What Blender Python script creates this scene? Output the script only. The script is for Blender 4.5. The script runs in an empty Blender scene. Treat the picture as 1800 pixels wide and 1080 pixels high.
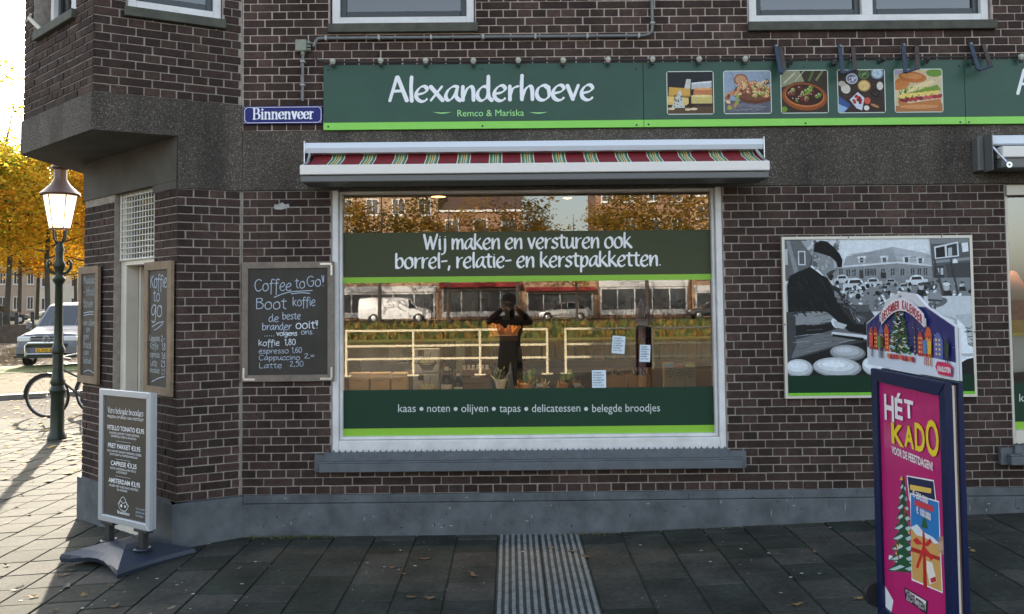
import bpy, bmesh, math, random
from mathutils import Vector, Matrix, noise
random.seed(7)
C = bpy.context.scene.collection
SC = bpy.context.scene
# ------------------------------------------------------------------ camera, world, sun, exposure
CAM = Vector((0, -6.326, 1.76)); FPX = 1480.0; PPY = 466.59
YAW, PITCH, ROLL = 0.003351, 0.043353, -0.010051
cd = bpy.data.cameras.new('camera'); cam = bpy.data.objects.new('camera', cd); C.objects.link(cam); SC.camera = cam
cd.sensor_fit = 'HORIZONTAL'; cd.sensor_width = 36.0; cd.lens = 36.0*FPX/1800.0
cd.shift_x = 0.0; cd.shift_y = -(540-PPY)/1800.0; cd.clip_start = 0.01; cd.clip_end = 2000
_f = Vector((math.sin(YAW)*math.cos(PITCH), math.cos(YAW)*math.cos(PITCH), math.sin(PITCH)))
_r0 = Vector((math.cos(YAW), -math.sin(YAW), 0)); _u0 = _r0.cross(_f)
_r = _r0*math.cos(ROLL)+_u0*math.sin(ROLL); _u = -_r0*math.sin(ROLL)+_u0*math.cos(ROLL)
m3 = Matrix((_r, _u, -_f)).transposed(); cam.matrix_world = Matrix.Translation(CAM) @ m3.to_4x4()

SUN_EL, SUN_AZ = math.radians(23), math.radians(-21.6)      # azimuth from +Y towards +X
w = bpy.data.worlds.new('World'); SC.world = w; w.use_nodes = True
nt = w.node_tree; bg = nt.nodes['Background']; sky = nt.nodes.new('ShaderNodeTexSky'); sky.sky_type = 'NISHITA'
sky.sun_disc = False; sky.sun_elevation = SUN_EL; sky.sun_rotation = SUN_AZ
sky.air_density = 1.2; sky.dust_density = 2.2; sky.ozone_density = 1.0
hs = nt.nodes.new('ShaderNodeHueSaturation'); hs.inputs['Saturation'].default_value = .62; nt.links.new(sky.outputs[0], hs.inputs['Color']); nt.links.new(hs.outputs[0], bg.inputs[0]); bg.inputs[1].default_value = 0.15
sl = bpy.data.lights.new('sun', 'SUN'); sl.energy = 5.0; sl.angle = math.radians(0.6); sl.color = (1.0, 0.88, 0.70)
so = bpy.data.objects.new('sun', sl); C.objects.link(so)
sd = Vector((math.sin(SUN_AZ)*math.cos(SUN_EL), math.cos(SUN_AZ)*math.cos(SUN_EL), math.sin(SUN_EL)))
so.rotation_euler = sd.to_track_quat('Z', 'Y').to_euler(); so.location = sd*40
SC.view_settings.view_transform = 'Standard'; SC.view_settings.look = 'None'
SC.view_settings.exposure = 1.8; SC.view_settings.gamma = 1; SC.view_settings.use_curve_mapping = False
SC.cycles.max_bounces = 8; SC.cycles.transparent_max_bounces = 12; SC.cycles.sample_clamp_indirect = 6

# ------------------------------------------------------------------ helpers
def L(r, g=None, b=None):                       # sRGB 0-255 to linear
    if g is None: g = b = r
    return tuple(((c/255)/12.92 if c/255 <= .04045 else ((c/255+.055)/1.055)**2.4) for c in (r, g, b))
def P(x, y, Y=0.0):                             # photo pixel to world point on the vertical plane at Y
    d = _f + _r*((x-900)/FPX) + _u*((PPY-y)/FPX); t = (Y-CAM.y)/d.y; q = CAM+d*t
    return q.x, q.z
def tag(o, label=None, cat=None, group=None, kind=None):
    if label: o['label'] = label
    if cat: o['category'] = cat
    if group: o['group'] = group
    if kind: o['kind'] = kind
    return o
def empty(name, loc=(0, 0, 0), rz=0, label=None, cat=None, group=None, parent=None, kind=None):
    o = bpy.data.objects.new(name, None); C.objects.link(o); o.location = loc; o.rotation_euler = (0, 0, rz)
    o.empty_display_size = .1
    if parent: o.parent = parent
    return tag(o, label, cat, group, kind)
def link(name, me, parent=None, loc=None, rot=None, scale=None):
    o = bpy.data.objects.new(name, me); C.objects.link(o)
    if parent: o.parent = parent
    if loc is not None: o.location = loc
    if rot is not None: o.rotation_euler = rot
    if scale is not None: o.scale = scale
    return o
def copy_tree(o, parent=None):
    c = o.copy(); C.objects.link(c)
    if parent: c.parent = parent
    for ch in list(o.children): copy_tree(ch, c)
    return c

MATS = {}
def mat(name, col=(.5, .5, .5), rough=.6, metal=0.0, var=0.0, vscale=8.0, bump=0.0, bscale=40.0, emit=None, estr=0, spec=.5, attr=False, col2=None, coat=0.0):
    if name in MATS: return MATS[name]
    m = bpy.data.materials.new(name); m.use_nodes = True; n = m.node_tree; b = n.nodes['Principled BSDF']
    b.inputs['Roughness'].default_value = rough; b.inputs['Metallic'].default_value = metal
    b.inputs['Specular IOR Level'].default_value = spec
    if coat: b.inputs['Coat Weight'].default_value = coat; b.inputs['Coat Roughness'].default_value = .05
    b.inputs['Base Color'].default_value = (*col, 1)
    tc = n.nodes.new('ShaderNodeTexCoord'); src = None
    if attr:
        at = n.nodes.new('ShaderNodeAttribute'); at.attribute_name = 'col'; src = at.outputs['Color']
    if var or col2:
        nz = n.nodes.new('ShaderNodeTexNoise'); nz.inputs['Scale'].default_value = vscale; nz.inputs['Detail'].default_value = 6; nz.inputs['Roughness'].default_value = .65
        n.links.new(tc.outputs['Object'], nz.inputs['Vector'])
        mx = n.nodes.new('ShaderNodeMix'); mx.data_type = 'RGBA'
        rp = n.nodes.new('ShaderNodeMapRange'); rp.inputs[1].default_value = .3; rp.inputs[2].default_value = .7
        n.links.new(nz.outputs['Fac'], rp.inputs[0]); n.links.new(rp.outputs[0], mx.inputs[0])
        if attr:
            mu = n.nodes.new('ShaderNodeMix'); mu.data_type = 'RGBA'; mu.blend_type = 'MULTIPLY'; mu.inputs[0].default_value = 1
            mx.inputs[6].default_value = (1-var, 1-var, 1-var, 1); mx.inputs[7].default_value = (1, 1, 1, 1)
            n.links.new(src, mu.inputs[6]); n.links.new(mx.outputs[2], mu.inputs[7]); src = mu.outputs[2]
        else:
            c2 = col2 if col2 else tuple(c*(1-var) for c in col)
            mx.inputs[6].default_value = (*c2, 1); mx.inputs[7].default_value = (*[min(1, c*(1+var*.4)) for c in col], 1)
            src = mx.outputs[2]
    if src: n.links.new(src, b.inputs['Base Color'])
    if bump:
        nb = n.nodes.new('ShaderNodeTexNoise'); nb.inputs['Scale'].default_value = bscale; nb.inputs['Detail'].default_value = 5
        n.links.new(tc.outputs['Object'], nb.inputs['Vector'])
        bp = n.nodes.new('ShaderNodeBump'); bp.inputs['Strength'].default_value = bump; bp.inputs['Distance'].default_value = .004
        n.links.new(nb.outputs['Fac'], bp.inputs['Height']); n.links.new(bp.outputs[0], b.inputs['Normal'])
    if emit: b.inputs['Emission Color'].default_value = (*emit, 1); b.inputs['Emission Strength'].default_value = estr
    MATS[name] = m; return m

class MB:
    """collects faces in local coordinates and links them as one mesh object"""
    def __init__(s): s.v = []; s.f = []; s.m = []; s.c = []; s.cur = 0; s.col = (1, 1, 1)
    def face(s, pts, mi=None, col=None):
        i = len(s.v); s.v += [tuple(p) for p in pts]; s.f.append(tuple(range(i, i+len(pts))))
        s.m.append(s.cur if mi is None else mi); s.c.append(col or s.col)
    def box(s, x0, x1, y0, y1, z0, z1, mi=None, col=None, ch=0.0, M=None):
        i = len(s.v)
        if ch <= 0:
            pts = [(x, y, z) for x in (x0, x1) for y in (y0, y1) for z in (z0, z1)]
            fs = [(0, 1, 3, 2), (4, 6, 7, 5), (0, 4, 5, 1), (2, 3, 7, 6), (0, 2, 6, 4), (1, 5, 7, 3)]
        else:
            pts = []; 
            for x in (x0, x1):
                for y in (y0, y1):
                    for z in (z0, z1):
                        ix = ch if x == x0 else -ch; iy = ch if y == y0 else -ch; iz = ch if z == z0 else -ch
                        pts += [(x, y+iy, z+iz), (x+ix, y, z+iz), (x+ix, y+iy, z)]
            def q(xi, yi, zi, k): return (xi*4+yi*2+zi)*3+k
            fs = []
            for xi in (0, 1): a = [q(xi, 0, 0, 0), q(xi, 0, 1, 0), q(xi, 1, 1, 0), q(xi, 1, 0, 0)]; fs.append(a if xi == 0 else a[::-1])
            for yi in (0, 1): a = [q(0, yi, 0, 1), q(1, yi, 0, 1), q(1, yi, 1, 1), q(0, yi, 1, 1)]; fs.append(a if yi == 0 else a[::-1])
            for zi in (0, 1): a = [q(0, 0, zi, 2), q(0, 1, zi, 2), q(1, 1, zi, 2), q(1, 0, zi, 2)]; fs.append(a if zi == 0 else a[::-1])
            for xi in (0, 1):
                for yi in (0, 1): a = [q(xi, yi, 0, 0), q(xi, yi, 1, 0), q(xi, yi, 1, 1), q(xi, yi, 0, 1)]; fs.append(a if xi != yi else a[::-1])
                for zi in (0, 1): a = [q(xi, 0, zi, 0), q(xi, 1, zi, 0), q(xi, 1, zi, 2), q(xi, 0, zi, 2)]; fs.append(a if xi == zi else a[::-1])
            for yi in (0, 1):
                for zi in (0, 1): a = [q(0, yi, zi, 1), q(1, yi, zi, 1), q(1, yi, zi, 2), q(0, yi, zi, 2)]; fs.append(a if yi != zi else a[::-1])
            for xi in (0, 1):
                for yi in (0, 1):
                    for zi in (0, 1): fs.append([q(xi, yi, zi, 0), q(xi, yi, zi, 1), q(xi, yi, zi, 2)])
        if M is not None: pts = [tuple(M @ Vector(p)) for p in pts]
        s.v += pts
        for f in fs: s.f.append(tuple(i+k for k in f)); s.m.append(s.cur if mi is None else mi); s.c.append(col or s.col)
    def tube(s, pts, r, n=8, caps=True, closed=False, mi=None, col=None):
        pts = [Vector(p) for p in pts]; rs = r if isinstance(r, (list, tuple)) else [r]*len(pts)
        i0 = len(s.v); prev = None; N = len(pts)
        for k, p in enumerate(pts):
            if closed: t = pts[(k+1) % N]-pts[k-1]
            else: t = pts[min(k+1, N-1)]-pts[max(k-1, 0)]
            if t.length < 1e-9: t = Vector((0, 0, 1))
            t.normalize()
            if prev is None:
                a = Vector((0, 0, 1)) if abs(t.z) < .9 else Vector((1, 0, 0)); nx = t.cross(a).normalized()
            else:
                nx = prev - t*prev.dot(t); nx = nx.normalized() if nx.length > 1e-6 else t.orthogonal().normalized()
            prev = nx; ny = t.cross(nx)
            for j in range(n):
                a = 2*math.pi*j/n; s.v.append(tuple(p+(nx*math.cos(a)+ny*math.sin(a))*rs[k]))
        M_ = s.cur if mi is None else mi
        for k in range(N if closed else N-1):
            for j in range(n):
                a = i0+k*n+j; b = i0+k*n+(j+1) % n; c = i0+((k+1) % N)*n+(j+1) % n; d = i0+((k+1) % N)*n+j
                s.f.append((a, b, c, d)); s.m.append(M_); s.c.append(col or s.col)
        if caps and not closed:
            s.f.append(tuple(i0+j for j in reversed(range(n)))); s.m.append(M_); s.c.append(col or s.col)
            s.f.append(tuple(i0+(N-1)*n+j for j in range(n))); s.m.append(M_); s.c.append(col or s.col)
    def lathe(s, prof, c=(0, 0, 0), n=16, axis='Z', mi=None, col=None, M=None):
        i0 = len(s.v); M_ = s.cur if mi is None else mi
        for r, h in prof:
            for j in range(n):
                a = 2*math.pi*j/n; x, y = r*math.cos(a), r*math.sin(a)
                q = (x, y, h) if axis == 'Z' else ((x, h, y) if axis == 'Y' else (h, x, y))
                q = (q[0]+c[0], q[1]+c[1], q[2]+c[2])
                if M is not None: q = tuple(M @ Vector(q))
                s.v.append(q)
        for k in range(len(prof)-1):
            for j in range(n):
                s.f.append((i0+k*n+j, i0+k*n+(j+1) % n, i0+(k+1)*n+(j+1) % n, i0+(k+1)*n+j)); s.m.append(M_); s.c.append(col or s.col)
    def prism(s, poly, y0, y1, mi=None, col=None, M=None):     # poly in xz, extruded along y
        n = len(poly); i0 = len(s.v); M_ = s.cur if mi is None else mi
        pts = [(x, y0, z) for x, z in poly]+[(x, y1, z) for x, z in poly]
        if M is not None: pts = [tuple(M @ Vector(p)) for p in pts]
        s.v += pts
        for fc in [tuple(range(i0, i0+n)), tuple(range(i0+2*n-1, i0+n-1, -1))]+[(i0+k, i0+n+k, i0+n+(k+1) % n, i0+(k+1) % n) for k in range(n)]:
            s.f.append(fc); s.m.append(M_); s.c.append(col or s.col)
    def build(s, name, mats, parent=None, smooth=False, loc=None, rz=None, rot=None, recalc=False, bevel=0):
        me = s.mesh(name, mats, smooth, recalc)
        o = link(name, me, parent, loc, rot if rot is not None else ((0, 0, rz) if rz is not None else None))
        if bevel:
            b = o.modifiers.new('bevel', 'BEVEL'); b.width = bevel; b.segments = 2; b.limit_method = 'ANGLE'
        return o
    def mesh(s, name, mats, smooth=False, recalc=False):
        me = bpy.data.meshes.new(name); me.from_pydata(s.v, [], s.f)
        for m in (mats if isinstance(mats, (list, tuple)) else [mats]): me.materials.append(m)
        me.polygons.foreach_set('material_index', s.m)
        ca = me.color_attributes.new('col', 'FLOAT_COLOR', 'CORNER'); data = []
        for f, c in zip(s.f, s.c): data += [c[0], c[1], c[2], 1.0]*len(f)
        ca.data.foreach_set('color', data)
        if smooth: me.polygons.foreach_set('use_smooth', [True]*len(s.f))
        me.update()
        if recalc:
            bm = bmesh.new(); bm.from_mesh(me); bmesh.ops.recalc_face_normals(bm, faces=bm.faces); bm.to_mesh(me); bm.free()
        if smooth:
            try: me.set_sharp_from_angle(angle=math.radians(38))
            except Exception: pass
        return me

# ------------------------------------------------------------------ special materials
def brick_mat(name, ca, cb, cc):
    m = bpy.data.materials.new(name); m.use_nodes = True; n = m.node_tree; b = n.nodes['Principled BSDF']
    at = n.nodes.new('ShaderNodeAttribute'); at.attribute_name = 'col'
    oi = n.nodes.new('ShaderNodeObjectInfo'); ad = n.nodes.new('ShaderNodeMath'); ad.operation = 'ADD'
    sep = n.nodes.new('ShaderNodeSeparateColor'); n.links.new(at.outputs['Color'], sep.inputs[0])
    n.links.new(sep.outputs[0], ad.inputs[0]); n.links.new(oi.outputs['Random'], ad.inputs[1])
    fr = n.nodes.new('ShaderNodeMath'); fr.operation = 'FRACT'; n.links.new(ad.outputs[0], fr.inputs[0])
    cr = n.nodes.new('ShaderNodeValToRGB'); cr.color_ramp.elements[0].color = (*ca, 1); cr.color_ramp.elements[1].color = (*cc, 1)
    e = cr.color_ramp.elements.new(.55); e.color = (*cb, 1); n.links.new(fr.outputs[0], cr.inputs[0])
    ge = n.nodes.new('ShaderNodeNewGeometry')
    nz = n.nodes.new('ShaderNodeTexNoise'); nz.inputs['Scale'].default_value = 28; nz.inputs['Detail'].default_value = 8; nz.inputs['Roughness'].default_value = .7
    n.links.new(ge.outputs['Position'], nz.inputs['Vector'])
    nl = n.nodes.new('ShaderNodeTexNoise'); nl.inputs['Scale'].default_value = 1.3; nl.inputs['Detail'].default_value = 4
    mp = n.nodes.new('ShaderNodeMapping'); mp.inputs['Scale'].default_value = (2.2, 2.2, .55); n.links.new(ge.outputs['Position'], mp.inputs['Vector'])
    n.links.new(mp.outputs[0], nl.inputs['Vector'])
    r1 = n.nodes.new('ShaderNodeMapRange'); r1.inputs[1].default_value = .25; r1.inputs[2].default_value = .75; r1.inputs[3].default_value = .55; r1.inputs[4].default_value = 1.45
    n.links.new(nz.outputs['Fac'], r1.inputs[0])
    r2 = n.nodes.new('ShaderNodeMapRange'); r2.inputs[1].default_value = .3; r2.inputs[2].default_value = .7; r2.inputs[3].default_value = .62; r2.inputs[4].default_value = 1.28
    n.links.new(nl.outputs['Fac'], r2.inputs[0])
    mm = n.nodes.new('ShaderNodeMath'); mm.operation = 'MULTIPLY'; n.links.new(r1.outputs[0], mm.inputs[0]); n.links.new(r2.outputs[0], mm.inputs[1])
    vm = n.nodes.new('ShaderNodeVectorMath'); vm.operation = 'SCALE'; n.links.new(cr.outputs[0], vm.inputs[0]); n.links.new(mm.outputs[0], vm.inputs['Scale'])
    n.links.new(vm.outputs[0], b.inputs['Base Color']); b.inputs['Roughness'].default_value = .85; b.inputs['Specular IOR Level'].default_value = .15
    bp = n.nodes.new('ShaderNodeBump'); bp.inputs['Strength'].default_value = .5; bp.inputs['Distance'].default_value = .004
    n.links.new(nz.outputs['Fac'], bp.inputs['Height']); n.links.new(bp.outputs[0], b.inputs['Normal'])
    MATS[name] = m; return m
BRICK = brick_mat('brick', (.037, .025, .022), (.051, .034, .030), (.074, .047, .041))
TILE = brick_mat('paving', (.029, .034, .027), (.040, .043, .037), (.058, .056, .049))
def aggregate(name, base, pal, scale=230):
    m = bpy.data.materials.new(name); m.use_nodes = True; n = m.node_tree; b = n.nodes['Principled BSDF']
    ge = n.nodes.new('ShaderNodeNewGeometry'); vo = n.nodes.new('ShaderNodeTexVoronoi'); vo.inputs['Scale'].default_value = scale
    n.links.new(ge.outputs['Position'], vo.inputs['Vector'])
    sp = n.nodes.new('ShaderNodeSeparateColor'); n.links.new(vo.outputs['Color'], sp.inputs[0])
    cr = n.nodes.new('ShaderNodeValToRGB'); cr.color_ramp.interpolation = 'CONSTANT'
    cr.color_ramp.elements[0].color = (*base, 1); cr.color_ramp.elements[1].position = .95; cr.color_ramp.elements[1].color = (*pal[-1], 1)
    for i, c in enumerate(pal[:-1]):
        e = cr.color_ramp.elements.new(.45+.5*i/(len(pal)-1)); e.color = (*c, 1)
    n.links.new(sp.outputs[0], cr.inputs[0])
    nl = n.nodes.new('ShaderNodeTexNoise'); nl.inputs['Scale'].default_value = 2.2; nl.inputs['Detail'].default_value = 8
    mp = n.nodes.new('ShaderNodeMapping'); mp.inputs['Scale'].default_value = (1.6, 1.6, .4); n.links.new(ge.outputs['Position'], mp.inputs['Vector'])
    n.links.new(mp.outputs[0], nl.inputs['Vector'])
    r2 = n.nodes.new('ShaderNodeMapRange'); r2.inputs[1].default_value = .3; r2.inputs[2].default_value = .7; r2.inputs[3].default_value = .5; r2.inputs[4].default_value = 1.35
    n.links.new(nl.outputs['Fac'], r2.inputs[0])
    vm = n.nodes.new('ShaderNodeVectorMath'); vm.operation = 'SCALE'; n.links.new(cr.outputs[0], vm.inputs[0]); n.links.new(r2.outputs[0], vm.inputs['Scale'])
    n.links.new(vm.outputs[0], b.inputs['Base Color']); b.inputs['Roughness'].default_value = .9
    bp = n.nodes.new('ShaderNodeBump'); bp.inputs['Strength'].default_value = .9; bp.inputs['Distance'].default_value = .006
    bp.invert = True; n.links.new(vo.outputs['Distance'], bp.inputs['Height']); n.links.new(bp.outputs[0], b.inputs['Normal'])
    MATS[name] = m; return m
CONC = aggregate('washed_concrete', (.060, .050, .040), [(.085, .074, .060), (.12, .104, .085), (.07, .052, .042), (.16, .14, .12), (.34, .31, .28)])
def glass_mat(name, tint=(1, 1, 1), ior=1.9, wob=.02):
    m = bpy.data.materials.new(name); m.use_nodes = True; n = m.node_tree; n.nodes.clear()
    out = n.nodes.new('ShaderNodeOutputMaterial'); mx = n.nodes.new('ShaderNodeMixShader'); fr = n.nodes.new('ShaderNodeFresnel'); fr.inputs[0].default_value = ior
    tr = n.nodes.new('ShaderNodeBsdfTransparent'); tr.inputs[0].default_value = (*tint, 1)
    gl = n.nodes.new('ShaderNodeBsdfGlossy'); gl.inputs['Roughness'].default_value = 0.0
    if wob:
        ge = n.nodes.new('ShaderNodeNewGeometry'); nz = n.nodes.new('ShaderNodeTexNoise'); nz.inputs['Scale'].default_value = 1.4; nz.inputs['Detail'].default_value = 1
        bp = n.nodes.new('ShaderNodeBump'); bp.inputs['Strength'].default_value = wob; bp.inputs['Distance'].default_value = .05
        n.links.new(ge.outputs['Position'], nz.inputs['Vector']); n.links.new(nz.outputs['Fac'], bp.inputs['Height']); n.links.new(bp.outputs[0], gl.inputs['Normal'])
    n.links.new(fr.outputs[0], mx.inputs[0]); n.links.new(tr.outputs[0], mx.inputs[1]); n.links.new(gl.outputs[0], mx.inputs[2]); n.links.new(mx.outputs[0], out.inputs[0])
    MATS[name] = m; return m
GLASS = glass_mat('shop_glass', (.95, .95, .90), 2.6, .003)
GLASS_UP = glass_mat('upper_glass', (.5, .55, .55), 2.1, .02)
CLEAR = glass_mat('clear_glass', (.97, .97, .97), 1.45, 0)
PRINT = mat('print', attr=True, rough=.5, var=.30, vscale=55, spec=.2)
WHITE = mat('white_paint', (.68, .68, .68), .45, var=.2, vscale=6)
CREAM = mat('cream_paint', (.62, .58, .50), .5, var=.12, vscale=5)
PLINTH = mat('grey_blue_paint', (.108, .119, .130), .8, var=.42, vscale=5, bump=.4, bscale=60, spec=.25)
SILL = mat('sill_paint', (.10, .115, .130), .55, var=.25, vscale=9, bump=.15)
STONE = mat('mossy_stone', (.075, .078, .060), .8, var=.4, vscale=9, bump=.3)
MORTAR = mat('mortar', (.50, .42, .37), .95, var=.35, vscale=18, bump=.6, bscale=90)
DARKMORT = mat('dark_mortar', (.32, .285, .25), .95, var=.35, vscale=18, bump=.6, bscale=90)
GREENSIGN = mat('sign_green', (.015, .070, .045), .42, var=.22, vscale=2.2, spec=.4)
LIME = mat('lime_green', (.22, .60, .075), .4, var=.06)
LETTER = mat('lettering_white', (.78, .80, .84), .5)
LGREEN = mat('lettering_green', (.33, .72, .25), .5)
DARK = mat('dark_plastic', (.02, .02, .022), .5)
GREYM = mat('grey_metal', (.25, .26, .27), .45, metal=.3, var=.2)
ALU = mat('aluminium', (.62, .64, .66), .32, metal=.85, var=.1)
WOOD = mat('weathered_wood', (.23, .165, .105), .75, var=.35, vscale=12, bump=.3)
WOODG = mat('grey_wood', (.20, .165, .135), .75, var=.3, vscale=14, bump=.3)
SLATE = mat('slate_black', (.028, .024, .019), .6, var=.4, vscale=5)
CHALK = mat('chalk', (.42, .49, .60), .9)
# ------------------------------------------------------------------ lettering
G_ = {  # brush hand: x-height 5, ascender 9, descender -3
'a': (5.2, '4.4,4.7 3,4.9 1.3,3.6 .5,1.6 1.1,.3 2.2,.5 3.5,2.2 4.3,4.2|4.1,3.6 3.9,1.4 5.1,.1'),
'b': (5.0, '.9,8.8 .8,4 .9,.2|.9,1 2,.1 3.7,.8 4.4,2.8 3.6,4.6 2.2,4.6 1,3.2'),
'c': (4.2, '3.9,4.1 2.6,4.9 1,3.8 .5,2 1.2,.4 2.6,0 3.9,.8'),
'd': (5.4, '4,4.5 2.2,4.7 .7,3 .6,1 1.8,0 3.4,1 4.1,3.2|4.1,9 4,4 4.2,1.2 5.1,.1'),
'e': (4.7, '1.2,2.3 3.1,2.8 4.1,3.9 3.3,5 1.8,4.6 .6,2.8 .8,.9 2.1,-.1 3.4,.1 4,.7'),
'f': (3.8, '4,8.2 3,9 1.9,8 1.7,4 1.5,-2.6|.4,4.6 3.4,5'),
'g': (4.9, '4.2,4.5 2.4,4.9 .8,3.5 .7,1.5 1.8,.6 3.2,1.6 4.2,4.4|4.2,4.2 4.1,0 3.4,-2.4 1.8,-3 .6,-2.2'),
'h': (5.2, '1,9.2 .8,4 .9,.2|.9,.6 1.9,3.4 3.3,4.8 4.2,3.8 4.3,.2'),
'i': (2.0, '1,4.8 .9,2.5 1.1,.2|1,7 1.15,7.2'),
'j': (2.6, '1.9,4.8 1.9,0 1.3,-2.4 0,-2.9|2,7 2.15,7.2'),
'k': (5.0, '1,9 .8,4 .9,.2|3.9,5.2 1.1,2.4|1.6,2.8 4.5,.1'),
'l': (2.0, '1.1,9 .9,5 1,2 1.1,.1'),
'm': (7.2, '.9,4.8 .9,.2|.9,1.5 2,4.4 3.2,4.6 3.6,3 3.6,.3|3.6,1.4 4.6,4.2 5.8,4.6 6.3,3.2 6.4,.2'),
'n': (5.1, '.9,4.8 .8,2.4 .9,.2|.9,.9 2,3.6 3.3,4.8 4.2,3.8 4.3,.2'),
'o': (5.2, '4.4,4.2 3,5 1.2,4.2 .5,2.2 1.2,.4 2.9,0 4.4,1.2 4.5,2.9 4.2,4.0 3.3,4.7'),
'p': (5.0, '1,4.8 .9,1 .8,-3|.9,1.2 1.8,3.8 3.2,4.8 4.3,3.6 3.8,1 2.4,0 1,.7'),
'r': (3.9, '.9,4.8 .9,2.4 .9,.2|1,1.8 1.9,4 3.7,4.8'),
's': (4.0, '3.4,4.4 2.2,4.9 .9,4 1.6,2.9 3,2.2 3.3,1 2,0 .5,.5'),
't': (3.8, '1.9,7.4 1.7,3 2,.6 3.2,.2|.4,5 3.5,5.2'),
'u': (5.2, '.8,4.8 .7,1.6 1.6,.1 3,.9 4,3.2|4.1,4.8 4.1,1 4.9,.1'),
'v': (4.6, '.6,4.8 2.3,.2|2.3,.2 4.1,4.9'),
'w': (6.4, '.6,4.8 1.8,.3|1.8,.3 3.2,4|3.2,4 4.4,.3|4.4,.3 6,4.9'),
'x': (4.9, '.6,4.8 4.4,.2|4.2,4.9 .6,.2'),
'y': (4.8, '.6,4.8 1.3,1.4 2.8,1.2 4.1,4.4|4.2,4.8 3.6,0 2.2,-2.8 .6,-2.6'),
'z': (4.4, '.6,4.7 3.9,4.8|3.9,4.8 .6,.3|.6,.3 4,.2'),
'A': (6.6, '2.9,9 .6,.2|3.2,9 6.1,.3|1.6,3.4 5,3.6'),
'B': (6.0, '1.2,8.8 1.1,.2|1.1,8.6 4,8.8 4.8,7 3.6,5 1.4,4.8|3,4.9 5.3,3.4 4.6,.8 1.2,.2'),
'C': (6.0, '5.4,7.8 3.6,9 1.4,7.4 .5,4 1.4,1 3.4,0 5.4,1.2'),
'G': (6.4, '5.4,7.8 3.6,9 1.4,7.4 .5,4 1.4,1 3.6,0 5.4,1.4 5.5,4|3.6,4 5.9,4'),
'K': (5.8, '1,9 .9,.2|4.8,8.8 1.2,4.4|1.5,4.8 5.2,.1'),
'L': (5.0, '1,9 .9,2 1.4,.3 4.6,.4'),
'V': (5.8, '.6,9 2.8,.2|2.8,.2 5.4,9'),
'W': (8.2, '.6,9 2.2,.3|2.2,.3 4,6.8|4,6.8 5.4,.3|5.4,.3 7.8,9.2'),
'M': (7.2, '.8,.2 1.4,8.8|1.4,8.8 3.6,3|3.6,3 5.8,8.8|5.8,8.8 6.4,.2'),
'0': (4.6, '2.4,8.4 .8,6.4 .7,2 2.2,.1 3.9,2 3.8,6.6 2.4,8.4'), '1': (2.8, '.6,6.8 1.8,8.4 1.7,.2'),
'2': (4.6, '.7,6.6 1.8,8.3 3.6,7.6 3.4,5.2 .7,.4|.7,.4 4.2,.3'), '5': (4.6, '3.8,8.2 1.1,8.2|1.1,8.2 .9,5|.9,5 2.6,5.4 4,3.6 3,.6 .7,.4'),
'6': (4.6, '3.4,8.3 1.4,6 .7,2.4 2,.1 3.8,1 3.6,3.6 2,4.2 .9,3'), '8': (4.6, '3.4,7.4 2.2,8.4 1,7.2 1.5,5.4 3.6,3 3.6,1 2.2,.1 .8,1 1,3.2 3.2,5.4 3.4,7.4'),
'3': (4.4, '.8,7.8 2.6,8.4 3.6,6.8 2,4.8 3.9,3 3,.5 .7,.4'), '9': (4.6, '3.8,7.6 2,8.4 .8,6.6 1.6,4.6 3.4,5.4 3.9,7.4|3.9,7.4 3.5,.2'),
'.': (1.8, '.8,.3 .95,.45'), ',': (1.8, '1,.8 .5,-1.2'), '-': (3.6, '.5,3 3.2,3.3'), '=': (4.4, '.5,2.4 4,2.6|.5,4.4 4,4.6'),
'!': (2.6, '1.9,9.2 1.5,3|.4,9.2 1.4,3|1.4,.4 1.5,.6'), '&': (5, '4.4,1 1,7 2.4,8.6 3.2,7 .6,2 2,.2 4.4,3.6'), ' ': (2.6, ''),
}
def _smooth(pts, k=4):
    if len(pts) < 3: return pts
    out = []; n = len(pts)
    for i in range(n-1):
        p0, p1, p2, p3 = pts[max(i-1, 0)], pts[i], pts[i+1], pts[min(i+2, n-1)]
        for j in range(k):
            t = j/k; a = []
            for d in (0, 1):
                a.append(.5*((2*p1[d])+(-p0[d]+p2[d])*t+(2*p0[d]-5*p1[d]+4*p2[d]-p3[d])*t*t+(-p0[d]+3*p1[d]-3*p2[d]+p3[d])*t**3))
            out.append(tuple(a))
    out.append(pts[-1]); return out
def ridge(mb, pts, wfun, y, h=.0006):
    n = len(pts)
    if n < 2: return
    sec = []
    for i, p in enumerate(pts):
        a, b = pts[max(i-1, 0)], pts[min(i+1, n-1)]; dx, dz = b[0]-a[0], b[1]-a[1]; l = math.hypot(dx, dz) or 1e-6; dx /= l; dz /= l
        wd = wfun(dx, dz, i/(n-1))*.5; sec.append((p, (-dz, dx), (dx, dz), wd))
    def tri(sc, off, wsc):
        p, nn, tt, wd = sc; q = (p[0]+tt[0]*off, p[1]+tt[1]*off)
        return [(q[0]+nn[0]*wd*wsc, y, q[1]+nn[1]*wd*wsc), (q[0], y-h, q[1]), (q[0]-nn[0]*wd*wsc, y, q[1]-nn[1]*wd*wsc)]
    rows = [tri(sec[0], -sec[0][3]*.9, .25), tri(sec[0], -sec[0][3]*.55, .8)]+[tri(s, 0, 1) for s in sec]+[tri(sec[-1], sec[-1][3]*.55, .8), tri(sec[-1], sec[-1][3]*.9, .25)]
    for a, b in zip(rows[:-1], rows[1:]):
        mb.face([a[0], b[0], b[1], a[1]]); mb.face([a[1], b[1], b[2], a[2]])
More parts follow.
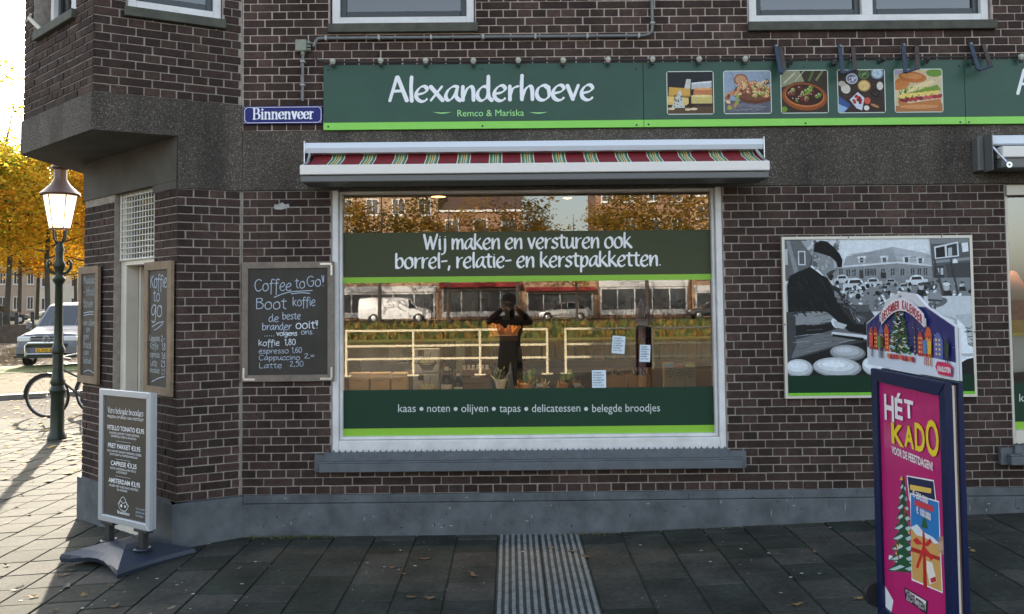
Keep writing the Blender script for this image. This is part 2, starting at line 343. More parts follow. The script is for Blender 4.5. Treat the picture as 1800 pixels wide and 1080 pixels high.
def hand(text, x0, x1, z, hx, thick, name='lettering', parent=None, m=None, y=-.001, jit=0.0, slope=0.0, nib=True, mb=None, rnd=None, asc=.62):
    """handwritten line; x0..x1 is the width it is fitted to, hx the x-height in metres, thick the brush width"""
    rnd = rnd or random.Random(len(text)*7+int(x0*100)); own = mb is None; mb = mb or MB()
    tot = sum(G_.get(c, G_['x'])[0] for c in text); sx = (x1-x0)/tot; sz = hx/5; cx = 0
    for c in text:
        wd, st = G_.get(c, G_['x']); jz = rnd.uniform(-jit, jit); js = 1+rnd.uniform(-jit, jit)*.25
        for s in st.split('|'):
            if not s: continue
            pts = [tuple(float(q) for q in t.split(',')) for t in s.split()]; pts = [(p[0], p[1] if p[1] < 5 else 5+(p[1]-5)*asc) if p[1] > 0 else (p[0], p[1]*.8) for p in pts]
            pts = [(p[0]+rnd.uniform(-jit, jit)*.5, p[1]+rnd.uniform(-jit, jit)*.5) for p in pts]
            pts = _smooth(pts)
            q = [(x0+(cx+p[0])*sx, z+(p[1]*js+jz)*sz+slope*(cx+p[0])*sx) for p in pts]
            if nib: wf = lambda dx, dz, t: thick*(.34+.72*abs(dx*.55-dz*.83))*rnd.uniform(.93, 1.07)
            else: wf = lambda dx, dz, t: thick*rnd.uniform(.8, 1.15)
            ridge(mb, q, wf, y, h=min(.0008, thick*.12))
        cx += wd
    if own: return mb.build(name, m or LETTER, parent)
def sans(text, x0, x1, z, h, name='lettering', parent=None, m=None, y=-.0015, bold=0.0, shear=0.0, ext=.0003, fit=True, font_h=.73):
    """built-in font, cap height h, fitted to x0..x1 in the local xz plane"""
    cu = bpy.data.curves.new('t', 'FONT'); cu.body = text; cu.size = h/font_h; cu.offset = bold; cu.shear = shear; cu.resolution_u = 3
    t = bpy.data.objects.new('t', cu); C.objects.link(t)
    dg = bpy.context.evaluated_depsgraph_get(); me = bpy.data.meshes.new_from_object(t.evaluated_get(dg))
    bpy.data.objects.remove(t); bpy.data.curves.remove(cu)
    xs = [v.co.x for v in me.vertices]
    if not xs: return None
    a, b = min(xs), max(xs); k = (x1-x0)/(b-a) if fit else 1
    for v in me.vertices: v.co = ((x0+(v.co.x-a)*k), y, z+v.co.y)
    me.materials.clear(); me.materials.append(m or LETTER); me.name = name
    return link(name, me, parent)
class Art:
    """flat print drawn with coloured polygons in the local xz plane, each lying a hair above the last"""
    def __init__(s, x0, z0, wd, ht, y=-.001, step=1.5e-5): s.x0, s.z0, s.w, s.h, s.y, s.st = x0, z0, wd, ht, y, step; s.mb = MB(); s.k = 0
    def q(s, u, v): return (s.x0+u*s.w, s.y-s.k*s.st, s.z0+v*s.h)
    def poly(s, pts, col):
        pts = [(min(1, max(0, u)), min(1, max(0, v))) for u, v in pts]
        s.mb.face([s.q(u, v) for u, v in pts], col=L(*col) if isinstance(col, tuple) else L(col)); s.k += 1
    def rect(s, u0, v0, u1, v1, col): s.poly([(u0, v0), (u1, v0), (u1, v1), (u0, v1)], col)
    def ell(s, u, v, ru, rv, col, rot=0, n=14):
        c, sn = math.cos(rot), math.sin(rot); asp = s.h/s.w
        pts = []
        for i in range(n):
            a = 2*math.pi*i/n; x, y = ru*math.cos(a), rv*math.sin(a)*asp
            pts.append((u+x*c-y*sn, v+(x*sn+y*c)/asp))
        s.poly(pts, col)
    def line(s, pts, wd, col):
        for (a, b), (c, d) in zip(pts[:-1], pts[1:]):
            asp = s.h/s.w; dx, dy = c-a, (d-b)*asp; l = math.hypot(dx, dy) or 1e-6; nx, ny = -dy/l*wd/2, dx/l*wd/2/asp
            s.poly([(a+nx, b+ny), (c+nx, d+ny), (c-nx, d-ny), (a-nx, b-ny)], col)
    def build(s, name, parent, m=None): return s.mb.build(name, m or PRINT, parent)
# ------------------------------------------------------------------ ground
EU = Vector((-.485, .875)); EV = Vector((.875, .485))
def uv(u, v): return (EU.x*u+EV.x*v, -6.3+EU.y*u+EV.y*v)
def zg(x, y):
    h = .045+.038*min(max(x-.6, 0), 6)-.055*min(max(-2-x, 0), 2.8)
    return h+.012*min(max(y, -8), 0)
def sheet(name, pts, z, m, thick=0):
    mb = MB()
    if thick: 
        n = len(pts); mb.face([(x, y, z) for x, y in pts])
        for k in range(n): a, b = pts[k], pts[(k+1) % n]; mb.face([(a[0], a[1], z), (a[0], a[1], z-thick), (b[0], b[1], z-thick), (b[0], b[1], z)])
    else: mb.face([(x, y, z) for x, y in pts])
    return tag(mb.build(name, m), kind='structure')
GROUNDM = mat('street_brick', (.12, .095, .072), .95, var=.4, vscale=1.2, bump=.4, spec=.1)
GRASSM = mat('grass_green', (.10, .13, .022), .9, var=.5, vscale=1.5, bump=.6, bscale=12)
ROADM = mat('road_grey', (.075, .066, .058), .95, var=.4, vscale=.8, bump=.4, spec=.08)  # road colour lowered: shade of trees and houses is put into it
sheet('ground', [(-77, -14.9), (420, -14.9), (420, 260.6), (-14.5+.0, 0)] if False else [(-77, -14.9), (420, -14.9), (420, 260.8)], -.15, GROUNDM, .9)
sheet('far_bank', [(-206, -45), (420, 302), (420, 600), (-700, 600), (-700, -45)], .5, GRASSM, 0)
sheet('opposite_bank', [(-700, -49), (420, -49), (420, -400), (-700, -400)], .22, GROUNDM)
mb = MB(); mb.face([(-200, -45, -.7), (200, -45, -.7), (200, -49, .225), (-200, -49, .225)]); mb.face([(-200, -44.8, -.75), (200, -44.8, -.75), (200, -44.8, -.45), (-200, -44.8, -.45)])
tag(mb.build('grass_slope', mat('bank_grass', (.10, .12, .03), .95, var=.6, vscale=1.1, bump=.8, bscale=6, col2=(.16, .09, .035))), kind='structure')
# water: one sheet, rippled
def water_mat():
    m = bpy.data.materials.new('canal_water'); m.use_nodes = True; n = m.node_tree; b = n.nodes['Principled BSDF']
    b.inputs['Base Color'].default_value = (.03, .03, .02, 1); b.inputs['Roughness'].default_value = .16; b.inputs['Specular IOR Level'].default_value = 1.0
    ge = n.nodes.new('ShaderNodeNewGeometry'); nz = n.nodes.new('ShaderNodeTexNoise'); nz.inputs['Scale'].default_value = 1.6; nz.inputs['Detail'].default_value = 5
    bp = n.nodes.new('ShaderNodeBump'); bp.inputs['Strength'].default_value = 1.0; bp.inputs['Distance'].default_value = .25
    n.links.new(ge.outputs['Position'], nz.inputs['Vector']); n.links.new(nz.outputs['Fac'], bp.inputs['Height']); n.links.new(bp.outputs[0], b.inputs['Normal'])
    return m
sheet('canal_water', [(-700, -400), (420, -400), (420, 600), (-700, 600)], -.6, water_mat())
# far quay wall
QB = mat('quay_brick', (.10, .07, .05), .9, var=.4, vscale=3, bump=.4)
a, b = uv(66, -30), uv(66, 30); mb = MB()
dx, dy = EU.x*.4, EU.y*.4
mb.face([(a[0], a[1], -.7), (b[0], b[1], -.7), (b[0], b[1], .52), (a[0], a[1], .52)]); mb.face([(a[0], a[1], .52), (b[0], b[1], .52), (b[0]+dx, b[1]+dy, .52), (a[0]+dx, a[1]+dy, .52)])
tag(mb.build('quay_wall', QB), 'dark brick quay wall along the far side of the canal', 'quay wall')
sheet('far_road', [uv(69.5, -60), uv(69.5, 60), uv(84, 60), uv(84, -60)], .506, mat('far_road', (.42, .36, .28), .8, var=.2))
sheet('road', [uv(15.0, -30), uv(15.0, 3.0), uv(20.2, 3.0), uv(20.2, -30)], -.144, ROADM)
sheet('kerb', [uv(20.2, -30), uv(20.2, 3.0), uv(20.5, 3.0), uv(20.5, -30)], -.05, mat('kerb_stone', (.16, .15, .14), .8, var=.3), .1)
sheet('verge', [uv(20.5, -30), uv(20.5, 6.0), uv(26.9, 6.0), uv(26.9, -30)], -.06, mat('verge_path', (.13, .105, .07), .95, var=.4, vscale=1.4, spec=.1), .09)  # verge colour darkened too, standing in for the shade over the road
sheet('grass_strip', [uv(26.9, -40), uv(26.9, 14.0), uv(30.0, 14.0), uv(30.0, -40)], -.05, GRASSM, .1)
# pavement base (soil in the joints) and its tiles
pv = MB(); xs = [-9.5+.5*i for i in range(38)]; ys = [-14.6+.55*i for i in range(42)]
for i in range(len(xs)-1):
    for j in range(len(ys)-1):
        q = [(xs[i], ys[j]), (xs[i+1], ys[j]), (xs[i+1], ys[j+1]), (xs[i], ys[j+1])]
        pv.face([(x, y, zg(x, y)-.010) for x, y in q])
pavement = tag(pv.build('pavement', mat('joint_soil', (.028, .032, .022), .95, var=.5, vscale=6, bump=.5)), kind='structure')
tm = MB(); tm.box(-.1440, .1440, -.1455, .1455, -.045, 0, ch=.0035); TILEME = tm.mesh('paving_tile', TILE)
hm = MB(); hm.box(-.1465, .1465, -.0715, .0715, -.045, 0, ch=.004); HALFME = hm.mesh('paving_tile_half', TILE)
def rib_mesh():
    mb = MB(); mb.box(-.1465, .1465, -.1465, .1465, -.05, -.003, ch=.002)
    for k in range(7):
        x = -.126+k*.042; mb.box(x-.011, x+.011, -.146, .146, -.004, .0055, ch=.0028, mi=1)
    return mb.mesh('tactile_tile', [mat('tactile_base', (.055, .062, .060), .85, var=.4, vscale=12, bump=.4), mat('tactile_rib', (.20, .215, .21), .8, var=.45, vscale=14, bump=.4)])
RIB = rib_mesh()
tiles = []; rt = random.Random(3)
def wallY(x):      # front line of the building, used to stop the paving at the wall
    if x > -2.0: return -.03
    if x > -2.46: return (x+2.0)*.52-.03
    if x > -3.75: return -.27-(x+2.46)*.933
    return 7.5
for ci in range(-29, 17):
    cx = -.1+.3*ci+.15; off = rt.choice((0, .15)) if ci < -7 else (.15 if ci % 2 else 0)
    y = -2.4-off
    while y < 6.3:
        if y > wallY(cx+.15 if cx < -2.2 else cx)-.02 and y > wallY(cx-.15)-.02: break
        tiles.append((cx, y+.15, 'rib' if ci in (0, 1) and y > -2.6 else 'tile', ci)); y += .3
def tile_area(t):
    d = Vector((t[0], t[1], zg(t[0], t[1])))-CAM; x = 900+FPX*d.x/(d.y); yy = 530-FPX*d.z/d.y
    vis = -40 < x < 1840 and yy < 1110 and d.y > 2
    return (1.8/(d.length**3)) if vis else -1
ranked = sorted(tiles, key=tile_area, reverse=True); nvis = [t for t in ranked if tile_area(t) > 0][:300]; near = set(id(t) for t in nvis)
stuff = MB(); cnt = 0
for t in tiles:
    x, y, kind, ci = t; z = zg(x, y)+rt.uniform(-.0018, .0018); gx = (zg(x+.1, y)-zg(x-.1, y))/.2; gy = (zg(x, y+.1)-zg(x, y-.1))/.2
    rot = (math.atan(gy)+rt.uniform(-.006, .006), -math.atan(gx)+rt.uniform(-.006, .006), rt.uniform(-.006, .006))
    if id(t) in near:
        o = link('tactile_tile' if kind == 'rib' else 'paving_tile', RIB if kind == 'rib' else TILEME, pavement, (x, y, z), rot)
        if kind == 'rib': o['label'] = 'pale ribbed tactile paving tile'
    else:
        Mx = Matrix.Translation((x, y, z)) @ Matrix.Rotation(rot[0], 4, 'X') @ Matrix.Rotation(rot[1], 4, 'Y')
        stuff.box(-.1440, .1440, -.1455, .1455, -.045, 0, ch=.004, M=Mx, col=(rt.random(), 0, 0))
so_ = stuff.build('paving', TILE, pavement); so_['kind'] = 'stuff'

# ------------------------------------------------------------------ corner building
ZP, ZB, ZT, ZTA, ZS, HTOP = .345, 2.612, 3.071, 3.269, 2.995, 10.5
P0 = Vector((-2.012, 0)); P1 = Vector((-2.911, -.465)); P1L = Vector((-2.412, -.207)); P2 = Vector((-3.943, .482)); P3 = Vector((-3.686, .984))
rA = math.atan2(.465, .899); rB = -math.atan2(.676, .737); rC = -math.atan2(1.19, 1.275)
building = empty('corner_shop_building', (0, 0, 0), 0, 'dark brick corner shop with washed concrete bands and a grey painted plinth', 'building')
CO = .061
bricks = []            # (matrix, length, visible weight)
def face_M(o, rz): return Matrix.Translation((o[0], o[1], 0)) @ Matrix.Rotation(rz, 4, 'Z')
def inhole(a, b, z, holes):
    """cut [a,b] by holes crossing this course"""
    seg = [(a, b)]
    for (h0, h1, g0, g1) in holes:
        if g0 < z < g1:
            ns = []
            for s, e in seg:
                if h1 <= s or h0 >= e: ns.append((s, e)); continue
                if h0 > s+.02: ns.append((s, h0-.002))
                if h1 < e-.02: ns.append((h1+.002, e))
            seg = ns
    return seg
rb = random.Random(11)
def brickwork(M, x0, x1, z0, n, course, holes, start_header=True, phase=0.0, anchor=None, corner=''):
    anchor = x0 if anchor is None else anchor
    for k in range(n):
        zc = z0+course*(k+.5); hd = (k % 2 == 0) == start_header; L_ = .11 if hd else .22
        off = 0 if hd else ((.055 if (k//2) % 2 else .165)); x = anchor-L_+((off+phase) % L_)
        while x < x1:
            a, b = max(x, x0), min(x+L_, x1); x += L_
            if b-a < .012: continue
            for s, e in inhole(a, b, zc, holes):
                if e-s < .02: continue
                s2 = s-.004 if ('L' in corner and s <= x0+1e-5) else s+.005; e2 = e+.004 if ('R' in corner and e >= x1-1e-5) else e-.005
                mid = (s2+e2)/2; T = M @ Matrix.Translation((mid+rb.uniform(-.0015, .0015), rb.uniform(-.0022, .0018), zc+rb.uniform(-.0012, .0012))) @ Matrix.Rotation(rb.uniform(-.006, .006), 4, 'Y')
                bricks.append((T, e2-s2))
def core(M, x0, x1, z0, z1, holes, m, name='wall', y=.0065, depth=.13, parent=building):
    """mortar-faced wall with openings and their reveals"""
    xs = sorted({x0, x1, *[min(max(h[0], x0), x1) for h in holes], *[min(max(h[1], x0), x1) for h in holes]})
    zs = sorted({z0, z1, *[min(max(h[2], z0), z1) for h in holes], *[min(max(h[3], z0), z1) for h in holes]})
    mb = MB()
    def P_(a, b, c): return tuple(M @ Vector((a, b, c)))
    for i in range(len(xs)-1):
        for j in range(len(zs)-1):
            cx, cz = (xs[i]+xs[i+1])/2, (zs[j]+zs[j+1])/2
            if any(h[0] < cx < h[1] and h[2] < cz < h[3] for h in holes): continue
            mb.face([P_(xs[i], y, zs[j]), P_(xs[i+1], y, zs[j]), P_(xs[i+1], y, zs[j+1]), P_(xs[i], y, zs[j+1])])
    for h in holes:
        a, b, c, d = max(h[0], x0), min(h[1], x1), max(h[2], z0), min(h[3], z1)
        if b <= a or d <= c: continue
        mb.face([P_(a, y, c), P_(a, y, d), P_(a, depth, d), P_(a, depth, c)]); mb.face([P_(b, y, c), P_(b, depth, c), P_(b, depth, d), P_(b, y, d)])
        mb.face([P_(a, y, c), P_(a, depth, c), P_(b, depth, c), P_(b, y, c)]); mb.face([P_(a, y, d), P_(b, y, d), P_(b, depth, d), P_(a, depth, d)])
    return mb.build(name, m, parent)
MF = face_M((0, 0), 0); MA = face_M(P0, rA); MBf = face_M(P1, rB); MC = face_M(P1L, rC)
LA = (P1-P0).length; LB = (P2-P1).length; LC = (P3-P1L).length; LAL = (P1L-P0).length
XR = 7.0
# openings on the main face
h_shop = (-1.335, 1.612, .61, ZB+.02); h_up1 = (-1.352, -.242, 3.815, 5.3); h_up2 = (1.842, 3.705, 3.84, 5.3); h_shop2 = (3.755, 6.4, .64, ZB+.02)
hl = [h_shop, h_shop2]; hu = [h_up1, h_up2]
cl = (ZB-ZP)/37
sillh = [(-1.455, 1.742, .518, .642), (3.63, 6.6, .518, .642)]
brickwork(MF, -2.006, XR, ZP, 37, cl, hl, True, .0)
core(MF, -2.012, XR, ZP, ZB, hl, DARKMORT, y=.006)
upsill = [(-1.375, -.225, 3.80, 3.882), (1.83, 3.765, 3.80, 3.872)]
brickwork(MF, -2.006, XR, ZT, 34, CO, hu, True, .0)
core(MF, -2.012, XR, ZT, 5.2, hu, MORTAR, y=.006)
# face A (runs back to the corner at x=0, local x negative to the left)
hA = [(-.80, -.145, 3.90, 5.3)]
brickwork(MA, -LA+.0, -.006, ZTA, 31, CO, hA, True, 0, -LA, 'L')
core(MA, -LA, 0, ZTA, 5.1, hA, DARKMORT, y=.006)
brickwork(MA, -LAL, -.006, ZP, 37, cl, [], True, 0, -LAL, 'L'); core(MA, -LAL, 0, ZP, ZB, [], DARKMORT, y=.006)
# face B, local x from 0 (corner P1) to the left is negative, so M origin at P1
hB = [(-1.20, -.335, 3.93, 5.3)]
brickwork(MBf, -LB, 0, ZTA, 31, CO, hB, False, 0, -1.54, 'LR')
core(MBf, -LB, 0, ZTA, 5.1, hB, DARKMORT, y=.006)
# face C with the door
hC = [(-1.128, -.385, -.05, ZB+.1)]
brickwork(MC, -LC, 0, ZP-.06, 38, cl, hC, False, 0, -1.76, 'LR'); core(MC, -LC, 0, .0, 2.70, hC, DARKMORT, y=.006)
# side walls running back on the left (lower and upper), seen from a step to the side
ML = face_M((P3.x, P3.y), -math.pi/2); MUp = face_M((P2.x, P2.y), -math.pi/2)
core(ML, -7, 0, -.2, 2.995, [], DARKMORT, y=.006); brickwork(ML, -7, 0, ZP-.06, 38, cl, [], True, 0, -7.04)
core(MUp, -7, 0, ZTA, HTOP, [], DARKMORT, y=.006); brickwork(MUp, -3, 0, ZTA, 31, CO, [], True, 0, -3.08)
# pick the 300 bricks that show largest, the rest join into one part
def seen(b):
    p = b[0].translation; d = p-CAM; x = 900+FPX*(d.x)/d.y; y = 530-FPX*d.z/d.y
    n = (b[0].to_3x3() @ Vector((0, -1, 0))); f = n.dot(-d.normalized())
    if not (-5 < x < 1805 and -25 < y < 1085) or f <= .05: return -1
    if 1540 < x < 1670 and 640 < y < 1080: return -1
    if 1375 < x < 1708 and 425 < y < 690: return -1
    if 575 < x < 1790 and 112 < y < 225: return -1
    if 175 < x < 270 and 690 < y < 930: return -1
    return b[1]*f/d.length**2
bricks.sort(key=seen, reverse=True)
def brick_mesh(l):
    mb = MB(); h = .0528; mb.box(-l/2, l/2, 0, .012, -h/2, h/2, ch=.0022); return mb.mesh('brick', BRICK)
BS, BH = brick_mesh(.21), brick_mesh(.1)
rest = MB(); ni = 0
for T, l in bricks:
    if ni < 300 and seen((T, l)) > 0:
        ni += 1
        me, base = (BS, .21) if l > .16 else (BH, .1)
        o = bpy.data.objects.new('brick', me); C.objects.link(o); o.parent = building
        o.matrix_local = T @ Matrix.Diagonal((l/base, 1, 1, 1))
    else: rest.box(-l/2, l/2, 0, .012, -.0264, .0264, ch=.0022, M=T, col=(rb.random(), 0, 0))
o = rest.build('brickwork', BRICK, building); o['kind'] = 'stuff'

# concrete bands
def strip(mb, M, x0, x1, z0, z1, y0=-.006, y1=.12, c=.006): mb.box(x0, x1, y0, y1, z0, z1, ch=c, M=M)
mb = MB(); strip(mb, MF, -2.010, XR, ZB+.003, ZT-.003); mb.build('concrete_band', CONC, building)
mb = MB()   # corner fascia of the overhang: faces A and B as one casting with its soffit
def ring(z, pts): return [(p[0], p[1], z) for p in pts]
def off(pt, n, d): return Vector((pt.x+n.x*d, pt.y+n.y*d))
nA = Vector((.465, -.899)).normalized(); nA = Vector((-.465*-1, -.899)) ; nA = Vector((math.sin(rA), -math.cos(rA))); nB = Vector((math.sin(rB), -math.cos(rB)))
P1o = P1+nA*.008+nB*.008; P2o = P2+nB*.008+Vector((-.02, .015)); P0o = P0+nA*.008
P1Lo = P1L+nA*.008; back = Vector((P2o.x, P2o.y+6))
mb.face([(P1o.x, P1o.y, ZS), (P1Lo.x, P1Lo.y, ZS), (P1Lo.x, P1Lo.y, ZTA-.002), (P1o.x, P1o.y, ZTA-.002)])
mb.face([(P1Lo.x, P1Lo.y, ZB+.003), (P0o.x, P0o.y, ZB+.003), (P0o.x, P0o.y, ZTA-.002), (P1Lo.x, P1Lo.y, ZTA-.002)])
mb.face([(P2o.x, P2o.y, ZS), (P1o.x, P1o.y, ZS), (P1o.x, P1o.y, ZTA-.002), (P2o.x, P2o.y, ZTA-.002)])
mb.face([(back.x, back.y, ZS), (P2o.x, P2o.y, ZS), (P2o.x, P2o.y, ZTA-.002), (back.x, back.y, ZTA-.002)])
mb.face([(P1Lo.x, P1Lo.y, ZB+.003), (P1L.x, P1L.y+.1, ZB+.003), (P0.x, P0.y+.1, ZB+.003), (P0o.x, P0o.y, ZB+.003)])
for q0, q1 in ((P1o, P0o), (P2o, P1o), (back, P2o)):    # top ledge
    mb.face([(q0.x, q0.y, ZTA-.002), (q1.x, q1.y, ZTA-.002), (q1.x+.0, q1.y+.05, ZTA-.002), (q0.x, q0.y+.05, ZTA-.002)])
mb.build('overhang_fascia', CONC, building)
RENDER = mat('grey_render', (.085, .08, .07), .9, var=.35, vscale=3, bump=.4)
mb = MB(); mb.face([(P1o.x, P1o.y, ZS), (P2o.x, P2o.y, ZS), (back.x, back.y, ZS), (P3.x, P3.y+5.8, ZS), (P3.x, P3.y, ZS), (P1Lo.x, P1Lo.y, ZS)])
mb.build('soffit', RENDER, building)
mb = MB(); mb.box(-LC-.012, -.008, -.008, .05, 2.672, ZS, M=MC); mb.build('render_band', RENDER, building)
mb = MB(); mb.box(-.40, -.008, -.007, .05, ZB, 2.670, M=MC); mb.build('render_band', RENDER, building)
# plinth
mb = MB()
mb.box(-1.99, XR, -.035, .08, -.2, ZP-.062, ch=.004, M=MF); mb.box(-1.99, XR, -.028, .08, ZP-.060, ZP, ch=.006, M=MF)
mb.build('plinth', PLINTH, building)
mb = MB(); mb.prism([(0, 0)], 0, 0) if False else None
def plinth_run(name, pts, z0, z1, th=.12):
    mb = MB(); 
    for k in range(len(pts)-1):
        a, b = pts[k], pts[k+1]
        mb.face([(a[0], a[1], z0), (b[0], b[1], z0), (b[0], b[1], z1), (a[0], a[1], z1)])
        d = Vector((b[0]-a[0], b[1]-a[1])).normalized(); n = Vector((-d.y, d.x))*th
        mb.face([(a[0], a[1], z1), (b[0], b[1], z1), (b[0]+n.x, b[1]+n.y, z1-.0), (a[0]+n.x, a[1]+n.y, z1-.0)])
    return mb.build(name, PLINTH, building)
def onC(s, d): v = Vector((P1L.x, P1L.y))+Vector((-math.cos(rC), -math.sin(rC)))*s; n = Vector((math.sin(rC), -math.cos(rC))); return (v.x+n.x*d, v.y+n.y*d)
cA = P1L+nA*.04+Vector((math.sin(rC), -math.cos(rC)))*.03
plinth_run('plinth', [onC(.385, .034), (cA.x, cA.y), (-1.985, -.0365)], -.2, ZP-.002)
plinth_run('plinth', [(P3.x-.04, P3.y+4), (P3.x-.04, P3.y+.0), onC(LC+.01, .034), onC(1.128, .034)], -.3, ZP-.04)
# solid body behind the walls: roof, back and side, so no light leaks in
BODY = mat('inner_plaster', (.20, .19, .17), .9)
mb = MB(); mb.box(-3.6, XR, 7.6, 7.9, -.2, HTOP); mb.box(XR-.02, XR+.2, .14, 7.9, -.2, HTOP); mb.box(-3.9, XR+.2, .0, 7.9, HTOP, HTOP+.2); mb.box(-3.9, XR, .3, 7.6, 4.9, 5.0)
mb.box(-2.012, XR, .008, .14, 5.2, HTOP); mb.box(-LA, 0, .008, .14, 5.1, HTOP, M=MA); mb.box(-LB, 0, .008, .14, 5.1, HTOP, M=MBf)
mb.box(-3.63, -1.9, 1.6, 1.7, -.2, 2.9) if False else None
mb.build('inner_structure', BODY, building)
# ------------------------------------------------------------------ shop window (part of the building, pieces as sub-parts)
GY = .09
def frame_rect(mb, x0, x1, z0, z1, t, y0, y1, tl=None, tr=None, tt=None, tb=None, ch=.003):
    tl = tl or t; tr = tr or t; tt = tt or t; tb = tb or t
    mb.box(x0, x0+tl, y0, y1, z0, z1, ch=ch); mb.box(x1-tr, x1, y0, y1, z0, z1, ch=ch)
    mb.box(x0+tl, x1-tr, y0, y1, z0, z0+tb, ch=ch); mb.box(x0+tl, x1-tr, y0, y1, z1-tt, z1, ch=ch)
mb = MB()
mb.box(-1.334, -1.288, .012, .13, .615, ZB+.015, ch=.004); mb.box(1.563, 1.611, .012, .13, .615, ZB+.015, ch=.004)
mb.box(-1.288, 1.563, .006, .13, .615, .735, ch=.006); mb.box(-1.288, 1.563, .02, .13, ZB-.0, ZB+.015)
frame_rect(mb, -1.286, 1.561, .737, ZB-.002, .022, .045, .12)
shopwin = mb.build('shop_window', WHITE, building)
mb = MB(); mb.face([(-1.266, GY, .757), (1.541, GY, .757), (1.541, GY, 2.592), (-1.266, GY, 2.592)]); mb.build('pane', GLASS, shopwin)
FILMG = mat('film_green', (.048, .060, .028), .5, spec=.25, var=.15, vscale=1.5); FILMD = mat('film_dark_green', (.013, .045, .026), .5, spec=.2, var=.12, vscale=1.5)
LIME2 = mat('film_lime', (.22, .46, .03), .5)
FY = GY-.004
mb = MB(); mb.box(-1.265, 1.540, FY, FY+.002, 1.958, 2.297); mb.build('film_band', FILMG, shopwin)
mb = MB(); mb.box(-1.265, 1.540, FY, FY+.002, 1.914, 1.957); mb.build('film_stripe', LIME2, shopwin)
mb = MB(); mb.box(-1.265, 1.540, FY, FY+.002, .815, 1.103); mb.build('film_band', FILMD, shopwin)
mb = MB(); mb.box(-1.265, 1.540, FY, FY+.002, .759, .814); mb.build('film_stripe', LIME2, shopwin)
LY = FY-.002
def px(x, y, Y=GY): return P(x, y, Y)
a = px(744, 440); b = px(1111, 437); hand('Wij maken en versturen ook', a[0], b[0], a[1]+.004, .080, .0185, parent=shopwin, y=LY, m=LETTER, asc=.5)
a = px(694, 473); b = px(1163, 470); hand('borrel-, relatie- en kerstpakketten.', a[0], b[0], a[1]+.004, .080, .0185, parent=shopwin, y=LY, m=LETTER, asc=.5)
words_ = [('kaas', 700, 731), ('noten', 751, 791), ('olijven', 811, 858), ('tapas', 878, 915), ('delicatessen', 935, 1020), ('belegde broodjes', 1041, 1160)]
LETD = mat('lettering_dim', (.55, .60, .60), .5)
for t_, xa, xb in words_:
    p0 = px(xa, 724.5); p1 = px(xb, 724.5); sans(t_, p0[0], p1[0], p0[1]-.000, .062, parent=shopwin, y=LY, m=LETD)
for xd in (741, 801, 868, 925, 1030):
    p0 = px(xd, 719); mb = MB(); mb.lathe([(.015, 0), (.0001, -.0006)], (p0[0], LY, p0[1]), 16, 'Y'); mb.build('dot', LETD, shopwin)
# awning
awn = empty('awning', (0, 0, 0), 0, 'folded striped awning with white front bar above the large shop window', 'awning', 'awnings on the shop front')
def awning(root, x0, x1, capx=True, open_=True):
    mb = MB(); mb.prism([(0, 0)], 0, 0) if False else None
    prof = [(-.015, ZB+.26), (-.015, ZB+.345), (-.10, ZB+.345), (-.145, ZB+.335), (-.15, ZB+.295), (-.135, ZB+.262)]
    for k in range(len(prof)):
        a, b = prof[k], prof[(k+1) % len(prof)]
        mb.face([(x0, a[0], a[1]), (x0, b[0], b[1]), (x1, b[0], b[1]), (x1, a[0], a[1])])
    mb.face([(x0, a[0], a[1]) for a in prof[::-1]]); mb.face([(x1, a[0], a[1]) for a in prof])
    mb.build('cassette', mat('cassette_white', (.62, .68, .76), .3), root)
    mb = MB(); zt = ZB+.133; mb.box(x0+.02, x1-.03, -.385, -.33, zt-.070, zt, ch=.005); mb.build('front_bar', mat('bar_white', (.72, .70, .67), .4), root)
    mb = MB(); mb.box(x0+.022, x1-.032, -.372, -.10, zt-.122, zt-.074, ch=.006); mb.build('bottom_rail', mat('rail_grey', (.12, .125, .125), .45), root)
    mb = MB()      # end caps and the folded arms
    for x in (x0-.006, x1): mb.box(x, x+.006, -.155, -.01, ZB+.125, ZB+.35)
    for x in (x0+.03, x1-.05): mb.tube([(x, -.12, ZB+.26), (x+.015, -.25, ZB+.17), (x+.005, -.35, ZB+.135)], .011, 6)
    mb.build('arm', ALU, root)
def stripes(x0, x1, root):
    pat = [(.040, (.78, .72, .55)), (.055, (.05, .16, .10)), (.06, (.10, .30, .22)), (.035, (.75, .62, .28)), (.05, (.06, .20, .12)), (.05, (.80, .45, .12)), (.04, (.07, .22, .16)), (.05, (.70, .62, .35)), (.06, (.08, .26, .24)), (.05, (.04, .14, .10)), (.04, (.76, .70, .52))]
    per = .2345; gw = .098; red = (.21, .013, .022); tot = sum(p[0] for p in pat)
    cells = []; x = x0
    while x < x1:
        cells.append((x, min(x+per-gw, x1), red)); xx = x+per-gw
        for wd, c in pat:
            e = xx+wd/tot*gw
            if xx < x1: cells.append((xx, min(e, x1), c))
            xx = e
        x += per
    mb = MB(); zt = ZB+.133
    prof = [(-.06, ZB+.262), (-.115, ZB+.215), (-.14, ZB+.205), (-.24, ZB+.165), (-.335, zt-.012)]
    for a, b, c in cells:
        for k in range(len(prof)-1): 
            p, q = prof[k], prof[k+1]; mb.face([(a, p[0], p[1]), (b, p[0], p[1]), (b, q[0], q[1]), (a, q[0], q[1])], col=c)
    return mb.build('fabric', mat('awning_fabric', attr=True, rough=.9, var=.25, vscale=20), root)
awning(awn, -1.50, 1.89); stripes(-1.48+.03, 1.87, awn)
awn2 = empty('awning', (0, 0, 0), 0, 'closed awning with grey end bracket at the right edge above the second window', 'awning', 'awnings on the shop front')
mb = MB(); mb.box(3.56, 6.6, -.16, -.012, 2.880, 2.955, ch=.012); mb.build('cassette', MATS['cassette_white'], awn2)
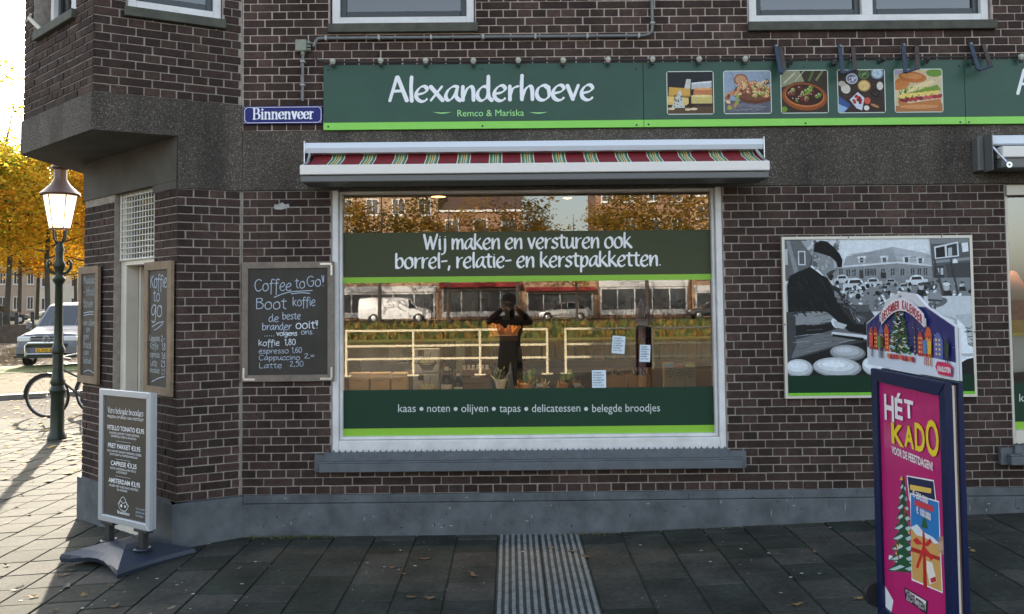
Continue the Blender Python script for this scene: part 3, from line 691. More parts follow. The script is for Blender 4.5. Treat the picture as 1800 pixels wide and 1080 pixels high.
mb = MB(); mb.box(3.60, 6.6, -.25, -.17, 2.775, 2.858, ch=.006); mb.build('front_bar', MATS['bar_white'], awn2)
mb = MB(); mb.box(3.60, 6.6, -.235, -.04, 2.700, 2.772, ch=.006); mb.build('bottom_rail', MATS['rail_grey'], awn2)
mb = MB(); mb.box(3.505, 3.552, -.10, -.012, 2.700, 2.958, ch=.006); mb.box(3.553, 3.559, -.2, -.012, 2.690, 2.965); mb.build('end_bracket', MATS['rail_grey'], awn2)
mb = MB(); mb.tube([(3.565, -.19, 2.86), (3.615, -.27, 2.735)], .009, 8); mb.lathe([(.008, -.01), (.022, -.01), (.022, .01), (.008, .01), (.008, -.01)], (3.625, -.275, 2.715), 14, 'Y'); mb.build('crank_eye', ALU, awn2)

# sills
def sill(x0, x1, ex0, ex1, label):
    s = empty('window_sill', (0, 0, 0), 0, label, 'sill', 'painted sills below the shop windows')
    mb = MB(); mb.box(ex0, ex1, -.045, .0, .515, .640, ch=.004); mb.build('back_board', SILL, s)
    mb = MB(); mb.box(ex0+.045, ex1-.04, -.10, -.047, .522, .585, ch=.005); mb.box(ex0+.045, ex1-.04, -.085, -.047, .587, .600); mb.build('lower_board', SILL, s)
    mb = MB(); x = x0; zt = .668    # lead strip with a toothed upper edge
    pts = [(x0, .602)]; pts.append((x1, .602)); pts.append((x1, zt-.006)); n = int((x1-x0)/.0428); 
    for k in range(n, 0, -1):
        xc = x0+k*(x1-x0)/n-.02; pts += [(xc+.008, zt-.006), (xc, zt+.010), (xc-.008, zt-.006)]
    pts.append((x0, zt-.006)); mb.prism(pts[::-1], -.072, -.047); mb.build('flashing', mat('lead_grey', (.10, .12, .14), .5, var=.3, vscale=20), s)
    mb = MB(); 
    for k in range(8):
        xc = x0+.05+k*(x1-x0-.1)/7; mb.box(xc-.014, xc+.014, -.090, -.073, .592, .606)
    o = mb.build('clip', SILL, s); return s
sill(-1.375, 1.60, -1.455, 1.742, 'long grey painted wooden sill below the large shop window')
sill(3.72, 6.5, 3.63, 6.6, 'grey painted sill end at the right edge below the second window')

# fascia sign
sign = empty('shop_sign', (0, 0, 0), 0, 'long dark green shop sign with white brush lettering and food photos', 'sign')
SY = -.032
for a, b in ((-1.389, 1.0255), (1.0285, 3.4575), (3.4605, 6.9)):
    mb = MB(); mb.box(a, b, SY, -.014, 3.122, 3.560, ch=.0015); mb.build('panel', GREENSIGN, sign)
    mb = MB(); mb.box(a, b, SY-.0006, -.014, 3.066, 3.1215, ch=.0015); mb.build('stripe', LIME, sign)
a = P(682, 181, SY); b = P(1045, 177, SY); zb = a[1]
sgl = sign
hand('Alexanderhoeve', a[0], b[0], zb+.010, .112, .030, parent=sign, y=SY-.001, m=LETTER, asc=.80)
a = P(804, 205, SY); b = P(921, 204, SY); sans('Remco & Mariska', a[0], b[0], a[1], .052, parent=sign, y=SY-.001, m=LGREEN)
for xa, xb in ((761, 794), (930, 963)):
    a = P(xa, 198, SY); b = P(xb, 197, SY); mb = MB(); n = 8
    top = [(a[0]+(b[0]-a[0])*k/n, SY-.001, a[1]+.003-.004*math.sin(math.pi*k/n)) for k in range(n+1)]; bot = [(p[0], p[1], a[1]+.003-.013*math.sin(math.pi*k/n)) for k, p in enumerate(top)]
    for k in range(n): mb.face([top[k], top[k+1], bot[k+1], bot[k]][::-1])
    mb.build('flourish', LGREEN, sign)
a = P(1786, 168, SY); hand('Alexanderhoeve', a[0], a[0]+1.57, a[1]+.010, .112, .030, parent=sign, y=SY-.001, m=LETTER, asc=.80)
for x, y in [(577, 123), (848, 122), (1118, 121), (1140, 120), (1413, 118), (1686, 116), (1702, 115), (577, 223), (848, 222), (1119, 220), (1140, 219), (1416, 217), (1688, 215), (1703, 215)]:
    p = P(x, y, SY); mb = MB(); mb.lathe([(.008, 0), (.006, -.003), (.0001, -.0035)], (p[0], SY-.0005, p[1]), 8, 'Y'); mb.build('screw', DARK, sign)
def food(k, x0, y0, x1, y1):
    a = P(x0, y1, SY); b = P(x1, y0, SY); x, z, wd, ht = a[0], a[1], b[0]-a[0], b[1]-a[1]
    mb = MB(); r = .018; pts = []
    for cx, cz, a0 in ((x+r, z+r, 180), (x+wd-r, z+r, 270), (x+wd-r, z+ht-r, 0), (x+r, z+ht-r, 90)):
        for t in range(5): an = math.radians(a0+t*22.5); pts.append((cx+r*math.cos(an), cz+r*math.sin(an)))
    mb.prism(pts, SY-.0015, SY); pic = mb.build('photo', mat('photo_edge', (.55, .62, .55), .4), sign)
    m_ = .006; A = Art(x+m_, z+m_, wd-2*m_, ht-2*m_, y=SY-.0018); R_ = random.Random(k*5+1)
    if k == 0:
        A.rect(0, 0, 1, 1, (44, 46, 50)); A.rect(0, 0, 1, .22, (96, 74, 56)); A.rect(0, .16, 1, .22, (70, 54, 44))
        A.poly([(.02, .4), (.5, .4), (.5, .6), (.04, .64)], (214, 168, 84)); A.poly([(.02, .4), (.5, .4), (.5, .43), (.02, .44)], (180, 130, 60)); A.poly([(0, .22), (.46, .2), (.46, .38), (0, .42)], (226, 196, 120))
        A.poly([(.37, .6), (.5, .6), (.52, .82), (.42, .83)], (205, 205, 195)); A.poly([(.52, .58), (.97, .62), (.97, .78), (.54, .74)], (190, 195, 200)); A.poly([(.52, .70), (.97, .74), (.97, .78), (.54, .74)], (225, 228, 232))
        A.poly([(.56, .43), (.98, .43), (.98, .6), (.58, .57)], (196, 128, 84)); A.ell(.77, .59, .21, .03, (226, 170, 120)); A.poly([(.52, .24), (.98, .24), (.98, .42), (.52, .44)], (206, 190, 120)); A.ell(.75, .42, .23, .03, (228, 216, 150))
        A.poly([(.08, .14), (.38, .14), (.3, .55), (.26, .56)], (205, 208, 196))
        for i in range(34): u = .14+R_.random()*.2; v = .17+R_.random()*.3; A.ell(u, v, .014+R_.random()*.012, .008, (60, 76, 96), R_.random()*3, 6)
        A.ell(.5, .2, .08, .045, (54, 34, 30)); A.ell(.44, .1, .07, .03, (220, 200, 160)); A.ell(.57, .11, .08, .03, (232, 214, 176)); A.ell(.08, .12, .08, .03, (222, 210, 180))
    elif k == 1:
        A.rect(0, 0, 1, 1, (150, 165, 185)); A.rect(0, 0, 1, .3, (96, 96, 108))
        for i in range(16): A.line([(R_.random(), .0+R_.random()*.25), (R_.random(), R_.random()*.28)], .008, (140, 140, 150))
        A.line([(.15, 1), (.25, .6)], .01, (110, 120, 140)); A.line([(.8, 1), (.95, .7)], .01, (110, 120, 140))
        A.ell(.36, .8, .15, .14, (140, 84, 56)); A.ell(.36, .8, .12, .11, (196, 150, 112)); A.poly([(.2, .45), (1, .4), (1, .28), (.7, .22), (.42, .26), (.26, .36)], (104, 60, 40)); A.ell(.62, .5, .42, .2, (120, 76, 56), -.08)
        cs = [(188, 120, 80), (214, 160, 110), (226, 200, 160), (170, 100, 70), (200, 140, 96), (150, 170, 80), (120, 72, 60)]
        for i in range(64): u = .3+R_.random()*.66; v = .4+R_.random()*.36; A.ell(u, v, .06, .036, R_.choice(cs), R_.random()*3, 9); A.ell(u-.01, v+.012, .03, .012, (238, 214, 180), R_.random()*3, 7)
        for i in range(14): A.ell(.04+R_.random()*.26, .12+R_.random()*.45, .06, .04, R_.choice(cs), R_.random()*3, 9)
    elif k == 2:
        A.rect(0, 0, 1, 1, (62, 52, 40)); A.poly([(0, .6), (.3, .72), (.5, .74), (.4, 1), (0, 1)], (150, 150, 120)); A.line([(.05, .7), (.3, .95)], .03, (200, 206, 190)); A.line([(.3, .75), (.5, 1)], .02, (190, 196, 170)); A.line([(.6, .75), (.7, 1)], .05, (90, 110, 60)); A.line([(.75, .76), (.9, 1)], .05, (120, 130, 80))
        A.ell(.5, .38, .49, .33, (150, 78, 36), -.12, 22); A.ell(.5, .4, .43, .27, (196, 120, 70), -.12, 22); A.ell(.5, .42, .41, .25, (64, 34, 26), -.12, 22)
        cs = [(88, 32, 34), (110, 44, 40), (64, 26, 30), (130, 60, 50), (110, 140, 50), (140, 170, 70)]
        for i in range(34): a_ = R_.random()*6.28; r_ = R_.random()**.5; u, v = .5+.34*r_*math.cos(a_), .42+.19*r_*math.sin(a_); c_ = R_.choice(cs); A.ell(u, v, .05, .05, c_, 0, 10); A.ell(u-.015, v+.02, .014, .012, (236, 220, 210), 0, 6)
        A.poly([(.4, .38), (.55, .46), (.7, .62), (.6, .44)], (120, 160, 60)); A.ell(.05, .08, .07, .07, (110, 150, 50))
    elif k == 3:
        A.rect(0, 0, 1, 1, (58, 44, 40))
        for i in range(9): A.line([(0, R_.random()), (1, R_.random()*.3+i*.09)], .006, (84, 66, 58))
        for u, v, r_, c1, c2 in ((.3, .8, .13, (190, 196, 210), (120, 116, 140)), (.56, .9, .12, (96, 120, 70), (60, 84, 44)), (.85, .92, .14, (110, 150, 180), (200, 210, 216)), (.56, .63, .14, (190, 150, 80), (226, 200, 140)), (.8, .45, .1, (30, 22, 24), (56, 40, 40))):
            A.ell(u, v, r_, r_, c1); A.ell(u, v, r_*.78, r_*.78, c2)
            for i in range(12): a_ = R_.random()*6.28; q_ = R_.random()*.6*r_; A.ell(u+q_*math.cos(a_), v+q_*math.sin(a_), .022, .014, tuple(min(255, c+30) for c in c1), R_.random()*3, 6)
        A.poly([(.24, .3), (.42, .48), (.56, .34), (.5, .04), (.38, .1)], (212, 216, 232)); A.poly([(0, .4), (.26, .18), (.12, 0), (0, 0)], (60, 90, 150)); A.poly([(0, .2), (.2, .1), (.1, 0), (0, 0)], (150, 180, 226))
        for i in range(16): A.ell(.32+R_.random()*.16, .22+R_.random()*.18, .035, .03, R_.choice([(170, 40, 36), (200, 66, 50), (130, 30, 30)]), 0, 8)
        A.ell(.62, .27, .07, .08, (206, 90, 70)); A.ell(.16, .56, .1, .12, (214, 208, 196), .6); A.ell(.08, .68, .08, .07, (190, 180, 170)); A.ell(.78, .15, .1, .03, (190, 130, 90), -.4); A.ell(.6, .1, .06, .06, (230, 226, 220)); A.ell(.9, .62, .07, .1, (216, 210, 204))
    else:
        A.rect(0, 0, 1, 1, (214, 196, 160)); A.poly([(0, .0), (1, 0), (1, .2), (0, .14)], (176, 120, 76)); A.ell(.85, .92, .18, .1, (110, 150, 60)); A.ell(.1, .95, .14, .08, (180, 170, 190)); A.ell(.12, .66, .2, .14, (206, 130, 70), .3); A.ell(.38, .82, .3, .13, (196, 118, 60), -.1, 20); A.ell(.36, .85, .22, .07, (222, 150, 90), -.1)
        A.poly([(.03, .36), (.1, .5), (.5, .66), (.8, .74), (.85, .68), (.5, .52)], (236, 214, 164)); A.poly([(.02, .3), (.2, .42), (.9, .64), (.98, .5), (.6, .4), (.2, .3)], (120, 154, 60))
        for i in range(20): A.ell(.08+R_.random()*.85, .38+R_.random()*.2, .05, .02, R_.choice([(150, 180, 70), (90, 130, 46)]), R_.random()*3, 7)
        for i in range(6): u = .15+i*.14; A.poly([(u-.08, .4+i*.015), (u+.1, .44+i*.015), (u, .24+i*.02)], (240, 210, 120))
        for i in range(9): A.ell(.14+i*.1, .27+.012*i, .07, .05, R_.choice([(170, 60, 66), (196, 96, 96), (140, 44, 56)]), R_.random(), 9)
        A.poly([(.04, .26), (.3, .2), (.96, .3), (.98, .16), (.6, .06), (.1, .1)], (190, 124, 72)); A.ell(.5, .12, .42, .05, (214, 150, 96))
    A.build('picture', pic)
food(0, 1172.5, 125, 1254, 202); food(1, 1272.5, 124, 1355, 201); food(2, 1373, 123, 1455, 200); food(3, 1473, 122, 1555, 199.5); food(4, 1573, 121, 1656, 198.5)

# street name sign, with real serif letters built from strokes
sn = empty('street_sign', (0, 0, 0), 0, 'small blue enamel street name sign with white serif lettering', 'sign')
a = P(428, 219, -.02); b = P(567, 186, -.02); X0, Z0, X1, Z1 = a[0], a[1], b[0], b[1]
NAVY = mat('enamel_blue', (.010, .014, .15), .4, spec=.25)
mb = MB(); mb.box(X0, X1, -.024, -.016, Z0, Z1, ch=.003); mb.build('plate', NAVY, sn)
ENW = mat('enamel_white', (.78, .80, .88), .3)
mb = MB(); i_ = .010; c_ = .018; y_ = -.0245
ol = [(X0+i_+c_, Z0+i_), (X1-i_-c_, Z0+i_), (X1-i_-c_*.2, Z0+i_+c_*.9), (X1-i_, Z0+i_+c_*1.1), (X1-i_, Z1-i_-c_*1.1), (X1-i_-c_*.2, Z1-i_-c_*.9), (X1-i_-c_, Z1-i_), (X0+i_+c_, Z1-i_), (X0+i_+c_*.2, Z1-i_-c_*.9), (X0+i_, Z1-i_-c_*1.1), (X0+i_, Z0+i_+c_*1.1), (X0+i_+c_*.2, Z0+i_+c_*.9)]
for k in range(12): ridge(mb, [ol[k], ol[(k+1) % 12]], lambda dx, dz, t: .004, y_, .0004)
mb.build('border', ENW, sn)
for x, z in ((X0+.011, Z0+.011), (X1-.011, Z0+.011), (X0+.011, Z1-.011), (X1-.011, Z1-.011)):
    mb = MB(); mb.lathe([(.007, 0), (.006, -.003), (.0001, -.004)], (x, -.024, z), 10, 'Y'); mb.build('screw', GREYM, sn)
def serif(text, x0, x1, z, xh):
    gl = {'B': (7.4, 'S1.6,0,9.2 H.4,3,0 H.4,3,9.2', '2,9.2 4.6,9.1 5.6,7.4 4.6,5.2 2,4.8|2,4.8 5.2,4.5 6.4,2.6 5.2,.3 2,0'), 'i': (3.0, 'S1.5,0,6 H.3,2.8,0 H.3,1.6,6 D1.5,8.3', ''), 'n': (6.4, 'S1.4,0,6 S4.8,0,3.8 H.2,2.7,0 H3.6,6.2,0 H.2,1.5,6', '1.6,4.6 2.8,6 4.2,5.8 4.8,4'), 'e': (5.2, '', '.9,3.4 4.5,3.4 3.8,5.7 2.4,6.1 1,4.8 .8,2.4 1.8,.3 3.4,.1 4.6,1.3'), 'v': (5.6, 'H.1,2.4,6 H3.6,5.4,6', 'T1.2,6 2.9,.2|2.9,.2 4.5,6'), 'r': (4.4, 'S1.4,0,6 H.2,2.9,0 H.2,1.5,6', '1.6,4.4 2.6,5.9 3.8,5.6')}
    tot = sum(gl[c][0] for c in text); s = (x1-x0)/tot; sz = xh/6; cx = 0; mb = MB(); y = -.0245
    for c in text:
        wd, st, cu = gl[c]
        for t in st.split():
            v = [float(q) for q in t[1:].split(',')]
            if t[0] == 'S': ridge(mb, [(x0+(cx+v[0])*s, z+v[1]*sz), (x0+(cx+v[0])*s, z+v[2]*sz)], lambda dx, dz, t: 1.55*s, y, .0004)
            elif t[0] == 'H': ridge(mb, [(x0+(cx+v[0])*s, z+v[2]*sz), (x0+(cx+v[1])*s, z+v[2]*sz)], lambda dx, dz, t: .6*sz, y, .0004)
            else: mb.lathe([(.95*s, 0), (.0001, -.0004)], (x0+(cx+v[0])*s, y, z+v[1]*sz), 12, 'Y')
        for q in cu.split('|'):
            if not q: continue
            th = q[0] == 'T'; q = q.lstrip('T'); pts = _smooth([tuple(float(e) for e in p.split(',')) for p in q.split()])
            ridge(mb, [(x0+(cx+p[0])*s, z+p[1]*sz) for p in pts], lambda dx, dz, t: (1.45*abs(dz)**1.5+.35+.3*(dx*-dz > 0))*s, y, .0004)
        cx += wd
    mb.build('lettering', ENW, sn)
a = P(444, 210, -.02); b = P(552, 209, -.02); serif('Binnenveer', a[0], b[0], a[1], .052)

# string of bulbs, conduit, brackets
ls = empty('string_lights', (0, 0, 0), 0, 'cable with round frosted bulbs and empty sockets along the top of the sign', 'light string')
CABLE = mat('black_cable', (.03, .026, .024), .7); BULB = mat('frosted_bulb', (.42, .43, .36), .35, var=.1)
pts = [(-1.463, -.02, 3.655), (-1.44, -.03, 3.60), (-1.38, -.04, 3.578)]; rx = random.Random(2)
x = -1.3
while x < 6.5: pts.append((x, -.045, 3.575+rx.uniform(-.003, .003)-.001*x)); x += .12
mb = MB(); mb.tube(pts, .0075, 6); mb.build('cable', CABLE, ls)
for x, y in [(585, 108), (669, 106.5), (748, 106.5), (832, 107), (911, 106), (990, 106), (1069, 105), (1147, 104), (1229, 104), (1310, 103.5), (1795, 100)]:
    p = P(x, y, -.07); r = .0225; mb = MB(); mb.lathe([(.001, r), (r*.5, r*.87), (r*.87, r*.5), (r, 0), (r*.87, -r*.5), (r*.6, -r*.8), (.012, -r*1.05), (.001, -r*1.05)], (p[0], -.07, p[1]), 14)
    bo = mb.build('bulb', BULB, ls, smooth=True)
    mb = MB(); mb.lathe([(.001, .0), (.013, .0), (.014, -.02), (.001, -.02)], (p[0], -.068, p[1]-.022), 10); mb.build('socket', CABLE, bo)
for x, y, an in [(1390, 109, .5), (1465, 110, -.2), (1552, 105, 1.2), (1630, 106, .7), (1712, 109, -.1)]:
    p = P(x, y, -.07); mb = MB(); Mx = Matrix.Translation((p[0], -.07, p[1])) @ Matrix.Rotation(an, 4, 'X') @ Matrix.Rotation(an*.4, 4, 'Y')
    mb.lathe([(.006, -.004), (.011, -.022), (.017, -.022), (.0175, .015), (.012, .018), (.001, .018)], (0, 0, 0), 12, M=Mx); mb.build('socket', CABLE, ls, smooth=True)
cp = empty('conduit_pipe', (0, 0, 0), 0, 'thin grey electrical conduit with clips running below the upper windows', 'conduit')
PIPE = mat('pvc_grey', (.17, .18, .185), .5, var=.25, vscale=20); JB = mat('junction_grey', (.24, .26, .215), .6, var=.3)
mb = MB(); mb.tube([(-1.462, -.04, 3.70), (-1.45, -.03, 3.74), (-1.435, -.028, 3.762), (-1.41, -.027, 3.768), (1.03, -.027, 3.766), (1.075, -.027, 3.775), (1.100, -.027, 3.80), (1.104, -.027, 3.84), (1.106, -.027, 5.2)], .0115, 8); mb.tube([(-1.545, -.027, 3.66), (-1.547, -.027, 3.29)], .0115, 8); mb.build('pipe', PIPE, cp, smooth=True)
for x, z, v in [(-1.37, 3.768, 0), (-.97, 3.768, 0), (-.575, 3.768, 0), (-.18, 3.767, 0), (.215, 3.767, 0), (.61, 3.766, 0), (1.0, 3.766, 0), (1.105, 3.86, 1), (-1.545, 3.59, 1), (-1.546, 3.41, 1)]:
    mb = MB(); (mb.box(x-.008, x+.008, -.045, 0, z-.019, z+.017, ch=.003) if not v else mb.box(x-.018, x+.018, -.045, 0, z-.008, z+.008, ch=.003)); mb.build('clip', mat('clip_grey', (.34, .34, .33), .5), cp)
mb = MB(); mb.box(-1.60, -1.515, -.05, 0, 3.665, 3.755, ch=.006); mb.build('junction_box', JB, cp)
mb = MB()
for z in (3.735, 3.708, 3.682): mb.tube([(-1.514, -.028, z), (-1.485, -.028, z)], .010, 6)
mb.tube([(-1.546, -.028, 3.665), (-1.546, -.028, 3.64)], .016, 8); mb.build('gland', JB, cp)
IRON = mat('blue_iron', (.028, .045, .075), .5, var=.4, vscale=25); RUST = mat('rusty_iron', (.06, .045, .04), .7, var=.4, vscale=25)
blab = ['leftmost of the blue iron brackets, a single bar above the olives photo', 'two-armed blue iron bracket above the tapas dishes photo', 'two-armed blue iron bracket above the sandwich photo', 'slanting blue iron bracket on the right, clear of the food photos']
for (xa, ya, xb, yb, d), lb in zip([(1365, 78, 1376, 128, 8), (1478, 78, 1485, 128, 24), (1590, 76, 1596, 126, 24), (1708, 74, 1726, 122, 24)], blab):
    br = empty('wall_bracket', (0, 0, 0), 0, lb, 'bracket', 'iron brackets above the sign')
    a = P(xa, ya, -.03); b = P(xb, yb, -.20); 
    def bar(mb, q0, q1, wd, th):
        q0, q1 = Vector(q0), Vector(q1); t = (q1-q0).normalized(); sx = Vector((1, 0, 0)); sx = (sx-t*sx.dot(t)).normalized(); nn = t.cross(sx)
        c = [q+sx*i*wd/2+nn*j*th/2 for q in (q0, q1) for i, j in ((-1, -1), (1, -1), (1, 1), (-1, 1))]
        for f in ((0, 1, 2, 3), (7, 6, 5, 4), (0, 4, 5, 1), (1, 5, 6, 2), (2, 6, 7, 3), (3, 7, 4, 0)): mb.face([c[k] for k in f])
    mb = MB(); bar(mb, (a[0], -.008, a[1]), (b[0], -.16, b[1]), .030, .010); mb.build('arm', IRON, br)
    mb = MB(); bar(mb, (a[0]+d*.0042, -.008, a[1]-.012), (b[0]+d*.0042, -.14, b[1]+.035), .030, .010); mb.build('arm', RUST, br)
    mb = MB(); bar(mb, (b[0], -.16, b[1]+.006), (b[0]+d*.0042, -.14, b[1]+.04), .018, .012); mb.build('tie', IRON, br); mb = MB(); mb.lathe([(.008, 0), (.008, -.008), (.0001, -.008)], (a[0], -.02, a[1]-.01), 8, 'Y'); mb.build('bolt', GREYM, br)

# upper windows
UPF = mat('sash_dark', (.020, .026, .030), .35); BLIND = mat('blue_roller_blind', (.05, .12, .20), .8)
def upwin(M, x0, x1, z0, z1, mull=None, sx=(.02, .02), zs=None, depth=.03, sillm=STONE, label=None, dark=True):
    mb = MB(); mb.box(x0-.022, x1+.03, -.035, .06, z0-.075, z0-.006, ch=.004, M=M); s_ = mb.build('sill', sillm, building)
    mb = MB(); t = .058
    for q in ((x0, x0+t, z0, z1), (x1-t, x1, z0, z1)): mb.box(q[0], q[1], depth, depth+.09, q[2], q[3], ch=.003, M=M)
    mb.box(x0+t, x1-t, depth, depth+.09, z0, z0+t*1.05, ch=.003, M=M)
    if mull: mb.box(mull-.042, mull+.042, depth, depth+.09, z0+t, z1, ch=.003, M=M)
    f = mb.build('window_frame', WHITE, building)
    cells = [(x0+t, x1-t)] if not mull else [(x0+t, mull-.042), (mull+.042, x1-t)]
    for a, b in cells:
        mb = MB(); za = z0+t*1.05
        mb.box(a+.002, a+.045, depth+.035, depth+.07, za, z1, ch=.003, M=M); mb.box(b-.045, b-.002, depth+.035, depth+.07, za, z1, ch=.003, M=M); mb.box(a+.045, b-.045, depth+.035, depth+.07, za+.002, za+.055, ch=.003, M=M)
        mb.build('sash', UPF, f)
        mb = MB(); mb.face([tuple(M @ Vector(q)) for q in ((a+.045, depth+.055, za+.055), (b-.045, depth+.055, za+.055), (b-.045, depth+.055, z1), (a+.045, depth+.055, z1))]); mb.build('pane', GLASS_UP, f)
    return f
upwin(MF, -1.335, -.250, 3.886, 5.28); upwin(MF, 1.855, 3.695, 3.872, 5.28, 2.765)
upwin(MA, -.795, -.150, 3.905, 5.28); upwin(MBf, -1.09, -.345, 3.936, 5.28, depth=.09)
CURT = mat('thin_curtain', (.75, .6, .52), .9)
mb = MB()
for k in range(10): a = -.42-.018*k; mb.face([tuple(MBf @ Vector(q)) for q in ((a, .26+.012*(k % 2), 3.95), (a-.018, .26+.012*((k+1) % 2), 3.95), (a-.018, .26+.012*((k+1) % 2), 5.2), (a, .26+.012*(k % 2), 5.2))])
mb.build('curtain', CURT, building)
mb = MB()   # small white bracket at the left sill
mb.tube([tuple(MBf @ Vector(q)) for q in ((-1.235, -.02, 4.075), (-1.09, .02, 3.955))], .017, 8); mb.tube([tuple(MBf @ Vector(q)) for q in ((-1.275, -.02, 4.06), (-1.20, -.02, 4.10))], .010, 6); mb.build('stay_bracket', CREAM, building)
# dim rooms behind the upper windows
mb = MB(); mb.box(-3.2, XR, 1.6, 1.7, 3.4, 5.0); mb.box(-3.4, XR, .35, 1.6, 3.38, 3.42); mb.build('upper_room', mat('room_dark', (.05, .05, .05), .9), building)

# ------------------------------------------------------------------ corner door (face C), local x = -distance from the corner
mb = MB(); jy = .06
mb.box(-1.122, -1.02, jy, jy+.10, .04, ZB+.08, ch=.003, M=MC); mb.box(-.45, -.388, jy, jy+.10, .04, ZB+.08, ch=.003, M=MC)
mb.box(-1.02, -.45, jy-.006, jy+.10, 2.085, 2.130, ch=.003, M=MC); mb.box(-1.02, -.45, jy, jy+.10, ZB+.04, ZB+.09, M=MC); mb.box(-1.12, -.39, .0, .2, -.03, .10, M=MC)
door = mb.build('door_frame', CREAM, building)
mb = MB(); mb.box(-1.02, -.985, jy+.10, jy+.32, .1, 2.08, ch=.003, M=MC); mb.build('jamb_panel', CREAM, door)
mb = MB(); mb.box(-.95, -.895, jy+.16, jy+.92, .1, 2.075, ch=.004, M=MC); mb.box(-.975, -.952, jy+.15, jy+.19, .1, 2.075, ch=.004, M=MC); mb.build('door_leaf', CREAM, door)
for z0, z1 in ((1.72, 1.86), (1.48, 1.53), (1.06, 1.20), (.62, .8)):
    mb = MB(); mb.box(-.940, -.910, jy+.153, jy+.162, z0, z1, M=MC); mb.build('lock_plate', GREYM, door)
mb = MB(); 
for k in range(3): mb.box(-.932, -.918, jy+.150, jy+.156, 1.745+k*.035, 1.762+k*.035, M=MC)
mb.build('keyhole', DARK, door)
# wire grille in the transom
GR = mat('white_wire', (.66, .66, .62), .5); mb = MB(); ya = jy-.012
gx0, gx1, gz0, gz1 = -1.10, -.388, 2.130, 2.69
for k in range(15): x = gx0+(gx1-gx0)*k/14; mb.tube([tuple(MC @ Vector((x, ya, gz0))), tuple(MC @ Vector((x, ya, gz1)))], .0042 if k % 14 else .008, 5)
for k in range(13): z = gz0+(gz1-gz0)*k/12; mb.tube([tuple(MC @ Vector((gx0, ya-.006, z))), tuple(MC @ Vector((gx1, ya-.006, z)))], .0042 if k % 12 else .008, 5)
mb.build('grille', GR, door)
mb = MB(); mb.face([tuple(MC @ Vector(q)) for q in ((-1.02, jy+.05, 2.13), (-.45, jy+.05, 2.13), (-.45, jy+.05, 2.65), (-1.02, jy+.05, 2.65))]); mb.build('transom_pane', GLASS_UP, door)
# entry behind the door: light tiled wall, floor and ceiling
WT = mat('wall_tile', (.50, .51, .50), .3, var=.08)
mb = MB(); mb.box(-.30, -.28, .2, 1.6, -.1, 2.66, M=MC); mb.box(-1.30, -1.28, .2, 1.6, -.1, 2.66, M=MC); mb.box(-1.28, -.30, .2, 1.6, .0, .05, M=MC); mb.box(-1.28, -.30, .2, 1.6, 2.60, 2.65, M=MC); mb.build('entry_room', mat('entry_plaster', (.35, .35, .34), .8), building)
for i in range(3):
    for j in range(7):
        mb = MB(); mb.box(-1.279+i*.327, -1.279+i*.327+.323, 1.05, 1.065, .1+j*.36, .1+j*.36+.356, ch=.002, M=MC); mb.build('wall_tile', WT, building)

# ------------------------------------------------------------------ second shop window at the right edge
mb = MB(); frame_rect(mb, 3.758, 6.38, .655, ZB+.015, .03, .03, .12, tb=.10, tt=.03); w2 = mb.build('shop_window', CREAM, building)
mb = MB(); mb.face([(3.785, GY, .755), (6.35, GY, .755), (6.35, GY, 2.59), (3.785, GY, 2.59)]); mb.build('pane', GLASS, w2)
mb = MB(); mb.box(3.786, 6.35, FY, FY+.002, .815, 1.103); mb.build('film_band', FILMD, w2)
mb = MB(); mb.box(3.786, 6.35, FY, FY+.002, .757, .814); mb.build('film_stripe', LIME2, w2)
a = P(1791, 706, GY); sans('kaas', a[0], a[0]+.14, a[1], .062, parent=w2, y=LY, m=LETD)
mb = MB(); mb.box(3.77, 6.38, .0, .10, 2.53, 2.60); mb.box(3.77, 6.38, .02, .10, 2.615, 2.66) ; mb.build('lintel_board', CREAM, w2)
# ------------------------------------------------------------------ chalkboards
def board(loc, rz, W, H, t, label, name='chalkboard', wm=WOOD, group='chalkboards on the walls', depth=.03):
    r = empty(name, loc, rz, label, 'chalkboard', group)
    for nm, pts in (('frame_rail', [(0, 0), (W, 0), (W-t, t), (t, t)]), ('frame_rail', [(0, H), (t, H-t), (W-t, H-t), (W, H)]), ('frame_stile', [(0, .001), (t, t+.001), (t, H-t-.001), (0, H-.001)]), ('frame_stile', [(W, .001), (W, H-.001), (W-t, H-t-.001), (W-t, t+.001)])):
        mb = MB(); mb.prism(pts, -depth, -.004); mb.build(nm, wm, r, bevel=.002, recalc=True)
    mb = MB(); mb.box(t-.004, W-t+.004, -depth+.012, -.006, t-.004, H-t+.004); mb.build('slate', SLATE, r)
    return r
# coffee board on the main face
b1 = board((-2.000, -.004, 1.185), -.004, .69, .89, .048, 'large chalkboard offering coffee to go in a grey wooden frame beside the window', wm=WOODG)
for x0, z0, x1, z1 in ((.60, .84, .69, .855), (.675, .77, .69, .839), (.0, .012, .085, .027), (.0, .028, .013, .10), (.60, .012, .69, .027), (.675, .028, .69, .11)):
    pass
for (cx, cz, sx, sz) in ((.672, .872, -1, -1), (.018, .018, 1, 1), (.672, .018, -1, 1)):
    mb = MB(); mb.box(*sorted((cx, cx+sx*.085)), -.0325, -.0305, cz-.007, cz+.007); mb.box(cx-.007, cx+.007, -.0325, -.0305, *sorted((cz+sz*.0075, cz+sz*.085))); mb.build('corner_bracket', ALU, b1)
yc = -.0185; sl = -.0
def cb(text, x0, x1, z, hx, th, m=CHALK, jit=.18, slope=0.0): hand(text, x0, x1, z, hx, th, name='writing', parent=cbp, y=yc, jit=jit, nib=False, m=m, slope=slope)
CHB = mat('chalk_bright', (.62, .68, .76), .9); CHD = mat('chalk_dim', (.33, .37, .38), .9)
def b1c(x, y): q = P(x, y, -.02); return q[0]+2.000, q[1]-1.185
cbp = b1
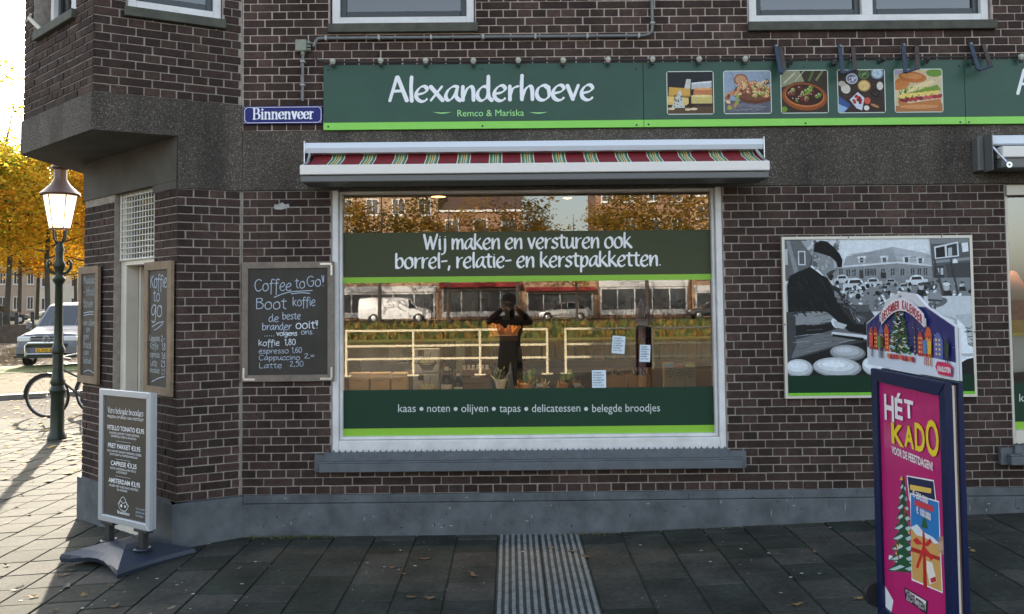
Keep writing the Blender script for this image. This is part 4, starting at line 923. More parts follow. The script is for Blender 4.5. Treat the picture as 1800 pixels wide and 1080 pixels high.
for text, xa, xb, y, hx, th, m in [('Coffee', 447, 513, 512, .058, .0062, CHALK), ('to', 518, 537, 507, .052, .006, CHALK), ('Go!', 539, 571, 504, .052, .006, CHALK), ('Boot', 448, 504.5, 544, .056, .0065, CHALK), ('koffie', 514, 555, 538, .044, .0055, CHALK), ('de', 472, 490.6, 566, .038, .0055, CHALK), ('beste', 496, 529, 561.5, .036, .0052, CHALK), ('brander', 460.5, 513, 580.5, .036, .0055, CHALK), ('ooit!', 519.5, 560, 578, .040, .0072, CHB), ('.....', 464, 483, 591.6, .03, .005, CHB), ('volgens', 486, 523, 590.5, .025, .0055, CHB), ('ons.', 529, 552, 588, .026, .0045, CHALK), ('koffie', 454, 492, 608, .029, .0052, CHB), ('1,80', 500, 520, 606.7, .030, .0052, CHB), ('espresso', 454.7, 508, 621.7, .026, .0042, CHALK), ('1,60', 512.6, 531, 620.5, .028, .0042, CHALK), ('Cappuccino', 454.7, 528, 633.5, .025, .0042, CHALK), ('2,=', 534.6, 553, 630, .024, .0042, CHALK), ('Latte', 454.7, 496, 647.5, .027, .004, CHALK), ('2,50', 509, 534, 644.5, .027, .004, CHALK)]:
    a, b = b1c(xa, y), b1c(xb, y); cb(text, a[0], b[0], a[1], hx, th, m, .14)
for pts in ([(482, 523), (497, 517), (515, 513), (549, 511)], [(512, 517), (530, 515), (545, 516)]):
    mb = MB(); ridge(mb, _smooth([b1c(*p) for p in pts]), lambda dx, dz, t: .006, yc, .0006); mb.build('writing', CHALK, b1)
# boards beside the corner door: face C
def onCw(s, d=0.0): return onC(s, d)
c1 = onC(.455, .012)
b2 = board((c1[0], c1[1], 1.10), rC, .445, .985, .062, 'narrow chalkboard reading koffie to go, right of the corner door')
c2 = onC(1.760, .012)
b3 = board((c2[0], c2[1], 1.11), rC, .425, .985, .062, 'narrow chalkboard with faint menu lines, left of the corner door')
cbp = b2
for t, xa, xb, z, hx, th, m in [('Koffie', .08, .36, .79, .066, .0075, CHALK), ('to', .13, .25, .69, .06, .0065, CHALK), ('go', .10, .29, .575, .085, .008, CHALK), ('Cappucino', .075, .25, .395, .03, .005, CHD), ('2,-', .27, .33, .395, .03, .005, CHALK), ('Koffie', .085, .23, .335, .032, .005, CHD), ('1,8', .28, .345, .335, .032, .005, CHALK), ('Espresso', .085, .25, .275, .03, .005, CHD), ('1,6', .28, .345, .27, .03, .005, CHALK), ('Latte', .09, .21, .21, .032, .005, CHD), ('2,5', .27, .34, .21, .032, .005, CHALK), ('chocolade', .085, .25, .16, .026, .004, CHD), ('2,5', .28, .34, .155, .026, .004, CHD)]: cb(t, xa, xb, z, hx, th, m, .2)
for pts in ([(.12, .50), (.22, .53), (.31, .54)], [(.16, .475), (.24, .50), (.30, .53)], [(.12, .09), (.22, .12), (.33, .14)]):
    mb = MB(); ridge(mb, _smooth(pts), lambda dx, dz, t: .006, yc, .0006); mb.build('writing', CHALK, b2)
cbp = b3
for t, xa, xb, z, hx, th, m in [('MVuuuAC', .08, .33, .84, .045, .0055, CHD), ('- bbad', .09, .33, .74, .045, .0055, CHD), ('Boven', .09, .30, .64, .045, .0055, CHD), ('van allen', .075, .35, .485, .035, .005, CHD), ('en', .16, .24, .43, .035, .005, CHD), ('een', .10, .22, .37, .035, .005, CHD), ('Brood', .09, .27, .295, .04, .005, CHD), ('van', .10, .22, .235, .035, .005, CHD), ('Gebak', .09, .28, .165, .035, .005, CHD)]: 
    cb(t.replace('V', 'v').replace('A', 'a').replace('C', 'c') if t.startswith('MV') else t, xa, xb, z, hx, th, m, .2)
for pts in ([(.10, .59), (.22, .60), (.31, .60)], [(.10, .57), (.22, .58), (.31, .58)], [(.12, .09), (.22, .11), (.33, .09)]):
    mb = MB(); ridge(mb, _smooth(pts), lambda dx, dz, t: .006, yc, .0006); mb.build('writing', CHALK, b3)
# torn sticker on the bricks
st = empty('torn_sticker', (-1.765, -.004, 2.475), 0, 'small torn white sticker remnant on the bricks above the coffee chalkboard', 'sticker')
mb = MB(); mb.face([(0, 0, .0), (.05, 0, -.005), (.115, 0, .01), (.11, 0, .04), (.08, 0, .035), (.06, 0, .05), (.03, 0, .035), (.0, 0, .035)]); mb.build('paper', mat('sticker_paper', (.42, .42, .42), .8, var=.5, vscale=60), st)

# ------------------------------------------------------------------ framed black and white photograph on the wall
pf = empty('wall_poster', (2.045, -.006, 1.02), .0, 'large framed black and white market photograph on the brick wall', 'poster')
W_, H_ = 1.43, 1.205
FR = mat('poster_frame', (.58, .55, .49), .45, metal=.2)
for nm, pts in (('frame_rail', [(0, 0), (W_, 0), (W_-.02, .02), (.02, .02)]), ('frame_rail', [(0, H_), (.02, H_-.02), (W_-.02, H_-.02), (W_, H_)]), ('frame_stile', [(0, 0), (.02, .02), (.02, H_-.02), (0, H_)]), ('frame_stile', [(W_, 0), (W_, H_), (W_-.02, H_-.02), (W_-.02, .02)])):
    mb = MB(); mb.prism(pts, -.03, -.0); mb.build(nm, FR, pf, recalc=True)
A = Art(.02, .02, W_-.04, H_-.04, y=-.02, step=1.5e-5); R_ = random.Random(4)
def G2(v): v = min(244, v*1.13); return (int(v*.95), int(v*.99), min(255, int(v*1.03)))
# u right, v up, in the poster; photograph occupies v .175..1
def pq(x, y):   # zoom pixel (1254x1080 crop) to uv
    return ((x-48)/(1195+ (y-60)*.016-48-(y-60)*.02), (1025-y)/(1025-78))
def PQ(pts, c): A.poly([pq(*p) for p in pts], G2(c))
def EL(x, y, rx, ry, c, rot=0, n=16): u, v = pq(x, y); A.ell(u, v, rx/1150, ry/880, G2(c), rot, n)
A.rect(0, 0, 1, 1, G2(205))
PQ([(48, 78), (400, 78), (400, 300), (48, 300)], 198)
PQ([(48, 80), (190, 80), (240, 200), (240, 330), (48, 330)], 96); PQ([(150, 85), (200, 85), (250, 190), (235, 200)], 150)
PQ([(45, 135), (68, 135), (68, 232), (45, 232)], 170); PQ([(132, 148), (178, 148), (178, 235), (132, 235)], 190); PQ([(139, 155), (171, 155), (171, 228), (139, 228)], 84)
for i in range(70): EL(200+R_.random()*190, 85+R_.random()*150, 13, 10, R_.choice([90, 120, 150, 110, 180]), R_.random()*3, 7)
PQ([(60, 85), (82, 85), (130, 270), (105, 285)], 130)
# long market building with hipped roof
PQ([(345, 255), (740, 222), (965, 245), (965, 330), (345, 340)], 128); PQ([(408, 245), (430, 185), (720, 128), (745, 222)], 148); PQ([(720, 128), (950, 175), (968, 245), (745, 220)], 168); PQ([(345, 245), (745, 219), (968, 242), (968, 250), (745, 229), (345, 256)], 196)
for x in (395, 440, 475, 520, 555, 575, 600, 655, 715, 775, 838, 880, 918): PQ([(x-11, 262), (x+11, 260), (x+11, 302), (x-11, 304)], 60); PQ([(x-2, 262), (x+1, 262), (x+1, 302), (x-2, 302)], 150)
for x, y in ((522, 205), (663, 205), (800, 205), (885, 212)): PQ([(x-24, y-22), (x+30, y-22), (x+20, y+20), (x-16, y+20)], 205); PQ([(x-8, y-12), (x+14, y-12), (x+14, y+18), (x-8, y+18)], 70)

for i in range(160): x = 350+R_.random()*610; y = 258+R_.random()*70; PQ([(x, y), (x+R_.uniform(8, 26), y-.6), (x+R_.uniform(8, 26), y+2), (x, y+2)], R_.choice([112, 146, 120, 136]))
for i in range(90): x = 440+R_.random()*500; y = 150+R_.random()*68; PQ([(x, y), (x+R_.uniform(14, 50), y-2), (x+R_.uniform(14, 50), y), (x, y+2)], R_.choice([138, 160, 150]))
PQ([(640, 285), (672, 285), (672, 345), (640, 345)], 50); PQ([(510, 270), (532, 270), (532, 318), (510, 318)], 60)
# right hand pub front
PQ([(950, 70), (1200, 66), (1206, 400), (970, 400)], 84); PQ([(950, 70), (1200, 66), (1200, 110), (955, 112)], 120); PQ([(975, 130), (1125, 100), (1128, 190), (978, 205)], 200); PQ([(984, 138), (1040, 126), (1042, 192), (985, 198)], 40); PQ([(1052, 124), (1116, 110), (1118, 184), (1054, 190)], 56); PQ([(1060, 140), (1085, 135), (1085, 188), (1060, 190)], 170); PQ([(965, 215), (1195, 195), (1196, 212), (966, 232)], 130); EL(1102, 228, 16, 22, 210); PQ([(1145, 110), (1185, 105), (1188, 160), (1150, 165)], 210)
PQ([(970, 250), (1030, 245), (1030, 345), (970, 345)], 56); PQ([(1040, 235), (1196, 225), (1196, 330), (1060, 345)], 66)
for x in (985, 1010): PQ([(x, 262), (x+16, 260), (x+16, 300), (x, 302)], 180)
PQ([(350, 320), (1206, 320), (1206, 520), (350, 520)], 118)
# cars and people
def car(x, y, w_, c): 
    EL(x, y-22*w_, 48*w_, 26*w_, c); PQ([(x-75*w_, y-16*w_), (x+75*w_, y-20*w_), (x+80*w_, y+18*w_), (x-78*w_, y+22*w_)], c-20); PQ([(x-32*w_, y-36*w_), (x+30*w_, y-38*w_), (x+36*w_, y-18*w_), (x-38*w_, y-16*w_)], 50); EL(x-45*w_, y+18*w_, 17*w_, 17*w_, 36); EL(x+45*w_, y+18*w_, 17*w_, 17*w_, 36)
for q in ((400, 330, .7, 200), (480, 365, 1.0, 205), (590, 352, .75, 190), (450, 410, 1.0, 190), (700, 350, .6, 160), (860, 345, .9, 215), (650, 395, .8, 140), (780, 380, .6, 170), (940, 370, .6, 90)): car(*q)
for i in range(90): x = 360+R_.random()*830; y = 340+R_.random()*120; EL(x, y, 5+R_.random()*8, 4+R_.random()*9, R_.choice([40, 70, 110, 190, 230, 60]), R_.random()*3, 6)
for x, y, s in ((885, 372, 1.0), (1042, 375, 1.15), (1140, 360, .7)):
    PQ([(x-32*s, y+58*s), (x-24*s, y+20*s), (x+24*s, y+20*s), (x+34*s, y+58*s)], 44); EL(x, y, 17*s, 20*s, 170); EL(x, y-14*s, 20*s, 9*s, 70 if s < 1.1 else 200)
PQ([(1070, 205), (1078, 200), (1118, 420), (1106, 425)], 60); PQ([(966, 205), (976, 200), (1028, 420), (1014, 430)], 66)
# stage / wagon, hat, white coat on the right
PQ([(900, 430), (1206, 432), (1206, 620), (1060, 560), (900, 520)], 186); EL(985, 470, 62, 26, 96, .25); EL(968, 440, 46, 38, 130); PQ([(925, 448), (1010, 455), (1010, 466), (924, 460)], 60); PQ([(1090, 545), (1206, 540), (1206, 790), (1100, 790)], 170)
PQ([(1100, 570), (1150, 620), (1160, 730), (1206, 745), (1206, 780), (1100, 780)], 222)
for i in range(16): x = 1140+R_.random()*70; y = 620+R_.random()*110; A.line([pq(x, y), pq(x+30, y+R_.uniform(-20, 20))], .005, G2(60))
PQ([(1100, 830), (1206, 795), (1206, 905), (1100, 905)], 30); A.line([pq(1110, 830), pq(1150, 808), pq(1206, 800)], .012, G2(220))
for i in range(70): x = 360+R_.random()*640; y = 400+R_.random()*110; EL(x, y, 6+R_.random()*14, 3+R_.random()*8, R_.choice([30, 60, 90, 210, 200, 150]), R_.random()*3, 7)
# wagon boards
PQ([(48, 520), (345, 520), (560, 500), (600, 560), (600, 905), (48, 905)], 60)
PQ([(60, 535), (260, 515), (345, 535), (350, 580), (60, 610)], 128); PQ([(100, 600), (340, 580), (330, 640), (100, 670)], 30); PQ([(90, 690), (420, 610), (560, 640), (430, 700), (75, 800)], 100); PQ([(60, 530), (105, 530), (105, 720), (70, 800), (55, 800)], 62)
for i in range(30): x = 70+R_.random()*400; y = 530+R_.random()*240; A.line([pq(x, y), pq(x+70+R_.random()*60, y-6-R_.random()*12)], .003, G2(R_.choice([80, 140, 70, 120])))
PQ([(330, 640), (540, 665), (540, 690), (320, 655)], 190); PQ([(330, 655), (520, 680), (520, 700), (330, 668)], 24); PQ([(440, 480), (560, 478), (560, 520), (440, 520)], 80)
PQ([(70, 810), (330, 740), (540, 700), (560, 760), (560, 905), (70, 905)], 28)
for x, y, rx, ry, c in ((420, 770, 110, 45, 150), (120, 860, 85, 52, 190), (352, 856, 150, 56, 184), (590, 850, 85, 56, 196)):
    EL(x, y, rx, ry, c-50, -.06, 26); EL(x-4, y-6, rx*.94, ry*.88, c-12, -.06, 26); EL(x-10, y-12, rx*.76, ry*.60, c+14, -.06, 22); EL(x-20, y-18, rx*.46, ry*.30, c+32, -.06, 20)
# man seen from behind: coat, arm, head, beret
PQ([(60, 520), (58, 360), (75, 300), (140, 270), (205, 245), (290, 290), (330, 350), (400, 430), (470, 520), (530, 550), (540, 660), (430, 640), (300, 520), (200, 515)], 26)
PQ([(320, 350), (372, 372), (390, 410), (430, 470), (500, 540), (520, 590), (470, 600), (400, 520), (350, 430)], 44); PQ([(345, 380), (390, 430), (385, 445), (350, 430)], 120); PQ([(360, 440), (400, 455), (405, 470), (365, 465)], 96); PQ([(470, 530), (520, 545), (540, 560), (520, 600), (480, 590)], 78)
A.line([pq(470, 540), pq(500, 580)], .006, G2(190)); A.line([pq(440, 500), pq(470, 570)], .005, G2(110))
PQ([(205, 245), (215, 230), (250, 255), (290, 300), (278, 300)], 215)
PQ([(225, 160), (212, 240), (250, 262), (290, 305), (320, 320), (345, 280), (372, 240), (368, 200), (330, 170)], 128); PQ([(292, 205), (304, 196), (316, 206), (318, 228), (306, 252), (296, 246)], 178); PQ([(300, 212), (309, 208), (311, 226), (304, 240)], 118); PQ([(228, 165), (218, 235), (245, 250), (255, 180)], 84); PQ([(300, 290), (318, 320), (345, 285), (360, 262), (330, 270)], 60); PQ([(345, 200), (370, 205), (375, 235), (352, 262)], 160)

for i in range(60): x = 75+R_.random()*230; y = 300+R_.random()*200; A.line([pq(x, y), pq(x+R_.uniform(10, 40), y+R_.uniform(20, 60))], .006, G2(R_.choice([24, 34, 40, 20])))
for i in range(26): x = 330+R_.random()*160; y = 360+(x-330)*1.05+R_.uniform(-10, 60); A.line([pq(x, y), pq(x+R_.uniform(8, 30), y+R_.uniform(-8, 26))], .006, G2(R_.choice([60, 84, 36, 110])))
for i in range(40): x = 232+R_.random()*100; y = 170+R_.random()*90; EL(x, y, 10, 7, R_.choice([138, 150, 120, 132]), R_.random()*3, 7)
PQ([(318, 300), (336, 288), (345, 300), (338, 326), (322, 330)], 34)
PQ([(228, 150), (235, 105), (270, 86), (310, 92), (350, 125), (385, 165), (403, 205), (398, 250), (372, 248), (362, 215), (330, 185), (270, 165)], 20)
EL(345, 590, 18, 30, 200, .5); PQ([(340, 575), (420, 600), (400, 625), (345, 615)], 170)
A.rect(0, 0, 1, .128, (14, 52, 36)); A.rect(0, 0, 1, .018, (120, 196, 60))
A.build('picture', pf, mat('poster_print', attr=True, rough=.5, spec=.18, var=.22, vscale=38))
for x, z in ((1.2, H_-.008), (.008, .55), (W_-.008, .48), (.5, H_-.008)): mb = MB(); mb.lathe([(.006, 0), (.0001, -.004)], (x, -.031, z), 8, 'Y'); mb.build('screw', DARK, pf)

# ------------------------------------------------------------------ menu stand at the left (water-filled base)
ms = empty('menu_stand', (-2.66, -.40, 0), 0, 'silver framed sandwich menu stand on a blue grey plastic base by the corner door', 'menu stand')
ang = -math.atan2(.36, .54); ms.rotation_euler = (0, 0, ang); zg0 = zg(-2.66, -.4); ms.location.z = zg0
W2, Ht, z0_ = .612, .925, .245-zg0
mb = MB(); t = .045
for nm, pts in (('frame_rail', [(-W2/2, z0_), (W2/2, z0_), (W2/2-t, z0_+t), (-W2/2+t, z0_+t)]), ('frame_rail', [(-W2/2, z0_+Ht), (-W2/2+t, z0_+Ht-t), (W2/2-t, z0_+Ht-t), (W2/2, z0_+Ht)]), ('frame_stile', [(-W2/2, z0_), (-W2/2+t, z0_+t), (-W2/2+t, z0_+Ht-t), (-W2/2, z0_+Ht)]), ('frame_stile', [(W2/2, z0_), (W2/2, z0_+Ht), (W2/2-t, z0_+Ht-t), (W2/2-t, z0_+t)])):
    mb = MB(); mb.prism(pts, -.045, -.012); mb.build(nm, mat('silver_frame', (.50, .53, .57), .35, metal=.5), ms, recalc=True, bevel=.004)
mb = MB(); mb.box(-W2/2+.004, W2/2-.004, -.010, .012, z0_+.004, z0_+Ht-.004, ch=.003); mb.build('back_frame', MATS['silver_frame'], ms)
MENU = mat('menu_print', (.060, .056, .048), .22, var=.3, vscale=2, coat=.4)
mb = MB(); mb.box(-W2/2+t-.003, W2/2-t+.003, -.030, -.02, z0_+t-.003, z0_+Ht-t+.003); mb.build('poster_sheet', MENU, ms)
def ml(text, u0, u1, v, h, kind='s', m=None, bold=.0):
    x0 = -W2/2+t+(W2-2*t)*u0; x1 = -W2/2+t+(W2-2*t)*u1; z = z0_+t+(Ht-2*t)*v
    if kind == 'h': hand(text, x0, x1, z, h*.8, .0046, parent=ms, y=-.031, m=m or LETTER)
    else: sans(text, x0, x1, z, h, parent=ms, y=-.031, m=m or LETTER, bold=bold)
ml('Vers belegde broodjes', .08, .90, .855, .034, 'h'); ml('PRIJZEN OP BASIS VAN PISTOLET', .08, .91, .815, .018, bold=.0)
ml('VITELLO TONATO €3,95', .07, .92, .715, .033, bold=.0006); ml('KALFSROLLADE MET TONIJN DRESSING,', .13, .82, .682, .015); ml('KAPPERTJES, RODE UI & RUCOLA', .17, .75, .655, .015)
ml('PRET PAKKET €3,95', .10, .84, .565, .033, bold=.0006); ml('FILET HAM MET ZWARTE TAPENADE, OLIJFJES,', .08, .87, .53, .015); ml('ZONTOMAAT & PARMEZAANSE KAAS', .14, .78, .503, .015)
ml('CAPRESE €3,25', .17, .76, .42, .033, bold=.0006); ml('BUFFEL MOZZARELLA MET PESTO', .16, .75, .388, .015); ml('& ZONTOMAAT', .30, .55, .362, .015)
ml('AMSTERDAM €3,95', .12, .84, .275, .033, bold=.0006); ml('ROSBIEF MET OUDE KAAS, MOSTERD', .14, .80, .243, .015); ml('SLA & AUGURK', .32, .56, .217, .015)
for v in (.625, .475, .335):
    x0 = -W2/2+t+(W2-2*t)*.28; x1 = -W2/2+t+(W2-2*t)*.62; z = z0_+t+(Ht-2*t)*v; mb = MB(); mb.box(x0, x1, -.0315, -.030, z, z+.0012); mb.build('rule', LETTER, ms)
ax = -.02; az = z0_+.115; mb = MB()
for pts in ([(ax-.045, az+.02), (ax-.03, az+.055), (ax, az+.075), (ax+.03, az+.055), (ax+.05, az+.02)], [(ax-.055, az+.02), (ax-.03, az-.015), (ax+.03, az-.018), (ax+.065, az+.02)], [(ax-.06, az+.02), (ax-.03, az+.045), (ax, az+.03), (ax+.03, az+.042), (ax+.065, az+.02)]):
    ridge(mb, _smooth(pts), lambda dx, dz, t: .0035, -.031, .0004)
mb.lathe([(.011, 0), (.0001, -.0006)], (ax-.02, -.031, az+.012), 12, 'Y'); mb.lathe([(.009, 0), (.0001, -.0006)], (ax+.025, -.031, az+.012), 12, 'Y'); mb.build('emblem', LETTER, ms)
hand('Alexanderhoeve', ax-.07, ax+.08, az-.045, .015, .003, parent=ms, y=-.031)
for k, tt in enumerate(('Dit is een', 'selectie van', 'broodjes...')): hand(tt, .13, .235, z0_+.125-k*.024, .010, .0022, parent=ms, y=-.031, m=CHALK)
PLB = mat('base_plastic', (.026, .035, .055), .5, var=.2, vscale=7, bump=.05)
mb = MB()   # domed water base with concave front edges: rings from the rim up to the top
def base_ring(sc, z, conc):
    L_, D_ = .335*sc, .285*sc; pts = []
    for (xa, ya), (xb, yb), c in (((-L_, -D_), (L_, -D_), conc), ((L_, -D_), (L_, D_), .02*sc), ((L_, D_), (-L_, D_), conc), ((-L_, D_), (-L_, -D_), conc*.9)):
        for k in range(8):
            s_ = k/8; x = xa+(xb-xa)*s_; y = ya+(yb-ya)*s_; nx, ny = (yb-ya), -(xb-xa); l = math.hypot(nx, ny); q = c*math.sin(math.pi*s_)
            pts.append((x-nx/l*q, y-ny/l*q, z))
    return pts
rings = [base_ring(1.0, .0, .075), base_ring(1.03, .03, .07), base_ring(1.0, .055, .07), base_ring(.72, .085, .04), base_ring(.42, .115, .015), base_ring(.2, .125, 0)]
for a, b in zip(rings[:-1], rings[1:]):
    for k in range(32): mb.face([a[k], a[(k+1) % 32], b[(k+1) % 32], b[k]])
mb.face(rings[-1]); bs = mb.build('base', PLB, ms, smooth=True, rz=0)
for v in bs.data.vertices:     # arch under the long edges
    x, y, z = v.co
    if z < .03 and abs(x) < .26 : v.co.z = z+.032*max(0, math.cos(x/.26*math.pi/2))
for sx in (-.20, .20):
    mb = MB(); mb.box(sx-.028, sx+.028, -.04, .005, .07, z0_+.0, ch=.004); mb.box(sx-.075, sx+.075, -.045, .01, z0_-.022, z0_-.001, ch=.004); mb.build('leg', DARK, ms)
    mb = MB(); mb.lathe([(.05, .098), (.062, .108), (.05, .115), (.032, .108)], (sx, -.018, 0), 16); mb.build('collar', PLB, ms, smooth=True)

# ------------------------------------------------------------------ lottery stand at the right
d1, d2 = 3.52, 2.88
q1 = Vector(((1527-885)/FPX*d1, -6.326+d1)); q2 = Vector(((1660-885)/FPX*d2, -6.326+d2))
gs = zg(q2.x, q2.y); ks = empty('lottery_stand', (q1.x, q1.y, gs), math.atan2(q2.y-q1.y, q2.x-q1.x), 'tall blue framed poster stand with a pink lottery gift poster', 'poster stand')
W3 = (q2-q1).length; zt3 = 1.76-(672-522.3)/FPX*d2-gs; zb3 = .42
BF = mat('navy_frame', (.006, .012, .055), .35, spec=.35)
for (y0, y1, nm) in ((-.026, -.002, ''), (.016, .036, '')):
    s = -1
    for n_, pts in (('frame_stile', [(0, zb3), (.052, zb3+.05), (.052, zt3-.05), (0, zt3)]), ('frame_stile', [(W3, zb3), (W3, zt3), (W3-.052, zt3-.05), (W3-.052, zb3+.05)]), ('frame_rail', [(0, zt3), (.052, zt3-.05), (W3-.052, zt3-.05), (W3, zt3)]), ('frame_rail', [(0, zb3), (W3, zb3), (W3-.052, zb3+.05), (.052, zb3+.05)])):
        mb = MB(); mb.prism(pts, y0, y1); mb.build(n_, BF, ks, recalc=True, bevel=.004)
mb = MB(); mb.box(.012, W3-.006, .0, .007, zb3+.01, zt3-.01); mb.build('backing_board', CREAM, ks)
mb = MB(); mb.box(.012, W3-.012, .009, .020, zb3+.01, zt3-.01); mb.build('backing_board', mat('backing_brown', (.22, .14, .10), .6), ks)
for x in (.1, W3-.1):
    mb = MB(); mb.box(x-.02, x+.02, -.005, .035, .08, zb3); mb.build('leg', DARK, ks)
mb = MB(); mb.prism([(.0, .02), (W3, .02), (W3-.05, .09), (.05, .09)], -.22, .25); mb.build('base', DARK, ks, bevel=.01, recalc=True)
for x in (-.02, ): mb = MB(); mb.lathe([(.001, -.02), (.05, -.02), (.055, 0), (.05, .02), (.001, .02)], (x, -.02, .50), 14, 'X'); mb.build('wheel', DARK, ks, smooth=True)
mb = MB(); mb.box(-.012, .0, .01, .03, zt3-.52, zt3-.30); mb.build('hook', DARK, ks)
pw, ph = W3-.104+.01, zt3-zb3-.1+.01
A = Art(.047, zb3+.045, pw, ph, y=-.012, step=1.5e-5)
MAG = (178, 22, 104)
A.rect(0, 0, 1, 1, MAG); A.poly([(0, 0), (1, 0), (1, .02), (.2, .05), (0, .10)], (226, 232, 240))
for i in range(10): A.poly([(R_.random(), .0), (R_.random(), .0), (R_.random(), 1)], (184, 26, 108))
def ur(x, y):    # pixel of the 540x1080 crop to poster uv
    Lx = 88+(y-60)*.054; Rx = 355+(y-110)*.057; u = (x-Lx)/(Rx-Lx); d_t = 62+u*50
    # perspective: convert the horizontal fraction to the true one, then the height
    ut = u/(u+(1-u)*d1/d2*.99); ut = u*d1/(u*d1+(1-u)*d2) if True else ut
    dd = d1+(d2-d1)*ut; top = zt3+gs-.05; X = 1500+x*220/540; Yp = 640+y*440/1080; zz = 1.76-(Yp-(530-(X-885)*.0101))/FPX*dd
    return (min(max(ut, 0), 1), (zz-gs-zb3-.045)/ph)
def KP(pts, c): A.poly([ur(*p) for p in pts], c)
KP([(150, 795), (240, 838), (240, 868), (190, 835), (148, 812)], (226, 236, 244))
for i in range(9):
    yy = 500+i*42; wd = 14+i*6.4; xc = 200+i*1.2
    KP([(xc, yy-30), (xc+wd, yy+34+i*2), (xc-wd, yy+24)], (30, 70+i*2, 50)); 
    KP([(xc-wd*.9, yy+20), (xc-wd*.2, yy+6), (xc+wd*.1, yy+16), (xc-wd*.5, yy+26)], (190, 214, 216)); KP([(xc+wd*.1, yy+24), (xc+wd*.6, yy+16), (xc+wd*.9, yy+30), (xc+wd*.4, yy+36)], (176, 200, 206))
for i in range(24): x_ = 165+R_.random()*70; y_ = 560+R_.random()*270; u, v = ur(x_, y_); A.ell(u, v, .012, .008, R_.choice([(220, 190, 90), (170, 60, 40), (60, 110, 60)]), 0, 6)
KP([(192, 470), (200, 488), (186, 488)], (230, 190, 60))
KP([(213, 470), (328, 500), (342, 600), (228, 580)], (235, 235, 240)); KP([(217, 476), (326, 506), (338, 600), (232, 578)], (30, 34, 74)); KP([(228, 510), (318, 535), (318, 556), (230, 532)], (226, 190, 90))
KP([(230, 545), (352, 592), (378, 985), (246, 912)], (238, 238, 242)); KP([(234, 552), (350, 597), (360, 790), (238, 740)], (40, 120, 190)); KP([(236, 690), (270, 712), (300, 722), (360, 775), (374, 978), (248, 906)], (206, 160, 90))
KP([(236, 690), (262, 680), (290, 716), (330, 742), (358, 772), (340, 772), (300, 742), (262, 726)], (214, 226, 236))
for pts in ([(285, 700), (296, 730), (312, 962), (296, 950)], [(240, 772), (362, 830), (362, 846), (240, 790)]): KP(pts, (176, 28, 34))
for pts in ([(292, 770), (262, 735), (246, 745), (262, 765)], [(292, 770), (318, 745), (328, 762), (310, 780)], [(288, 775), (262, 860), (272, 868), (298, 790)], [(298, 780), (336, 830), (326, 842), (292, 794)]): KP(pts, (200, 36, 40))
KP([(306, 838), (330, 850), (352, 930), (322, 942), (308, 880)], (232, 228, 222)); KP([(324, 915), (346, 910), (350, 930), (328, 936)], (190, 40, 60))
KP([(356, 745), (386, 742), (398, 770), (396, 830), (372, 820), (352, 800)], (170, 130, 110)); KP([(352, 770), (372, 762), (376, 800), (356, 806)], (196, 160, 140))
KP([(250, 575), (330, 612), (328, 636), (250, 600)], (196, 60, 70)); KP([(286, 660), (296, 650), (310, 705), (280, 695)], (40, 90, 60))
KP([(216, 938), (230, 946), (316, 1010), (314, 1062), (222, 990)], (30, 28, 34)); KP([(222, 946), (308, 1008), (308, 1052), (226, 990)], (240, 236, 238))
A.build('poster', ks, mat('pink_print', attr=True, rough=.35, coat=.35))
def kt(text, xa, ya, xb, h, m, bold=0.0, shear=0):
    a = ur(xa, ya); b = ur(xb, ya); x0 = .047+a[0]*pw; x1 = .047+b[0]*pw; sans(text, x0, x1, zb3+.045+a[1]*ph, h, parent=ks, y=-.0165, m=m, bold=bold, shear=shear)
KW = mat('poster_white', (.80, .74, .78), .4); KY = mat('poster_yellow', (.75, .58, .02), .4); KD = mat('poster_dark', (.02, .02, .03), .4); KR = mat('poster_red', (.45, .03, .06), .4)

def kl(ch, xa, xb, yb, ytop, m, bold=.0035):
    a = ur(xa, yb); b = ur(xb, yb); c = ur((xa+xb)/2, ytop); c0 = ur((xa+xb)/2, yb)
    sans(ch, .047+a[0]*pw, .047+b[0]*pw, zb3+.045+c0[1]*ph, (c[1]-c0[1])*ph, parent=ks, y=-.0165, m=m, bold=bold)
for q_ in (('H', 122, 160, 232, 124), ('É', 164, 196, 229, 142), ('T', 203, 240, 226, 152)): kl(*q_, KW)
for q_ in (('K', 153, 203, 337, 252), ('A', 206, 246, 352, 262), ('D', 251, 292, 372, 254), ('O', 298, 352, 395, 240)): kl(*q_, KY)
kt('VOOR DE FEESTDAGEN!', 154, 372, 322, .030, KW, .0012)
kt('€ 200.000', 244, 560, 308, .024, KW, .001); kt('€ 100.000', 262, 632, 322, .026, KW, .001); kt('KRASLOTEN', 228, 985, 306, .036, KD, .0012, .15)
# cardboard calendar clipped on top of the stand
cw = .70; ca = empty('calendar_topper', (q1.x, q1.y, gs+zt3), ks.rotation_euler.z, 'printed December calendar card standing on top of the pink poster stand', 'calendar card')
xl, xr = -.062, W3+.055; zl = .012
shape = [(xl, zl), (xr, zl), (xr, .195), (xl+(xr-xl)*.72, .262), (xl+(xr-xl)*.62, .305), (xl+(xr-xl)*.45, .315), (xl+(xr-xl)*.28, .285), (xl+(xr-xl)*.22, .245), (xl, .185)]
mb = MB(); mb.prism(shape, -.012, -.004); mb.build('card', mat('card_white', (.60, .62, .68), .5), ca, recalc=True)
mb = MB(); mb.prism([(x+.004, z-.006 if z > .1 else z) for x, z in shape], -.003, .003); mb.build('card', MATS['card_white'], ca, recalc=True)
A = Art(xl, zl, xr-xl, .30, y=-.0125, step=1.5e-5); 
A.poly([(.004, .01), (.996, .01), (.992, .60), (.72, .82), (.28, .82), (.004, .565)], (24, 36, 104)); A.poly([(.004, .01), (.996, .01), (.996, .20), (.6, .24), (.3, .3), (.004, .24)], (206, 218, 236))
